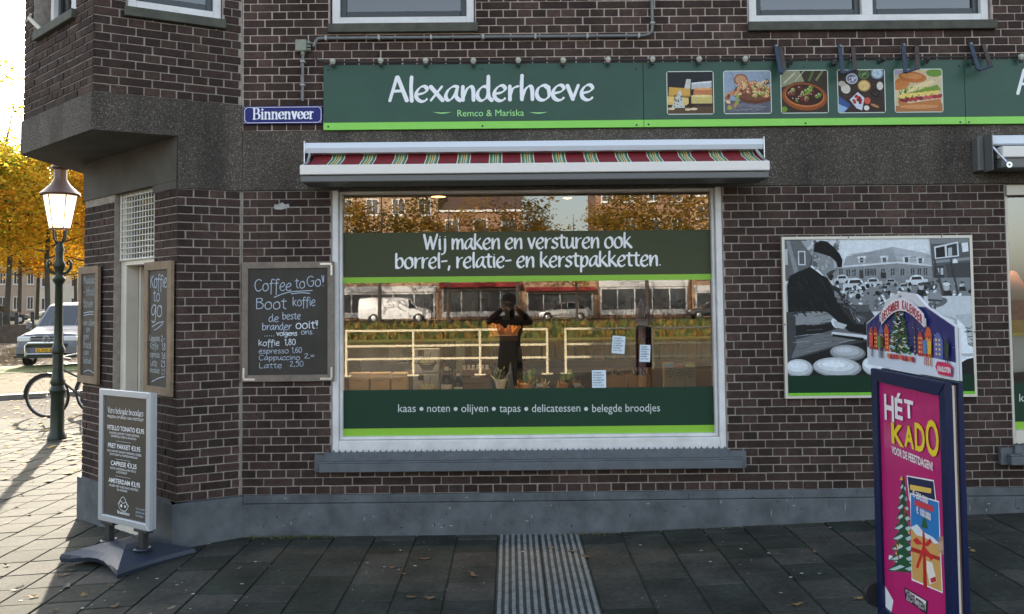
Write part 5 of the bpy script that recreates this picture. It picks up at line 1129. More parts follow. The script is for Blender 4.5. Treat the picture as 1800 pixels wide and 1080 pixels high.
for i in range(40): u = R_.random(); A.ell(u, .3+R_.random()*.3, .004, .004, (230, 235, 245), 0, 5)
cols_ = [(186, 66, 50), (170, 50, 50), (84, 96, 160), (196, 76, 46), (90, 60, 50), (40, 44, 76), (176, 52, 50), (204, 84, 50), (80, 100, 170)]
for (u, wd, ht), c in zip(((.06, .06, .5), (.125, .06, .52), (.20, .055, .54), (.27, .06, .56), (.34, .05, .4), (.60, .02, .62), (.66, .06, .5), (.745, .07, .56), (.84, .09, .5)), cols_):
    A.rect(u-wd/2, .22, u+wd/2, ht-.06, c); A.poly([(u-wd/2, ht-.06), (u+wd/2, ht-.06), (u+wd*.3, ht-.02), (u+wd*.15, ht+.02), (u-wd*.15, ht+.02), (u-wd*.3, ht-.02)], c)
    for i in range(4):
        for j in range(2): A.rect(u-wd*.3+j*wd*.35, .26+i*.055, u-wd*.3+j*wd*.35+wd*.18, .285+i*.055, (240, 200, 110))

for i in range(230):
    t_ = R_.random()**.6; yy = .97-t_*.74; wd = .015+t_*.105; A.ell(.44+R_.uniform(-wd, wd), yy, .010+.012*t_, .007+.008*t_, R_.choice([(26, 66, 40), (36, 92, 48), (52, 112, 50), (20, 50, 38)]), R_.uniform(-.6, .6), 6)
for i in range(34):
    t_ = R_.random()**.6; yy = .95-t_*.68; wd = .01+t_*.10; A.ell(.44+R_.uniform(-wd, wd), yy, .012+.012*t_, .007, R_.choice([(225, 236, 242), (190, 214, 230)]), R_.uniform(-.4, .4), 7)
for i in range(46):
    t_ = R_.random()**.6; yy = .93-t_*.66; wd = .01+t_*.095; A.ell(.44+R_.uniform(-wd, wd), yy, .005, .005, R_.choice([(240, 200, 90), (206, 70, 50), (230, 150, 60)]), 0, 6)
A.poly([(.425, .985), (.455, .985), (.44, 1.0)], (240, 200, 60))
for i in range(9): u = .30+i*.036; A.rect(u-.014, .13+R_.random()*.02, u+.014, .20, R_.choice([(196, 50, 60), (60, 150, 170), (210, 120, 50), (170, 40, 80)]))
for u, c, c2 in ((.085, (206, 66, 60), (60, 50, 70)), (.19, (70, 140, 80), (60, 50, 60)), (.225, (80, 50, 40), (40, 30, 40)), (.72, (60, 130, 190), (200, 60, 80)), (.765, (226, 170, 60), (190, 110, 40)), (.93, (40, 60, 50), (30, 30, 40))):
    A.poly([(u-.018, .26), (u+.018, .26), (u+.024, .42), (u-.02, .42)], c); A.ell(u, .455, .012, .012, (90, 56, 40), 0, 8); A.rect(u-.012, .12, u-.004, .26, c2); A.rect(u+.004, .12, u+.012, .26, c2)

arc = [(.225+.5*k/12, .735+.20*math.sin(math.pi*(k/12))) for k in range(13)]
for k in range(12): (ua, va), (ub, vb) = arc[k], arc[k+1]; A.poly([(ua, va), (ub, vb), (ub, vb-.165), (ua, va-.165)], (226, 224, 232))
A.poly([(.205, .62), (.235, .60), (.235, .70), (.205, .72)], (190, 190, 204)); A.poly([(.715, .60), (.745, .58), (.745, .68), (.715, .70)], (190, 190, 204))
A.poly([(.82, .12), (.85, .04), (.97, .04), (.98, .15), (.94, .19), (.84, .19)], (196, 30, 90))
A.build('picture', ca, MATS['pink_print'])

for k, ch in enumerate('DECEMBER KALENDER'):
    if ch == ' ': continue
    t_ = (k+.5)/17; u = .24+.47*t_; v = .735+.20*math.sin(math.pi*((u-.225)/.5))-.145
    sans(ch, xl+(xr-xl)*(u-.0115), xl+(xr-xl)*(u+.0115), zl+.30*v, .034, parent=ca, y=-.0215, m=KR, bold=.0012)
sans('KRASLOTEN', xl+(xr-xl)*.845, xl+(xr-xl)*.97, zl+.024, .018, parent=ca, y=-.0215, m=KW, bold=.001)
# ------------------------------------------------------------------ shop interior
RM = mat('shop_plaster', (.11, .105, .095), .9); 
mb = MB(); mb.box(-1.9, 6.9, 4.4, 4.5, -.1, 3.3); mb.box(-1.95, -1.9, .14, 4.5, -.1, 3.3); mb.box(-1.9, 6.9, .14, 4.4, -.1, .0); mb.box(2.6, 2.66, .14, 4.4, 0, 3.3); mb.build('shop_room', RM, building)
CE = mat('ceiling_panel', (.16, .15, .135), .85, var=.1)
mb = MB(); mb.box(-1.9, 6.9, .14, 4.4, 2.655, 2.70); mb.build('ceiling_void', DARK, building)
for i in range(15):
    for j in range(4): 
        mb = MB(); mb.box(-1.88+.6*i, -1.88+.6*i+.588, .15+.6*j, .15+.6*j+.588, 2.640, 2.654); mb.build('ceiling_panel', CE, building)
for x, y, r, lb in ((-.58, .62, .062, 'larger glowing downlight in the ceiling behind the window, left of centre'), (.50, .80, .040, 'small recessed spotlight in the ceiling right of centre'), (4.2, .7, .05, 'recessed downlight behind the window at the right edge')):
    dl = empty('ceiling_light', (x, y, 2.640), 0, lb, 'ceiling light', 'ceiling lights in the shop')
    mb = MB(); mb.lathe([(r*1.45, -.001), (r*1.4, -.006), (r, -.006), (r, .0)], (0, 0, 0), 20); mb.build('trim_ring', GREYM, dl)
    lp = bpy.data.lights.new('downlight', 'SPOT'); lp.energy = 30 if r > .05 else 22; lp.spot_size = 1.5; lp.spot_blend = .6; lp.color = (1, .70, .40); lp.shadow_soft_size = .04; lo = bpy.data.objects.new('downlight', lp); C.objects.link(lo); lo.parent = dl; lo.location = (0, 0, -.06)
    mb = MB(); mb.lathe([(r, -.003), (r*.6, -.008), (.001, -.012)], (0, 0, 0), 20); mb.build('lamp', mat('warm_lamp', (.9, .6, .3), .4, emit=(1, .55, .16), estr=2.2), dl)
for x, y, lb in ((-1.15, 2.0, 'warm pendant lamp deep in the shop at the left'), (2.1, 2.0, 'warm pendant lamp deep in the shop at the right')):
    dl = empty('pendant_lamp', (x, y, 2.36), 0, lb, 'pendant lamp', 'pendant lamps in the shop')
    mb = MB(); mb.lathe([(.01, .09), (.05, .08), (.14, .0), (.13, .0), (.04, .07), (.01, .08)], (0, 0, 0), 18); mb.build('shade', GREYM, dl, smooth=True); mb = MB(); mb.lathe([(.11, .004), (.001, .0)], (0, 0, 0), 16); mb.build('lamp', MATS['warm_lamp'], dl); mb = MB(); mb.tube([(0, 0, .09), (0, 0, .28)], .005, 5); mb.build('cord', CABLE, dl)
    lp = bpy.data.lights.new('pendant', 'SPOT'); lp.energy = 40; lp.spot_size = 2.2; lp.spot_blend = .5; lp.color = (1, .68, .36); lp.shadow_soft_size = .1; lo = bpy.data.objects.new('pendant', lp); C.objects.link(lo); lo.parent = dl; lo.location = (0, 0, -.05)
# display shelf and what stands on it
SHZ = 1.02
shelf = empty('display_shelf', (0, 0, 0), 0, 'pale display shelf just behind the lower film of the shop window', 'shelf')
mb = MB(); mb.box(-1.3, 1.6, .16, .75, SHZ-.03, SHZ); mb.build('board', mat('shelf_board', (.25, .22, .18), .6), shelf)
mb = MB(); mb.box(-1.3, -1.27, .16, .75, 0, SHZ-.03); mb.box(1.57, 1.6, .16, .75, 0, SHZ-.03); mb.box(-1.27, 1.57, .72, .75, 0, SHZ-.03); mb.build('support', DARK, shelf)
KRAFT = mat('kraft_card', (.55, .40, .23), .85, var=.15, vscale=6); KRD = mat('kraft_dark', (.42, .27, .14), .85, var=.15)
INK = mat('dark_ink', (.03, .025, .02), .7); LABEL = mat('bottle_label', (.55, .55, .52), .6)
def I(x, y, Y): return P(x, y, Y)
YI = .30
for k, (xa, xb) in enumerate(((613, 649), (651, 686), (688, 716))):
    a = I(xa, 684, YI); b = I(xb, 656, YI); s = empty('snack_box', (a[0], YI, SHZ), 0, ['leftmost kraft crisps box on the display shelf', 'middle kraft crisps box on the display shelf', 'rightmost kraft crisps box, beside the fondue packs'][k], 'box', 'kraft crisps boxes')
    wd = b[0]-a[0]; ht = b[1]-SHZ; mb = MB(); mb.box(0, wd-.006, 0, .12, 0, ht, ch=.004); mb.build('carton', KRAFT, s)
    sans('PATATAS FRITAS', .02, wd-.03, ht-.045, .012, parent=s, y=-.001, m=INK); sans('NATUREL', .04, wd-.05, ht-.065, .012, parent=s, y=-.001, m=INK)
for k, (y0, y1) in enumerate(((684, 657), (656, 614))):
    a = I(726, y0, YI); b = I(771, y1, YI); z0 = SHZ if k == 0 else I(726, 656, YI)[1]+.002; wd = b[0]-a[0]; ht = b[1]-z0
    s = empty('fondue_box', (a[0], YI, z0), 0, ['lower fondue set box with a light pan picture', 'upper fondue set box with a black pan picture'][k], 'box', 'fondue set boxes')
    mb = MB(); mb.box(0, wd, 0, .14, 0, ht, ch=.003); mb.build('carton', mat('box_silver', (.48, .50, .52), .5), s)
    A = Art(0, 0, wd, ht, y=-.001); A.rect(0, 0, 1, 1, (176, 180, 184)); A.rect(.2, .72, .42, .96, (60, 54, 50)); c = (40, 38, 40) if k else (206, 170, 110)
    A.ell(.55, .42, .36, .2, c); A.ell(.55, .46, .3, .13, (206, 204, 170)); 
    if k: A.poly([(.2, .42), (.9, .42), (.75, .1), (.36, .1)], c); A.ell(.55, .44, .3, .1, (206, 204, 170)); A.line([(.05, .4), (1, .4)], .03, c)
    A.line([(.45, .5), (.38, .8)], .02, (40, 36, 34)); A.line([(.62, .5), (.7, .85)], .02, (40, 36, 34)); A.build('picture', s)
def bottle(xc, ytop, ybase, name, lb, label_col=LABEL, text='CALEM', r=.040, Y=YI-.02):
    a = I(xc, ytop, Y); h = a[1]-SHZ; s = empty('bottle', (a[0], Y, SHZ), 0, lb, 'bottle', 'bottles in the shop window')
    mb = MB(); mb.lathe([(.001, 0), (r, .002), (r, h*.52), (r*.9, h*.60), (r*.42, h*.72), (r*.34, h*.95), (r*.36, h), (.001, h)], (0, 0, 0), 16); mb.build('glass', mat('dark_bottle', (.012, .010, .008), .12, spec=.8), s, smooth=True)
    mb = MB(); mb.lathe([(r+.001, h*.02), (r+.001, h*.40)], (0, 0, 0), 20); mb.build('paper_label', label_col, s, smooth=True)
    mb = MB(); mb.lathe([(r*.42, h*.80), (r*.40, h*.92)], (0, 0, 0), 12); mb.build('neck_label', label_col, s)
    if text: sans(text, -r*.62, r*.62, h*.13, .014, parent=s, y=-r-.002, m=INK)
bottle(785, 640, 684, 'bottle', 'dark port bottle with white label, nearer the fondue boxes', r=.042); bottle(805, 652, 684, 'bottle', 'smaller dark port bottle beside the wooden crate', r=.034)
# tins behind the bottles
for xc, y1, c, lb, r in ((787, 597, (.03, .028, .026), 'stack of black tins with white lettering', .045), (809, 600, (.25, .27, .21), 'stack of pale green tins', .035)):
    a = I(xc, y1, .45); s = empty('tin_stack', (a[0], .45, SHZ), 0, lb+' behind the bottles', 'tin', 'tins behind the bottles'); h = a[1]-SHZ
    for j in range(3):
        mb = MB(); z = h/3*j; mb.lathe([(.001, z), (r, z+.002), (r, z+h/3-.012), (r*.97, z+h/3-.004), (.001, z+h/3-.003)], (0, 0, 0), 16); mb.build('tin', mat('tin_%d' % int(c[0]*100), c, .4), s, smooth=True)
        sans('FISH', -r*.6, r*.6, z+h*.12, .016, parent=s, y=-r-.003, m=LETTER) if c[0] < .1 and j < 2 else None
# wooden crate box with small jars on top
a = I(812, 684, YI); b = I(860, 650, YI); s = empty('wine_crate', (a[0], YI, SHZ), 0, 'brown slatted wine crate with small white lettering', 'crate'); wd, ht = b[0]-a[0], b[1]-SHZ
for j in range(4): mb = MB(); mb.box(0, wd, 0, .15, ht/4*j+.001, ht/4*(j+1)-.001, ch=.002); mb.build('slat', mat('crate_brown', (.13, .075, .04), .7, var=.25, vscale=9), s)
sans('CALEM', wd*.35, wd*.65, ht*.72, .012, parent=s, y=-.002, m=LETTER)
for k in range(6):
    p = I(816+k*8, 648, YI+.02); s = empty('small_jar', (p[0], YI+.03, SHZ+ht+.001), 0, 'tiny glass jar with pale label standing on the wine crate', 'jar', 'small jars on the crate')
    mb = MB(); mb.lathe([(.001, 0), (.012, 0), (.012, .03), (.009, .035), (.009, .042), (.001, .042)], (0, 0, 0), 10); mb.build('jar', LABEL, s); mb = MB(); mb.lathe([(.010, .036), (.010, .046), (.001, .046)], (0, 0, 0), 10); mb.build('lid', DARK, s)
# tall black display with dried flowers
a = I(864, 684, .62); b = I(908, 600, .62); s = empty('display_stand', (a[0], .60, SHZ-.4), 0, 'tall black shop display with orange packets on its top tray', 'display stand'); wd = b[0]-a[0]; ht = b[1]-SHZ+.4
mb = MB(); mb.box(0, wd, 0, .25, 0, ht, ch=.005); mb.build('carton', mat('matt_black', (.012, .012, .012), .6), s)
mb = MB(); mb.box(-.01, wd+.01, -.02, .27, ht, ht+.05, ch=.004); mb.build('tray', mat('tray_brown', (.10, .05, .03), .6), s)
R_ = random.Random(8)
for k in range(26):
    mb = MB(); x, y = R_.uniform(0, wd), R_.uniform(0, .2); Mx = Matrix.Translation((x, y, ht+.06)) @ Matrix.Rotation(R_.uniform(-.8, .8), 4, 'Y') @ Matrix.Rotation(R_.uniform(-.5, .5), 4, 'X'); mb.box(-.012, .012, -.004, .004, 0, R_.uniform(.04, .09), M=Mx); mb.build('packet', mat('packet_orange', (.55, .16, .03), .35, col2=(.7, .35, .1)), s)
A = Art(.02, ht*.42, wd-.04, ht*.32, y=-.001); A.rect(0, 0, 1, 1, (34, 34, 36)); A.ell(.5, .5, .3, .16, (70, 66, 50)); A.poly([(.24, .5), (.76, .5), (.64, .2), (.36, .2)], (50, 48, 40)); A.build('picture', s)
# flower bunch, gift baskets, boxes, spice boxes
CEL = mat('cellophane', (.75, .78, .74), .15, spec=.9)
def clump(s, n, cx, cy, z0, rx_, rz_, cols, size, seed, name='contents'):
    R_ = random.Random(seed); mb = MB()
    for k in range(n):
        a_ = R_.random()*6.28; q = R_.random()**.5; x = cx+q*rx_*math.cos(a_); y = cy+q*rx_*.6*math.sin(a_); z = z0+R_.random()*rz_
        Mx = Matrix.Translation((x, y, z)) @ Matrix.Rotation(R_.random()*6, 4, 'Z') @ Matrix.Rotation(R_.uniform(-1, 1), 4, 'X'); l = size*R_.uniform(.6, 1.5)
        mb.face([tuple(Mx @ Vector(v)) for v in ((-l*.18, 0, 0), (l*.18, 0, 0), (l*.05, 0, l), (-l*.08, 0, l))], col=R_.choice(cols))
    return mb.build(name, PRINT, s)
p = I(880, 684, .26); s = empty('flower_bunch', (p[0], .26, SHZ), 0, 'small wrapped bunch with green leaves in front of the black display', 'bunch')
mb = MB(); mb.lathe([(.001, 0), (.02, 0), (.03, .06), (.05, .13), (.045, .14)], (0, 0, 0), 12); mb.build('wrap', CEL, s); clump(s, 70, 0, 0, .08, .05, .09, [L(90, 130, 60), L(190, 200, 120), L(60, 90, 120), L(200, 200, 190)], .05, 5)
def basket(xc, wpx, htpx, seed, lb):
    p = I(xc, 684, .30); r = wpx/2/225; s = empty('gift_basket', (p[0], .30, SHZ), 0, lb, 'gift basket', 'cellophane gift baskets')
    mb = MB(); mb.lathe([(.001, .0), (r*.75, 0), (r*.98, .06), (r, .07), (r*.94, .07), (r*.7, .01)], (0, 0, 0), 20); mb.build('bowl', mat('wicker', (.22, .14, .07), .8, var=.4, vscale=60), s)
    clump(s, 170, 0, 0, .04, r*.85, .05, [L(190, 160, 110), L(150, 120, 80), L(200, 190, 160), L(110, 80, 50)], .045, seed, 'straw'); clump(s, 40, -r*.2, 0, .08, r*.4, .07, [L(90, 140, 60), L(190, 190, 70), L(60, 110, 50)], .06, seed+1, 'greens')
    mb = MB(); mb.lathe([(.001, 0), (r*.35, 0), (r*.38, .04), (.001, .05)], (-r*.4, -.02, .06), 12); mb.build('cheese', mat('cheese_orange', (.50, .24, .08), .5), s)
    mb = MB(); mb.box(r*.25, r*.25+.05, -r*.6, -r*.6+.002, .08, .105); mb.build('tag', LABEL, s)
basket(935, 62, 34, 3, 'larger cellophane gift basket with straw and cheese'); basket(1002, 50, 28, 9, 'smaller gift basket with yellow green garnish')
mb = MB()
for k in range(2):
    a = I(1064+k*42, 684, .30); b = I(1102+k*42, 660, .30); s = empty('cardboard_box', (a[0], .30, SHZ), 0, ['open brown cardboard box just right of the lowest note', 'open brown cardboard box beside the spice packs'][k], 'box', 'brown boxes in the window'); wd = b[0]-a[0]; ht = b[1]-SHZ
    mb = MB(); mb.box(0, wd-.004, 0, .01, 0, ht); mb.box(0, .006, .011, .15, 0, ht); mb.box(wd-.010, wd-.004, .011, .15, 0, ht); mb.box(.007, wd-.011, .14, .15, 0, ht); mb.build('carton', KRD, s); clump(s, 60, wd/2, .07, ht-.03, wd*.4, .03, [L(140, 130, 110), L(90, 80, 70), L(190, 190, 180)], .05, 20+k, 'wrapping')
SP = mat('spice_card', (.44, .38, .26), .7)
for k, (x0, x1, y1, c, cn) in enumerate(((1168, 1186, 638, (60, 150, 190), 'blue'), (1186.5, 1204, 640, (150, 50, 50), 'red'), (1205, 1223, 638, (190, 190, 60), 'yellow'))):
    a = I(x0, 684, .24); b = I(x1, y1, .24); wd, ht = b[0]-a[0], b[1]-SHZ; s = empty('spice_box', (a[0], .24, SHZ), 0, 'slim kraft box with a %s top band and black lettering' % cn, 'box', 'slim kraft boxes')
    mb = MB(); mb.box(0, wd-.003, 0, .07, 0, ht, ch=.002); mb.build('carton', SP, s); mb = MB(); mb.box(.002, wd-.005, -.001, -.0002, ht-.03, ht-.003); mb.build('band', mat('band_'+cn, L(*c), .6), s)
    for j, t_ in enumerate(('DE', 'BESTE', 'KAAS', 'DIP')): sans(t_, wd*(.3 if j in (0, 3) else .15), wd*(.7 if j in (0, 3) else .85), ht-.055-j*.020, .014, parent=s, y=-.0012, m=INK)
    mb = MB(); cx = wd/2; 
    (mb.prism([(cx-.025, .03), (cx, .045), (cx+.025, .03), (cx, .015)], -.001, -.0002) if k == 0 else mb.box(cx-.02, cx+.02, -.001, -.0002, .015, .045) if k == 1 else mb.lathe([(.018, 0), (.0001, -.001)], (cx, -.0003, .032), 14, 'Y')); mb.build('symbol', INK, s)
# handwritten notes taped inside the glass
NP = mat('note_paper', (.62, .72, .80), .8); NI = mat('note_ink', (.05, .09, .16), .8)
for (x0, y0, x1, y1, rot, lb) in ((1075, 590, 1097, 621, -.08, 'upper left handwritten note taped to the window'), (1124, 606, 1142, 636, -.05, 'right-hand handwritten note taped to the window'), (1041, 651, 1065, 683, .0, 'lowest handwritten note, standing on the green film edge')):
    a = I(x0, y1, GY-.004); b = I(x1, y0, GY-.004); s = empty('note', (a[0], GY-.004, a[1]), 0, lb, 'note', 'handwritten notes in the window'); s.rotation_euler = (0, -rot, 0); wd, ht = b[0]-a[0], b[1]-a[1]
    mb = MB(); mb.box(0, wd, 0, .0006, 0, ht); mb.build('paper', NP, s)
    for j, t_ in enumerate(('wij maken', 'de lekkerste', 'broodjes', 'en pakketten', 'bestellen', 'kan hier')): hand(t_, wd*.1, wd*(.85 if j % 2 else .7), ht*(.84-j*.14), .0075, .0018, parent=s, y=-.001, m=NI, nib=False)
# hanging pendant shade at the back, dark shelves and counter
ct = empty('shop_counter', (0, 0, 0), 0, 'dark shop counter with shelving at the back of the shop', 'counter')
mb = MB(); mb.box(-1.2, 2.4, 2.8, 3.3, 0.01, 1.0); mb.build('front', mat('counter_dark', (.06, .045, .035), .6), ct)
for j in range(4): mb = MB(); mb.box(-1.6, 2.5, 4.1, 4.38, .5+j*.5, .53+j*.5); mb.build('shelf', mat('shelf_dark', (.10, .07, .05), .6), ct)
R_ = random.Random(12); cols_ = [L(150, 110, 60), L(110, 60, 40), L(70, 80, 50), L(160, 150, 120), L(50, 50, 60)]
mb = MB()
for j in range(4):
    x = -1.5
    while x < 2.4: wd = R_.uniform(.05, .12); mb.box(x, x+wd*.9, 4.12, 4.25, .532+j*.5, .532+j*.5+R_.uniform(.12, .3), col=R_.choice(cols_)); x += wd+R_.uniform(.0, .08)
tag(mb.build('shelf_goods', PRINT), 'indistinct packed goods on the back shelves of the shop', 'goods', kind='stuff')
sc_ = empty('security_camera', (1.16, .35, 2.635), 0, 'small dark dome camera under the shop ceiling at the right', 'camera')
mb = MB(); mb.lathe([(.04, 0), (.04, -.02), (.034, -.045), (.018, -.06), (.001, -.064)], (0, 0, 0), 16); mb.build('dome', DARK, sc_, smooth=True)
bn = empty('ham_display', (4.15, .6, 1.7), 0, 'reddish hanging ham seen through the second window at the right edge', 'ham')
mb = MB(); mb.lathe([(.001, .28), (.03, .26), (.10, .12), (.12, -.02), (.08, -.13), (.001, -.16)], (0, 0, 0), 12); mb.build('meat', mat('ham_red', (.34, .09, .04), .5, var=.5, vscale=9, bump=.4), bn, smooth=True); mb = MB(); mb.tube([(0, 0, .27), (0, 0, .93)], .004, 5); mb.build('string', CABLE, bn)
# ------------------------------------------------------------------ street lamp
LX, LYY = -6.40, 5.66; lz = -.115
lamp = empty('street_lamp', (LX, LYY, lz), .3, 'dark green cast iron street lamp with a glowing glass lantern at the corner', 'street lamp')
GI = mat('lamp_green', (.011, .026, .017), .4, var=.3, vscale=12); BRZ = mat('lamp_bronze', (.12, .075, .06), .35, metal=.5)
mb = MB(); mb.lathe([(.001, 0), (.125, 0), (.125, .05), (.105, .09), (.092, .13), (.088, .62), (.10, .66), (.115, .69), (.10, .72), (.084, .76), (.10, .80), (.084, .86), (.072, .95), (.070, 1.20), (.09, 1.22), (.094, 1.26), (.08, 1.30), (.062, 1.34), (.058, 1.5), (.050, 2.18), (.06, 2.20), (.085, 2.24), (.085, 2.27), (.058, 2.30), (.052, 2.36), (.075, 2.42), (.085, 2.46), (.06, 2.52), (.05, 2.6), (.065, 2.68), (.05, 2.74), (.04, 2.8), (.001, 2.8)], (0, 0, 0), 14)
mb.build('pole', GI, lamp, smooth=True)
for s_ in (-1, 1):
    mb = MB(); mb.tube([(s_*.05, 0, 2.34), (s_*.10, 0, 2.36), (s_*.145, 0, 2.42), (s_*.15, 0, 2.49), (s_*.125, 0, 2.53), (s_*.10, 0, 2.50), (s_*.115, 0, 2.46)], [.02, .022, .024, .022, .02, .016, .012], 7); mb.build('scroll', GI, lamp, smooth=True)
for k in range(4):
    a_ = k*math.pi/2+math.pi/4; mb = MB(); mb.tube([(.03*math.cos(a_), .03*math.sin(a_), 2.74), (.085*math.cos(a_), .085*math.sin(a_), 2.84), (.10*math.cos(a_), .10*math.sin(a_), 2.96)], .014, 6); mb.build('lantern_arm', GI, lamp)
zb_, zt_ = 2.98, 3.46; rb_, rt_ = .135, .225
mb = MB(); n6 = 6
for k in range(n6):
    a0, a1 = 2*math.pi*k/n6, 2*math.pi*(k+1)/n6
    mb.face([(rb_*math.cos(a0), rb_*math.sin(a0), zb_), (rb_*math.cos(a1), rb_*math.sin(a1), zb_), (rt_*math.cos(a1), rt_*math.sin(a1), zt_), (rt_*math.cos(a0), rt_*math.sin(a0), zt_)])
def milk():
    m = bpy.data.materials.new('lantern_glass'); m.use_nodes = True; n = m.node_tree; n.nodes.clear(); out = n.nodes.new('ShaderNodeOutputMaterial')
    a, b, c, d = n.nodes.new('ShaderNodeBsdfTranslucent'), n.nodes.new('ShaderNodeBsdfTransparent'), n.nodes.new('ShaderNodeMixShader'), n.nodes.new('ShaderNodeEmission')
    a.inputs[0].default_value = (.95, .85, .7, 1); b.inputs[0].default_value = (1, .95, .85, 1); c.inputs[0].default_value = .35; d.inputs[0].default_value = (1, .78, .5, 1); d.inputs[1].default_value = .35
    e = n.nodes.new('ShaderNodeAddShader'); n.links.new(a.outputs[0], c.inputs[1]); n.links.new(b.outputs[0], c.inputs[2]); n.links.new(c.outputs[0], e.inputs[0]); n.links.new(d.outputs[0], e.inputs[1]); n.links.new(e.outputs[0], out.inputs[0]); return m
mb.build('lantern_glass', milk(), lamp)
mb = MB()
for k in range(n6):
    a0, a1 = 2*math.pi*k/n6, 2*math.pi*(k+1)/n6; p_ = lambda r, a, z: (r*math.cos(a), r*math.sin(a), z)
    mb.tube([p_(rb_, a0, zb_), p_(rt_, a0, zt_)], .009, 5); mb.tube([p_(rb_, a0, zb_), p_(rb_, a1, zb_)], .012, 5); mb.tube([p_(rt_, a0, zt_), p_(rt_, a1, zt_)], .010, 5)
mb.build('lantern_frame', BRZ, lamp)
mb = MB(); mb.lathe([(.262, 3.455), (.268, 3.475), (.24, 3.50), (.20, 3.54), (.14, 3.60), (.10, 3.66), (.085, 3.69), (.085, 3.82), (.125, 3.85), (.12, 3.87), (.06, 3.92), (.03, 3.95), (.025, 3.98), (.032, 4.0), (.012, 4.05), (.001, 4.06)], (0, 0, 0), 18); mb.build('lantern_roof', BRZ, lamp, smooth=True)
mb = MB(); mb.lathe([(.001, 3.02), (.04, 3.04), (.04, 3.12), (.03, 3.22), (.001, 3.25)], (0, 0, 0), 12); mb.build('lamp_bulb', mat('lamp_glow', (1, .8, .5), .4, emit=(1, .72, .36), estr=6), lamp, smooth=True)

# ------------------------------------------------------------------ bicycles
def bicycle(loc, rz, label, frame_m, lean=0.06, R=.355):
    b = empty('bicycle', loc, rz, label, 'bicycle', 'bicycles by the lamp post'); b.rotation_euler = (lean, 0, rz)
    TY = mat('tyre_rubber', (.025, .022, .020), .8); RI = mat('rim_steel', (.45, .45, .45), .3, metal=.8)
    for x in (0, 1.08):
        mb = MB(); n = 30; mb.tube([(x+R*math.cos(2*math.pi*k/n), 0, R+.0+R*math.sin(2*math.pi*k/n)) for k in range(n)], .021, 8, closed=True); wl = mb.build('wheel', TY, b, smooth=True)
        mb = MB(); mb.tube([(x+(R-.03)*math.cos(2*math.pi*k/n), 0, R+(R-.03)*math.sin(2*math.pi*k/n)) for k in range(n)], .010, 5, closed=True)
        for k in range(18): a_ = 2*math.pi*k/18; mb.tube([(x, .02*(-1)**k, R), (x+(R-.03)*math.cos(a_), 0, R+(R-.03)*math.sin(a_))], .0022, 3, caps=False)
        mb.lathe([(.001, -.04), (.022, -.04), (.022, .04), (.001, .04)], (x, 0, R), 10, 'Y'); mb.build('rim', RI, wl)
        mb = MB(); mb.tube([(x+(R+.035)*math.cos(a_), 0, R+(R+.035)*math.sin(a_)) for a_ in [math.radians(t) for t in (range(40, 200, 16) if x == 0 else range(-5, 170, 16))]], .018, 6); mb.build('mudguard', DARK, b)
    bb = (.62, 0, .29); sh = (.78, 0, .86); ht_ = (.24, 0, .82); hb = (.19, 0, .66)
    mb = MB(); mb.tube([hb, bb], .019, 8); mb.tube([ht_, (.70, 0, .58)], .017, 8); mb.tube([bb, sh], .017, 8); mb.tube([hb, ht_], .022, 8); mb.tube([bb, (1.08, 0, R)], .011, 6); mb.tube([(.75, 0, .72), (1.08, 0, R)], .010, 6); mb.tube([hb, (.12, 0, .52), (.0, 0, R)], .013, 6); mb.build('frame', frame_m, b, smooth=True)
    mb = MB(); mb.tube([(.25, 0, .84), (.27, 0, 1.02)], .013, 6); mb.tube([(.52, -.28, 1.02), (.36, -.29, 1.04), (.27, -.16, 1.03), (.26, 0, 1.02), (.27, .16, 1.03), (.36, .29, 1.04), (.52, .28, 1.02)], .012, 6); mb.build('handlebar', RI, b, smooth=True)
    for s_ in (-1, 1): mb = MB(); mb.tube([(.40, s_*.288, 1.037), (.54, s_*.279, 1.018)], .018, 7); mb.build('grip', DARK, b)
    mb = MB(); mb.prism([(.68, .92), (.74, .97), (.95, .97), (.96, .91), (.8, .90)], -.07, .07); mb.build('saddle', DARK, b, bevel=.02, recalc=True); mb = MB(); mb.tube([sh, (.80, 0, .92)], .014, 6); mb.build('seat_post', RI, b)
    mb = MB(); mb.lathe([(.001, -.012), (.09, -.010), (.09, .010), (.001, .012)], (bb[0], .04, bb[2]), 16, 'Y'); mb.tube([bb, (.72, -.07, .16)], .009, 5); mb.tube([bb, (.52, .07, .42)], .009, 5); mb.box(.68, .78, -.13, -.06, .148, .17); mb.box(.47, .57, .06, .13, .41, .432); mb.build('crank', DARK, b)
    mb = MB(); mb.box(.84, 1.28, -.06, .06, .735, .755); mb.tube([(1.08, -.06, R), (1.12, -.06, .735)], .006, 4); mb.tube([(1.08, .06, R), (1.12, .06, .735)], .006, 4); mb.build('rack', DARK, b)
    mb = MB(); mb.lathe([(.001, .0), (.035, .0), (.04, .05), (.001, .06)], (.15, 0, .80), 10, 'X'); mb.build('headlight', RI, b)
    return b
def gp(x, y, z):     # ground point under a photo pixel, height z
    d = _f+_r*((x-900)/FPX)+_u*((PPY-y)/FPX); t = (z-CAM.z)/d.z; q = CAM+d*t; return q
q = gp(84, 733, -.12)
bicycle((q.x, q.y, -.125), math.radians(2), 'black bicycle leaning behind the street lamp, its front wheel seen whole', mat('bike_black', (.02, .02, .022), .35))
bicycle((q.x+.52, q.y+.55, -.13), math.radians(-8), 'second bicycle with a green frame behind the black one', mat('bike_green', (.25, .42, .06), .35), -.05)

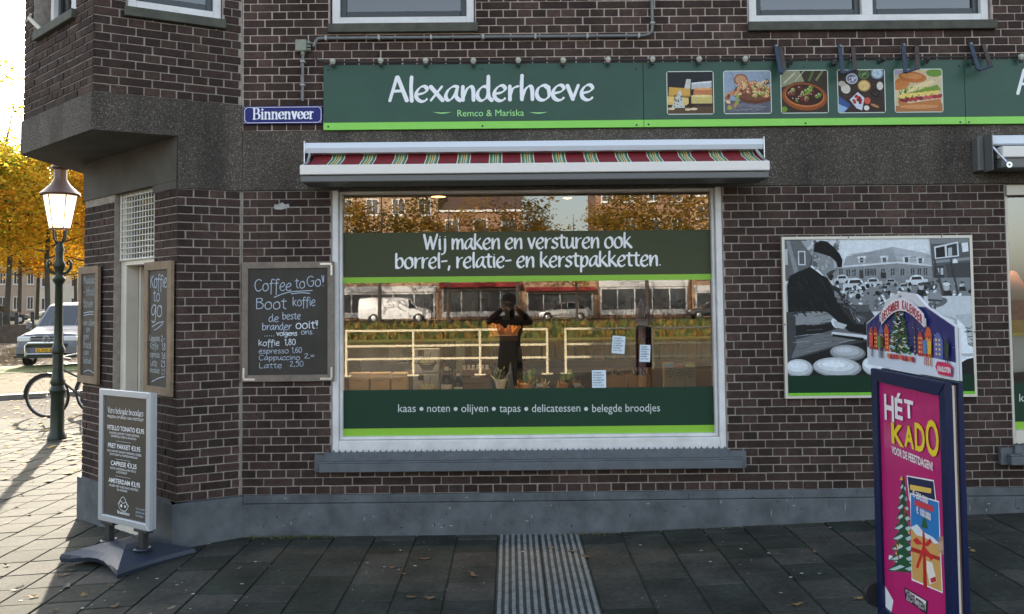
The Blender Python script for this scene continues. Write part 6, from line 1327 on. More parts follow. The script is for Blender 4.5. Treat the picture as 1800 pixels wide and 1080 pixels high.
# ------------------------------------------------------------------ vehicles
GLC = mat('car_glass', (.02, .025, .03), .05, spec=1.0); TYR = mat('car_tyre', (.02, .02, .02), .85); HUB = mat('wheel_hub', (.45, .45, .46), .35, metal=.6); HL = mat('headlamp_clear', (.62, .64, .66), .12, spec=1.0); RED = mat('tail_red', (.35, .02, .02), .2)
def vehicle(name, label, cat, loc, rz, paint, st, wheels, wr, glass_rings, group=None, hubs=HUB, seg=None):
    """st: stations (x, zb, zbelt, ztop, hw, hwtop); x grows from front to back; glass_rings: {k: 'top'|'side'}"""
    v = empty(name, loc, rz, label, cat, group)
    def ring(s):
        x, zb, zm, zt, hw, ht = s
        half = [(hw*.80, zb), (hw*.97, zb+.06), (hw, zb+(zm-zb)*.45), (hw*.985, zm-.05), (hw*.97, zm), (ht, zt-.05), (ht*.88, zt-.01), (ht*.5, zt+.012)]
        return [(x, -y, z) for y, z in half]+[(x, y, z) for y, z in reversed(half)]
    rs = [ring(s) for s in st]; n = len(rs[0]); body, gl = MB(), MB()
    for k in range(len(rs)-1):
        g = glass_rings.get(k, '')
        for j in range(n-1):
            quad = [rs[k][j], rs[k][j+1], rs[k+1][j+1], rs[k+1][j]]
            isg = ('side' in g and j in (4, n-6)) or ('top' in g and j in (5, 6, 7, 8, 9))
            if isg:
                c = sum((Vector(p) for p in quad), Vector())/4; ins = [tuple(c+(Vector(p)-c)*.93) for p in quad]
                nn = (Vector(quad[1])-Vector(quad[0])).cross(Vector(quad[3])-Vector(quad[0])).normalized()*.004
                if (c-Vector((c.x, 0, 1.0))).dot(nn) < 0 and 'side' in g and j in (4, n-6): nn = -nn
                if j not in (4, n-6) and nn.z < 0: nn = -nn
                gl.face([tuple(Vector(p)+nn) for p in ins])
            body.face(quad)
        body.face([rs[k][0], rs[k+1][0], rs[k+1][n-1], rs[k][n-1]])
    body.face(rs[0]); body.face(rs[-1][::-1])
    body.build('body', paint, v, smooth=True, recalc=True); gl.build('window_glass', GLC, v)
    hw = max(s[4] for s in st)
    for x in wheels:
        for s_ in (-1, 1):
            mb = MB(); mb.lathe([(wr*.6, -.10), (wr*.94, -.10), (wr, -.07), (wr, .07), (wr*.94, .10), (wr*.6, .10)], (x, s_*(hw-.09), wr), 20, 'Y'); wl = mb.build('wheel', TYR, v, smooth=True)
            mb = MB(); mb.lathe([(.001, -.085), (wr*.2, -.10), (wr*.55, -.085), (wr*.62, -.07), (wr*.62, .07), (wr*.55, .085), (wr*.2, .10), (.001, .085)], (x, s_*(hw-.085), wr), 18, 'Y'); mb.build('hub', hubs, wl, smooth=True)
            mb = MB(); mb.lathe([(wr*1.0, -.004), (wr*1.16, -.004), (wr*1.16, .004), (wr*1.0, .004)], (x, s_*(hw*.985), wr*1.02), 20, 'Y'); mb.build('wheel_arch', DARK, v)
    return v
def van_st(Lg=4.9): return [(0.0, .34, .62, .66, .70, .62), (.05, .27, .74, .80, .84, .74), (.22, .25, .90, .98, .93, .80), (.75, .25, 1.02, 1.10, .95, .82), (1.05, .25, 1.06, 1.20, .955, .80), (1.78, .25, 1.10, 1.84, .955, .72), (2.0, .25, 1.10, 1.92, .955, .74), (4.6, .25, 1.10, 1.95, .955, .75), (Lg-.08, .27, 1.10, 1.88, .94, .74), (Lg, .40, 1.0, 1.70, .90, .70)]
SILV = mat('van_silver', (.13, .135, .15), .38, metal=.3, coat=.2)
q = gp(84, 645, -.05); az = math.atan2(q.x, q.y+6.326)
van = vehicle('parked_van', 'silver van with a chrome bull bar and yellow number plate facing the corner', 'van', (q.x-.05, q.y, -.058), math.radians(80)-az*.55, SILV, van_st(), (.92, 3.9), .33, {4: 'top side', 6: 'side'})
def vbox(nm, m, *a, ch=.01, **k): mb = MB(); mb.box(*a, ch=ch); return mb.build(nm, m, van, **k)
for s_ in (-1, 1):
    mb = MB(); y0, y1 = sorted((s_*.46, s_*.86)); mb.box(.02, .16, y0, y1, .76, .92, ch=.03); mb.build('headlight', HL, van)
    mb = MB(); mb.lathe([(.001, -.01), (.055, -.01), (.055, .01), (.001, .02)], (-.01, s_*.64, .46), 12, 'X'); mb.build('fog_light', HL, van)
    mb = MB(); y0, y1 = sorted((s_*.98, s_*1.13)); mb.box(1.18, 1.30, y0, y1, 1.10, 1.34, ch=.03); mb.build('mirror', SILV, van)
for k in range(4): vbox('grille_slat', HUB if k % 2 == 0 else DARK, -.01, .06, -.44, .44, .760+k*.037, .782+k*.037, ch=.004)
vbox('grille', DARK, .0, .05, -.45, .45, .745, .915, ch=.004)
vbox('bumper', SILV, -.07, .12, -.88, .88, .36, .66, ch=.05); vbox('air_intake', DARK, -.075, -.02, -.62, .62, .585, .70, ch=.01)
mb = MB(); mb.tube([(-.03+0, .095*math.cos(t), .835+.095*math.sin(t)) for t in [k*math.pi/10 for k in range(20)]], .010, 6, closed=True)
for pts in ([(-.05, .075), (-.02, .005), (0, .05), (.02, .005), (.05, .075)], [(-.075, .045), (-.035, -.07), (0, .0), (.035, -.07), (.075, .045)]): mb.tube([(-.04, -y, .835+z) for y, z in pts], .009, 5)
mb.build('emblem', HUB, van)
mb = MB(); mb.tube([(-.16, -.52, .34), (-.18, -.52, .66), (-.17, -.46, .72), (-.17, .46, .72), (-.18, .52, .66), (-.16, .52, .34)], .032, 8); mb.tube([(-.16, -.52, .40), (-.16, .52, .40)], .025, 8); mb.build('bull_bar', mat('chrome', (.7, .7, .7), .15, metal=1), van, smooth=True)
vbox('number_plate', mat('plate_yellow', (.75, .42, .01), .4), -.20, -.19, -.26, .26, .455, .565, ch=.002)
pl = sans('53-VHZ-8', -.20, .23, 0, .075, parent=van, y=0, m=INK, bold=.003); pl.location = (-.203, 0, .473); pl.rotation_euler = (0, 0, -math.pi/2)
vbox('plate_band', mat('plate_blue', (.01, .03, .3), .4), -.2015, -.2002, .225, .258, .458, .562, ch=.0005)
mb = MB(); mb.box(-.085, .0, -.9, .9, .285, .36, ch=.01); mb.build('lower_lip', DARK, van)
def car_st(L_=4.1, h=1.45): return [(0, .35, .55, .6, .62, .55), (.08, .25, .62, .70, .78, .68), (.9, .22, .80, .88, .86, .74), (1.15, .22, .84, .94, .87, .74), (1.85, .22, .90, h-.06, .87, .60), (2.3, .22, .90, h, .87, .62), (3.2, .22, .90, h-.03, .87, .60), (L_-.25, .25, .92, 1.05, .85, .62), (L_, .35, .80, .88, .76, .60)]
CB = mat('car_black', (.02, .022, .028), .2, coat=.6); CS = mat('car_silver', (.48, .49, .50), .3, metal=.5, coat=.5); CW = mat('van_white', (.75, .76, .78), .35, coat=.4)
def simple_car(loc, rz, paint, label, group='cars parked by the canal'):
    v = vehicle('parked_car', label, 'car', loc, rz, paint, car_st(), (.75, 3.3), .31, {3: 'top side', 4: 'side', 5: 'side', 6: 'top side'}, group)
    for s_ in (-1, 1):
        y0, y1 = sorted((s_*.45, s_*.72)); mb = MB(); mb.box(.0, .12, y0, y1, .58, .70, ch=.02); mb.build('headlight', HL, v); mb = MB(); mb.box(3.98, 4.08, y0, y1, .70, .86, ch=.02); mb.build('tail_light', RED, v)
    mb = MB(); mb.box(4.09, 4.10, -.26, .26, .62, .73); mb.build('number_plate', MATS['plate_yellow'], v); return v
for px_, u, paint, lb, rz in ((32, 72, CB, 'small black car on the far side of the canal', 1), (4, 77, CS, 'silver car partly cut by the left edge of the picture', 1), (60, 98, CW, 'white car farther back under the trees, left of the trunk', 0), (76, 101, CS, 'grey car farther back beside the tree trunk', 0), (115, 99, CW, 'pale car in the distance just above the van roof', 0), (134, 102, CB, 'dark car in the distance right of the lamp post', 0)):
    d_ = ((px_-885)/FPX); Y_ = u/(.875-.485*d_*1.0) if False else None
    # point at distance u along the view, seen at photo column px_
    t_ = u/(EU.y+EU.x*d_); simple_car((t_*d_, -6.326+t_, .51 if u < 90 else .505), math.radians(-118 if rz else 20), paint, lb)
# bollards along the far bank
for k in range(12):
    v_ = -3.4+k*.95; p_ = uv(67.2, v_); bo = empty('bollard', (p_[0], p_[1], .5), 0, 'short dark bollard in the row on the far canal bank', 'bollard', 'bollards on the far bank')
    mb = MB(); mb.lathe([(.001, 0), (.13, 0), (.12, .75), (.14, .8), (.10, .9), (.001, .92)], (0, 0, 0), 8); mb.build('post', DARK, bo)

# ------------------------------------------------------------------ trees
def leafmat(name, c1, c2, c3, tr=.5):
    m = bpy.data.materials.new(name); m.use_nodes = True; n = m.node_tree; n.nodes.clear(); out = n.nodes.new('ShaderNodeOutputMaterial')
    at = n.nodes.new('ShaderNodeAttribute'); at.attribute_name = 'col'; sp = n.nodes.new('ShaderNodeSeparateColor'); cr = n.nodes.new('ShaderNodeValToRGB')
    cr.color_ramp.elements[0].color = (*c1, 1); cr.color_ramp.elements[1].color = (*c3, 1); e = cr.color_ramp.elements.new(.5); e.color = (*c2, 1)
    a, b, c = n.nodes.new('ShaderNodeBsdfDiffuse'), n.nodes.new('ShaderNodeBsdfTranslucent'), n.nodes.new('ShaderNodeMixShader'); c.inputs[0].default_value = tr
    n.links.new(at.outputs['Color'], sp.inputs[0]); n.links.new(sp.outputs[0], cr.inputs[0]); n.links.new(cr.outputs[0], a.inputs[0]); n.links.new(cr.outputs[0], b.inputs[0]); n.links.new(a.outputs[0], c.inputs[1]); n.links.new(b.outputs[0], c.inputs[2]); n.links.new(c.outputs[0], out.inputs[0]); return m
LEAF_O = leafmat('leaves_orange', (.26, .28, .03), (.70, .40, .04), (.82, .30, .03), .58); LEAF_Y = leafmat('leaves_yellow', (.15, .22, .03), (.56, .42, .05), (.82, .50, .05), .58); LEAF_B = leafmat('leaves_brown', (.09, .09, .015), (.26, .16, .03), (.42, .22, .03), .35)
BARK = mat('tree_bark', (.075, .062, .05), .9, var=.4, vscale=3, bump=.5)
def tree_meshes(seed, H, Rc, n, leaf, lm, zc0=.28, dens=1.0):
    R_ = random.Random(seed); tr = MB(); tips = []
    h0 = H*zc0; tr.tube([(0, 0, -.3), (0, 0, .4), (R_.uniform(-.1, .1), R_.uniform(-.1, .1), h0), (R_.uniform(-.3, .3), R_.uniform(-.3, .3), H*.6), (R_.uniform(-.4, .4), R_.uniform(-.4, .4), H*.88)], [.22, .15, .13, .08, .02], 8)
    for k in range(15):
        a_ = k*2.4+R_.random(); zz = h0*.95+(H*.62-h0)*(k/15); l = Rc*R_.uniform(.7, 1.0)*(1-.35*k/15); up = R_.uniform(.25, .8)
        p0 = Vector((0, 0, zz)); p1 = p0+Vector((math.cos(a_)*l*.45, math.sin(a_)*l*.45, l*.3*up)); p2 = p0+Vector((math.cos(a_+.2)*l, math.sin(a_+.2)*l, l*.8*up)); tr.tube([p0, p1, p2], [.065, .04, .012], 5, caps=False); tips += [p1, p2, (p1+p2)/2]
        for j in range(3):
            b_ = a_+R_.uniform(-.9, .9); q0 = p1.lerp(p2, R_.random()); q1 = q0+Vector((math.cos(b_)*l*.35, math.sin(b_)*l*.35, l*R_.uniform(0, .4))); tr.tube([q0, q1], [.03, .008], 4, caps=False); tips.append(q1)
    clumps = [(t, R_.uniform(.5, 1.15)*Rc*.28) for t in tips]
    for k in range(26): a_ = R_.random()*6.28; q = R_.random()**.5*Rc*.9; z = R_.uniform(h0*1.02, H*.97); q *= math.sqrt(max(.1, 1-((z-H*.56)/(H*.5))**2)); clumps.append((Vector((q*math.cos(a_), q*math.sin(a_), z)), Rc*R_.uniform(.15, .32)))
    lf = MB()
    for k in range(n):
        c, r = R_.choice(clumps); d = Vector((R_.gauss(0, 1), R_.gauss(0, 1), R_.gauss(0, .75))); d = d.normalized()*r*R_.random()**.45; p = c+d
        if p.z < h0*.8: continue
        u_ = Vector((R_.gauss(0, 1), R_.gauss(0, 1), R_.gauss(0, .6))).normalized(); v_ = u_.orthogonal().normalized(); s = leaf*R_.uniform(.5, 1.3)
        tint = min(1, max(0, .5+.28*math.sin(c.x*1.7+c.z*2.1+seed)+R_.uniform(-.3, .3)))
        lf.face([tuple(p-u_*s), tuple(p+v_*s*.55), tuple(p+u_*s), tuple(p-v_*s*.55)], col=(tint, 0, 0))
    return tr.mesh('trunk', BARK, True), lf.mesh('crown', lm)
TM = [tree_meshes(1, 14, 5.2, 12000, .13, LEAF_O), tree_meshes(2, 15, 5.0, 12000, .13, LEAF_Y), tree_meshes(5, 13, 5.0, 5500, .15, LEAF_B, .3)]
def tree(k, x, y, z, s, rz, label, group=None):
    t = empty('autumn_tree', (x, y, z), rz, label, 'tree', group); t.scale = (s, s, s); link('trunk', TM[k][0], t); link('crown', TM[k][1], t); return t
def at_px(px_, u): d_ = (px_-885)/FPX; t_ = u/(EU.y+EU.x*d_); return t_*d_, -6.326+t_
G1 = 'trees on the far canal bank'
for (px_, u, k, s, rz, lb) in [(4, 68.5, 1, 1.25, 0, 'yellow green tree on the far bank cut by the left picture edge'), (76, 69, 0, 1.27, 1, 'orange tree on the far bank with the thickest trunk, left of the lamp'), (-90, 66, 1, 1.2, 4, 'large yellow green tree just outside the left edge, its crown overhanging'), (150, 70, 0, 1.2, 2, 'orange tree on the far bank right of the lamp post'), (26, 88, 0, 1.1, 3, 'orange tree in the second row, left of the black car'), (57, 92, 1, 1.1, 5, 'yellow tree in the second row between the two thicker trunks'), (96, 90, 0, 1.1, 6, 'orange tree in the second row just left of the lamp post'), (125, 104, 0, 1.2, 1.5, 'farthest orange tree, seen above the van roof'), (-30, 102, 0, 1.3, 2.5, 'tall orange tree far back at the left edge')]:
    x, y = at_px(px_, u); tree(k, x, y, .5, s, rz, lb, G1)
for k_, (v_, s, lb) in enumerate(((-17, 1.2, 'orange tree on the far bank well left of the picture'), (-27, 1.15, 'yellow green tree on the far bank left of the picture'), (-38, 1.25, 'tall orange tree on the far bank at the far left'), (-50, 1.2, 'last yellow green tree of the row on the far bank'))):
    p_ = uv(68.5, v_); tree(k_ % 2, p_[0], p_[1], .5, s, k_*1.3, lb, G1)
# pale houses beyond the trees
HP = mat('house_pale', (.62, .58, .52), .8, var=.15); HPB = mat('house_brick', (.42, .34, .28), .85, var=.2); RT = mat('roof_tiles', (.10, .06, .05), .8, var=.3); WD = mat('far_window', (.06, .07, .08), .2)
def row_house(x, y, z, rz, wd, h, m, label, nw=3, ns=3, dz=0, group=None, roofm=None, wm=WHITE, shop=None, depth=7):
    b = empty('row_house', (x, y, z), rz, label, 'house', group)
    mb = MB(); mb.box(0, wd, 0, depth, 0, h); mb.build('wall', m, b)
    mb = MB(); 
    for p in ([(-.1, h), (wd+.1, h), (wd+.1, h+.18), (-.1, h+.18)],): mb.prism(p, -.18, depth)
    mb.build('cornice', wm, b)
    rh = 2.4; mb = MB(); mb.face([(0, .1, h+.18), (wd, .1, h+.18), (wd, depth/2, h+rh), (0, depth/2, h+rh)]); mb.face([(0, depth, h+.18), (0, depth/2, h+rh), (wd, depth/2, h+rh), (wd, depth, h+.18)]); mb.face([(0, .1, h+.18), (0, depth/2, h+rh), (0, depth, h+.18)]); mb.face([(wd, .1, h+.18), (wd, depth, h+.18), (wd, depth/2, h+rh)]); rf = mb.build('roof', roofm or RT, b)
    mb = MB(); mb.box(wd*.8, wd*.8+.6, depth*.4, depth*.4+.5, h+1, h+rh+.9); mb.build('chimney', HPB, rf)
    sh = h/ns
    for j in range(ns):
        for i in range(nw):
            if j == 0 and shop: continue
            ww = wd/nw*.5; x0 = wd/nw*(i+.25); z0 = sh*j+sh*.28; hh = sh*.52
            mb = MB(); frame_rect(mb, x0, x0+ww, z0, z0+hh, .09, -.05, .02, ch=0); mb.box(x0+ww/2-.03, x0+ww/2+.03, -.04, .01, z0+.09, z0+hh-.09); mb.box(x0-.08, x0+ww+.08, -.1, 0, z0-.1, z0-.005); f = mb.build('window', wm, b)
            mb = MB(); mb.face([(x0+.05, -.015, z0+.05), (x0+ww-.05, -.015, z0+.05), (x0+ww-.05, -.015, z0+hh-.05), (x0+.05, -.015, z0+hh-.05)]); mb.build('pane', WD, f)
    if shop:
        mb = MB(); frame_rect(mb, .3, wd-.3, .25, sh*.86, .14, -.08, .02, ch=0)
        for i in range(1, nw+1): xx = .3+(wd-.6)*i/(nw+1); mb.box(xx-.05, xx+.05, -.06, .01, .4, sh*.84)
        mb.box(.3, wd-.3, -.07, .01, .3, .7); f = mb.build('shop_front', wm, b); mb = MB(); mb.face([(.35, -.02, .6), (wd-.35, -.02, .6), (wd-.35, -.02, sh*.84), (.35, -.02, sh*.84)]); mb.build('pane', WD, f)
        mb = MB(); mb.prism([(.2, sh*.9), (wd-.2, sh*.9), (wd-.2, sh*1.02), (.2, sh*1.02)], -.9, -.02) if shop == 'awning' else mb.box(.2, wd-.2, -.12, -.01, sh*.88, sh*1.06); mb.build('awning' if shop == 'awning' else 'fascia', mat('awning_red', (.30, .03, .03), .8) if shop == 'awning' else wm, b)
    return b
e_ = math.atan2(EV.y, EV.x)
labs = ['long pale house row at the far left beyond the canal', 'pale house with three window rows at the far left beyond the trees', 'brick house beyond the trees, left of the lamp', 'pale house beyond the trees behind the lamp post', 'brick house beyond the trees above the van roof', 'wide pale house beyond the trees at the right']
for k, (v0, wd, h, m) in enumerate([(-60, 48.5, 9.0, HP), (-11, 6, 8.5, HP), (-5, 4.5, 9.5, HPB), (-.5, 5, 8.8, HP), (4.5, 4.5, 9.6, HPB), (9, 7, 8.6, HP)]):
    p_ = uv(122, v0); row_house(p_[0], p_[1], .5, e_, wd-.02, h, m, labs[k], 3 if wd < 20 else 22, 3, group='houses beyond the far canal bank')
# ------------------------------------------------------------------ the far side of the street behind the photographer (seen in the glass)
RW = mat('railing_cream', (.74, .64, .44), .5)
def railing(x0, x1, label, n):
    r = empty('canal_railing', (0, -14.5, -.05), 0, label, 'railing', 'railings along the canal')
    for z in (1.12, .74, .42): mb = MB(); mb.box(x0, x1, -.03, .03, z-.028, z+.028, ch=.008); mb.build('rail', RW, r)
    for k in range(n): x = x0+.03+(x1-x0-.06)*k/(n-1); mb = MB(); mb.box(x-.028, x+.028, -.026, .026, 0, 1.09); mb.box(x-.14, x+.14, -.08, .08, 0, .03); mb.build('post', RW, r)
    return r
railing(-4.1, .95, 'cream canal railing behind the photographer, left length in the reflection', 4); railing(1.35, 7.9, 'cream canal railing behind the photographer, right length in the reflection', 4)
DG = math.pi   # facades facing the shop: local -y must point to world +y
def house_back(x_right, wd, h, m, label, **k): return row_house(x_right, -67, .25, DG, wd, h, m, label, group='houses across the water', **k)
OB = mat('opposite_brick', (.30, .17, .11), .85, var=.25, vscale=1.2); OB2 = mat('opposite_brick_light', (.42, .27, .17), .85, var=.2, vscale=1); OR = mat('opposite_roof', (.22, .05, .035), .8, var=.3, vscale=3)
house_back(-6.2, 11.5, 11.2, OB2, 'wide light brick house across the water with many white windows', nw=5, ns=4, shop='fascia')
house_back(1.2, 7.4, 9.4, OB, 'dark brick shop across the water with a red awning', nw=3, ns=3, shop='awning')
house_back(7.6, 6.4, 5.4, OB2, 'low house across the water with a red tiled roof', nw=3, ns=2, shop='awning', roofm=OR)
house_back(15.8, 8.2, 12.4, OB, 'tall brick house across the water with white shop front', nw=4, ns=4, shop='fascia')
house_back(25.5, 9.6, 10.5, OB2, 'brick house across the water at the far right', nw=4, ns=4, shop='fascia')
house_back(-17.8, 12, 12.4, OB, 'tall dark brick house across the water at the far left', nw=5, ns=4, shop='fascia')
G2_ = 'trees across the water'
for x, y, s, rz, k, lb in [(-9.0, -52, .92, 0, 2, 'sparse brown tree across the water beside the white van'), (9.6, -52, .95, 2, 2, 'sparse brown tree across the water by the right house'), (.6, -53, .85, 1, 2, 'thin brown tree across the water in the middle'), (-4.5, -55, .8, 4, 2, 'brown tree across the water right of the white van'), (5.0, -56, .7, 3, 2, 'low brown tree across the water before the low house'), (18, -53, 1.0, 5, 2, 'brown tree across the water at the far right'), (-19, -53, 1.0, 5.5, 2, 'brown tree across the water at the far left')]: tree(k, x, y, .22, s, rz, lb, G2_)
wv = vehicle('parked_van', 'white van parked across the water', 'van', (-11.6+5.6, -59, .24), math.pi, CW, van_st(5.6), (1.0, 4.4), .36, {4: 'top side'})
simple_car((2.2, -60, .24), 0, CS, 'silver hatchback parked across the water', 'cars across the water'); simple_car((14, -60, .24), 0, CB, 'dark car parked across the water', 'cars across the water')
# small planting on the far slope
def tufts(name, x0, x1, y0, y1, z0, z1, n, s, cols, seed, label=None):
    R_ = random.Random(seed); mb = MB()
    for k in range(n):
        x = R_.uniform(x0, x1); t = R_.random(); y = y0+(y1-y0)*t; z = z0+(z1-z0)*t; a_ = R_.random()*3.14; l = s*R_.uniform(.5, 1.4); c = R_.choice(cols)
        mb.face([(x-l*.4*math.cos(a_), y-l*.4*math.sin(a_), z), (x+l*.4*math.cos(a_), y+l*.4*math.sin(a_), z), (x+R_.uniform(-.3, .3)*l, y+R_.uniform(-.3, .3)*l, z+l)], col=c)
    return tag(mb.build(name, mat('tuft', attr=True, rough=.9)), label, 'grass' if label else None, kind='stuff')
tufts('bank_plants', -16, 22, -45, -49, -.6, .25, 5000, .35, [(.06, .10, .02), (.12, .13, .03), (.20, .10, .02), (.04, .07, .02), (.24, .16, .03)], 3, 'ragged autumn plants on the bank across the water')
# ------------------------------------------------------------------ the photographer
def person(loc, label):
    s = .0; pr = tag(bpy.data.objects.new('person', None), label, 'person'); C.objects.link(pr); pr.location = loc
    me = bpy.data.meshes.new('body'); h = 1.84
    V_ = [(0, 0, .98), (0, -.01, 1.12), (0, 0, 1.28), (0, .0, 1.44), (0, .02, 1.53), (0, .04, 1.60), (0, .05, 1.70), (0, .04, 1.79),
          (-.19, 0, 1.48), (-.33, .10, 1.44), (-.20, .25, 1.58), (-.10, .31, 1.66), (.19, 0, 1.48), (.33, .10, 1.44), (.20, .25, 1.58), (.10, .31, 1.66),
          (-.10, 0, .90), (-.12, .03, .52), (-.13, -.01, .09), (-.14, .14, .04), (.10, 0, .90), (.12, .02, .52), (.13, -.03, .09), (.14, .12, .04)]
    E_ = [(0, 1), (1, 2), (2, 3), (3, 4), (4, 5), (5, 6), (6, 7), (3, 8), (8, 9), (9, 10), (10, 11), (3, 12), (12, 13), (13, 14), (14, 15), (0, 16), (16, 17), (17, 18), (18, 19), (0, 20), (20, 21), (21, 22), (22, 23)]
    Rr = [.17, .165, .19, .18, .075, .085, .105, .07, .085, .062, .05, .035, .085, .062, .05, .035, .11, .08, .055, .045, .11, .08, .055, .045]
    me.from_pydata(V_, E_, []); o = bpy.data.objects.new('body', me); C.objects.link(o); o.parent = pr
    me.materials.append(mat('dark_clothes', (.018, .018, .022), .8))
    sk = o.modifiers.new('skin', 'SKIN'); 
    for i, r in enumerate(Rr): me.skin_vertices[0].data[i].radius = (r, r*.8 if i < 4 else r)
    me.skin_vertices[0].data[0].use_root = True
    sb = o.modifiers.new('sub', 'SUBSURF'); sb.levels = 2; sb.render_levels = 2
    SKN = mat('skin', (.45, .27, .20), .6)
    mb = MB(); mb.lathe([(.001, 1.60), (.06, 1.61), (.085, 1.68), (.088, 1.76), (.07, 1.83), (.001, 1.86)], (0, .06, 0), 16); mb.lathe([(.001, .0), (.014, .004), (.001, .03)], (0, .145, 1.72), 8); mb.build('face', SKN, pr, smooth=True)
    mb = MB(); mb.lathe([(.096, 1.74), (.105, 1.80), (.09, 1.87), (.05, 1.90), (.001, 1.91)], (0, .045, 0), 16); mb.build('hair', mat('dark_hair', (.03, .022, .018), .7), pr, smooth=True)
    for s_ in (-1, 1):
        mb = MB(); mb.box(s_*.085-.02, s_*.085+.02, .30, .335, 1.63, 1.72, ch=.012)
        for k in range(4): mb.tube([(s_*.10, .335, 1.705-k*.021), (s_*.088, .352, 1.708-k*.021), (s_*.070, .350, 1.709-k*.021), (s_*(.058+.004*k), .342, 1.709-k*.021)], [.0095, .009, .0085, .007], 6)
        mb.tube([(s_*.085, .305, 1.65), (s_*.07, .30, 1.675), (s_*.06, .305, 1.695)], [.011, .010, .008], 6); mb.build('hand', SKN, pr, smooth=True)
    return pr
pz = zg(0, -6.7); person((0, -6.70, pz+.03), 'photographer in dark clothes holding up a phone, seen mirrored in the window')
ph = empty('phone', (0, -6.362, 1.722), 0, 'black phone held up by the photographer', 'phone'); mb = MB(); mb.box(-.078, .078, -.004, .004, -.036, .022, ch=.003); mb.build('case', DARK, ph)
# ------------------------------------------------------------------ small things on the ground
LFM = [mat('dry_leaf', (.13, .08, .04), .8, var=.3), mat('yellow_leaf', (.22, .14, .05), .8, var=.3), mat('pale_leaf', (.20, .17, .12), .8, var=.3)]
def leaf_mesh(seed, m):
    R_ = random.Random(seed); n = 9; out = []
    for k in range(n): a_ = 2*math.pi*k/n; r = (.034 if k % 2 == 0 else .022)*R_.uniform(.8, 1.2); x, y = r*math.cos(a_)*1.3, r*math.sin(a_)*.8; out.append((x, y, .004+6.0*x*x+4*R_.random()*y*y+R_.uniform(0, .004)))
    mb = MB(); 
    for k in range(n): mb.face([(0, 0, .002), out[k], out[(k+1) % n]])
    mb.tube([(.035, 0, .008), (.07, .006, .012)], .0012, 3); return mb.mesh('fallen_leaf', m)
LM = [leaf_mesh(k, LFM[k % 3]) for k in range(6)]
R_ = random.Random(21)
spots = [(705, 969), (748, 984), (690, 999), (712, 1010), (832, 1013), (720, 1051), (757, 1053), (1024, 928), (968, 965), (1008, 970), (1030, 980), (1105, 927), (1433, 970), (1402, 1063), (1510, 1052), (1710, 966), (118, 1033), (152, 1010), (195, 1030), (148, 1047), (97, 1074), (128, 1004), (110, 1012), (225, 1012), (30, 1037), (10, 995), (50, 905), (30, 890), (108, 900), (14, 918), (92, 862), (40, 870), (58, 848), (20, 840), (75, 820), (120, 870), (96, 785), (70, 770), (112, 788), (40, 800), (60, 1050), (200, 1068), (300, 1070), (420, 1000)]
for (x, y) in spots:
    q = gp(x, y, .0); q = gp(x, y, zg(q.x, q.y)); s_ = R_.uniform(.55, .95)
    o = link('fallen_leaf', R_.choice(LM), None, (q.x, q.y, zg(q.x, q.y)+.001), (R_.uniform(-.15, .15), R_.uniform(-.15, .15), R_.random()*6.28), (s_, s_, s_)); tag(o, 'dry curled autumn leaf lying on the pavement', 'leaf', 'fallen leaves on the pavement')
mb = MB(); R_ = random.Random(5)
for k in range(700):
    d_ = R_.uniform(9, 30); a_ = math.radians(R_.uniform(-33, -25)); x, y = math.tan(a_)*d_, -6.3+d_; z = zg(x, y) if y < 8 and x > -9.3 else (-.05 if d_ > 20/.999 else -.14); l = R_.uniform(.03, .06); b_ = R_.random()*6.28
    mb.face([(x+l*math.cos(b_+t), y+l*math.sin(b_+t), z+.006+R_.random()*.015) for t in (0, 1.57, 3.14, 4.71)], col=R_.choice([(.35, .2, .05), (.25, .13, .05), (.45, .3, .08)]))
tag(mb.build('leaf_litter', mat('litter', attr=True, rough=.9)), 'scattered small dead leaves along the kerb and road', 'leaf litter', kind='stuff')
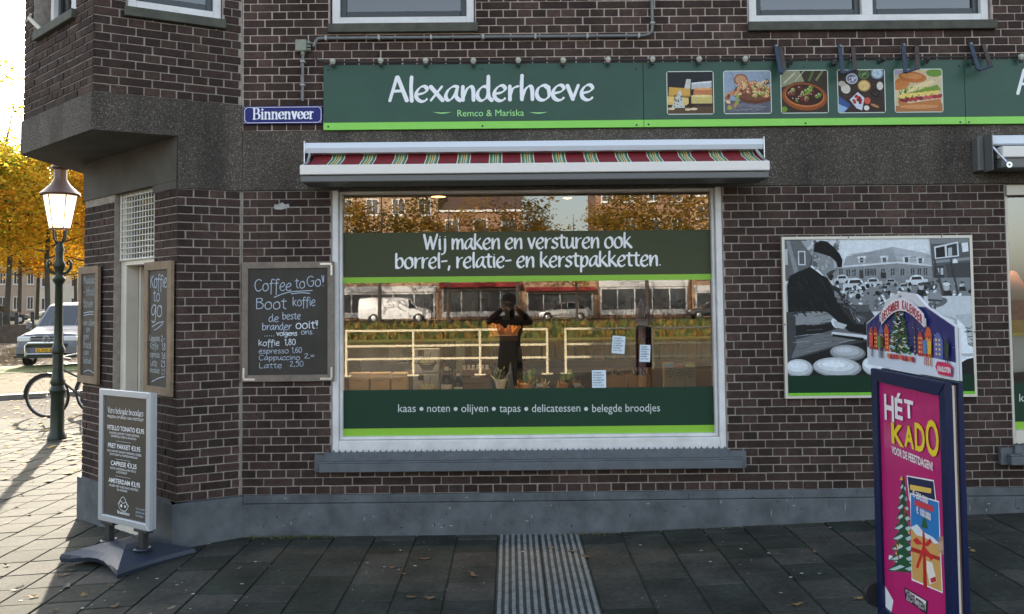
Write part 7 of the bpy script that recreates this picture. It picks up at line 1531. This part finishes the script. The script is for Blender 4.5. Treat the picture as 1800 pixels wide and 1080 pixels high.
# bits of light litter and chewing gum on the paving
mb = MB(); R_ = random.Random(15)
for k in range(150):
    x, y = R_.uniform(-3.2, 3.9), R_.uniform(-2.0, -.06); r = R_.choice([.003, .004, .005, .009]); z = zg(x, y)+.0025; mb.face([(x+r*math.cos(t*1.05)*1.4, y+r*math.sin(t*1.05), z) for t in range(6)], col=R_.choice([(.4, .4, .4), (.25, .26, .25), (.5, .48, .45)]))
tag(mb.build('paving_specks', MATS['litter']), 'tiny pale specks and grit on the dark paving', 'grit', kind='stuff')
# moss and weeds at the wall foot
def weeds(x0, x1, n, seed, yf=lambda x: -.045, s=.03):
    R_ = random.Random(seed); mb = MB()
    for k in range(n):
        x = R_.triangular(x0, x1); y = yf(x)-abs(R_.gauss(0, .02)); l = s*R_.uniform(.3, 1.2); a_ = R_.random()*3.14
        mb.face([(x-.004*math.cos(a_), y-.004*math.sin(a_), zg(x, y)-.004), (x+.004*math.cos(a_), y+.004*math.sin(a_), zg(x, y)-.004), (x+R_.uniform(-.5, .5)*l, y-R_.random()*.4*l, zg(x, y)+l)], col=R_.choice([(.05, .08, .02), (.08, .10, .03), (.12, .09, .04)]))
    return mb
m1 = weeds(-2.05, -1.2, 260, 1); m2 = weeds(.3, .8, 60, 2); m3 = weeds(-.2, 3.5, 160, 3, s=.012)
for m_ in (m2, m3): b_ = len(m1.v); m1.v += m_.v; m1.f += [tuple(b_+i for i in f) for f in m_.f]; m1.m += m_.m; m1.c += m_.c
tag(m1.build('wall_weeds', MATS['tuft']), 'moss and thin weeds growing along the foot of the plinth', 'weeds', kind='stuff')

# scuffs and chips on the painted plinth and drips on the band, each a thin mark of its own
mb = MB(); R_ = random.Random(31)
for k in range(150):
    x = R_.uniform(-1.9, 3.9); z = R_.uniform(.10, .33) if x < .5 else R_.uniform(.17, .33); y = -.0362 if z < ZP-.07 else -.0292
    if abs(z-(ZP-.061)) < .012: continue
    wd, ht = R_.choice([(.004, .003), (.008, .004), (.016, .005), (.005, .014), (.003, .03)]); n = 7; c = R_.choice([(.03, .03, .03), (.045, .05, .05), (.06, .065, .07), (.24, .24, .24)])
    mb.face([(x+wd*math.cos(6.283*t/n)*R_.uniform(.6, 1.2), y, z+ht*math.sin(6.283*t/n)*R_.uniform(.6, 1.2)) for t in range(n)], col=c)
tag(mb.build('plinth_scuffs', MATS['litter']), 'small dark chips and scuffs in the grey plinth paint', 'scuff marks', kind='stuff')
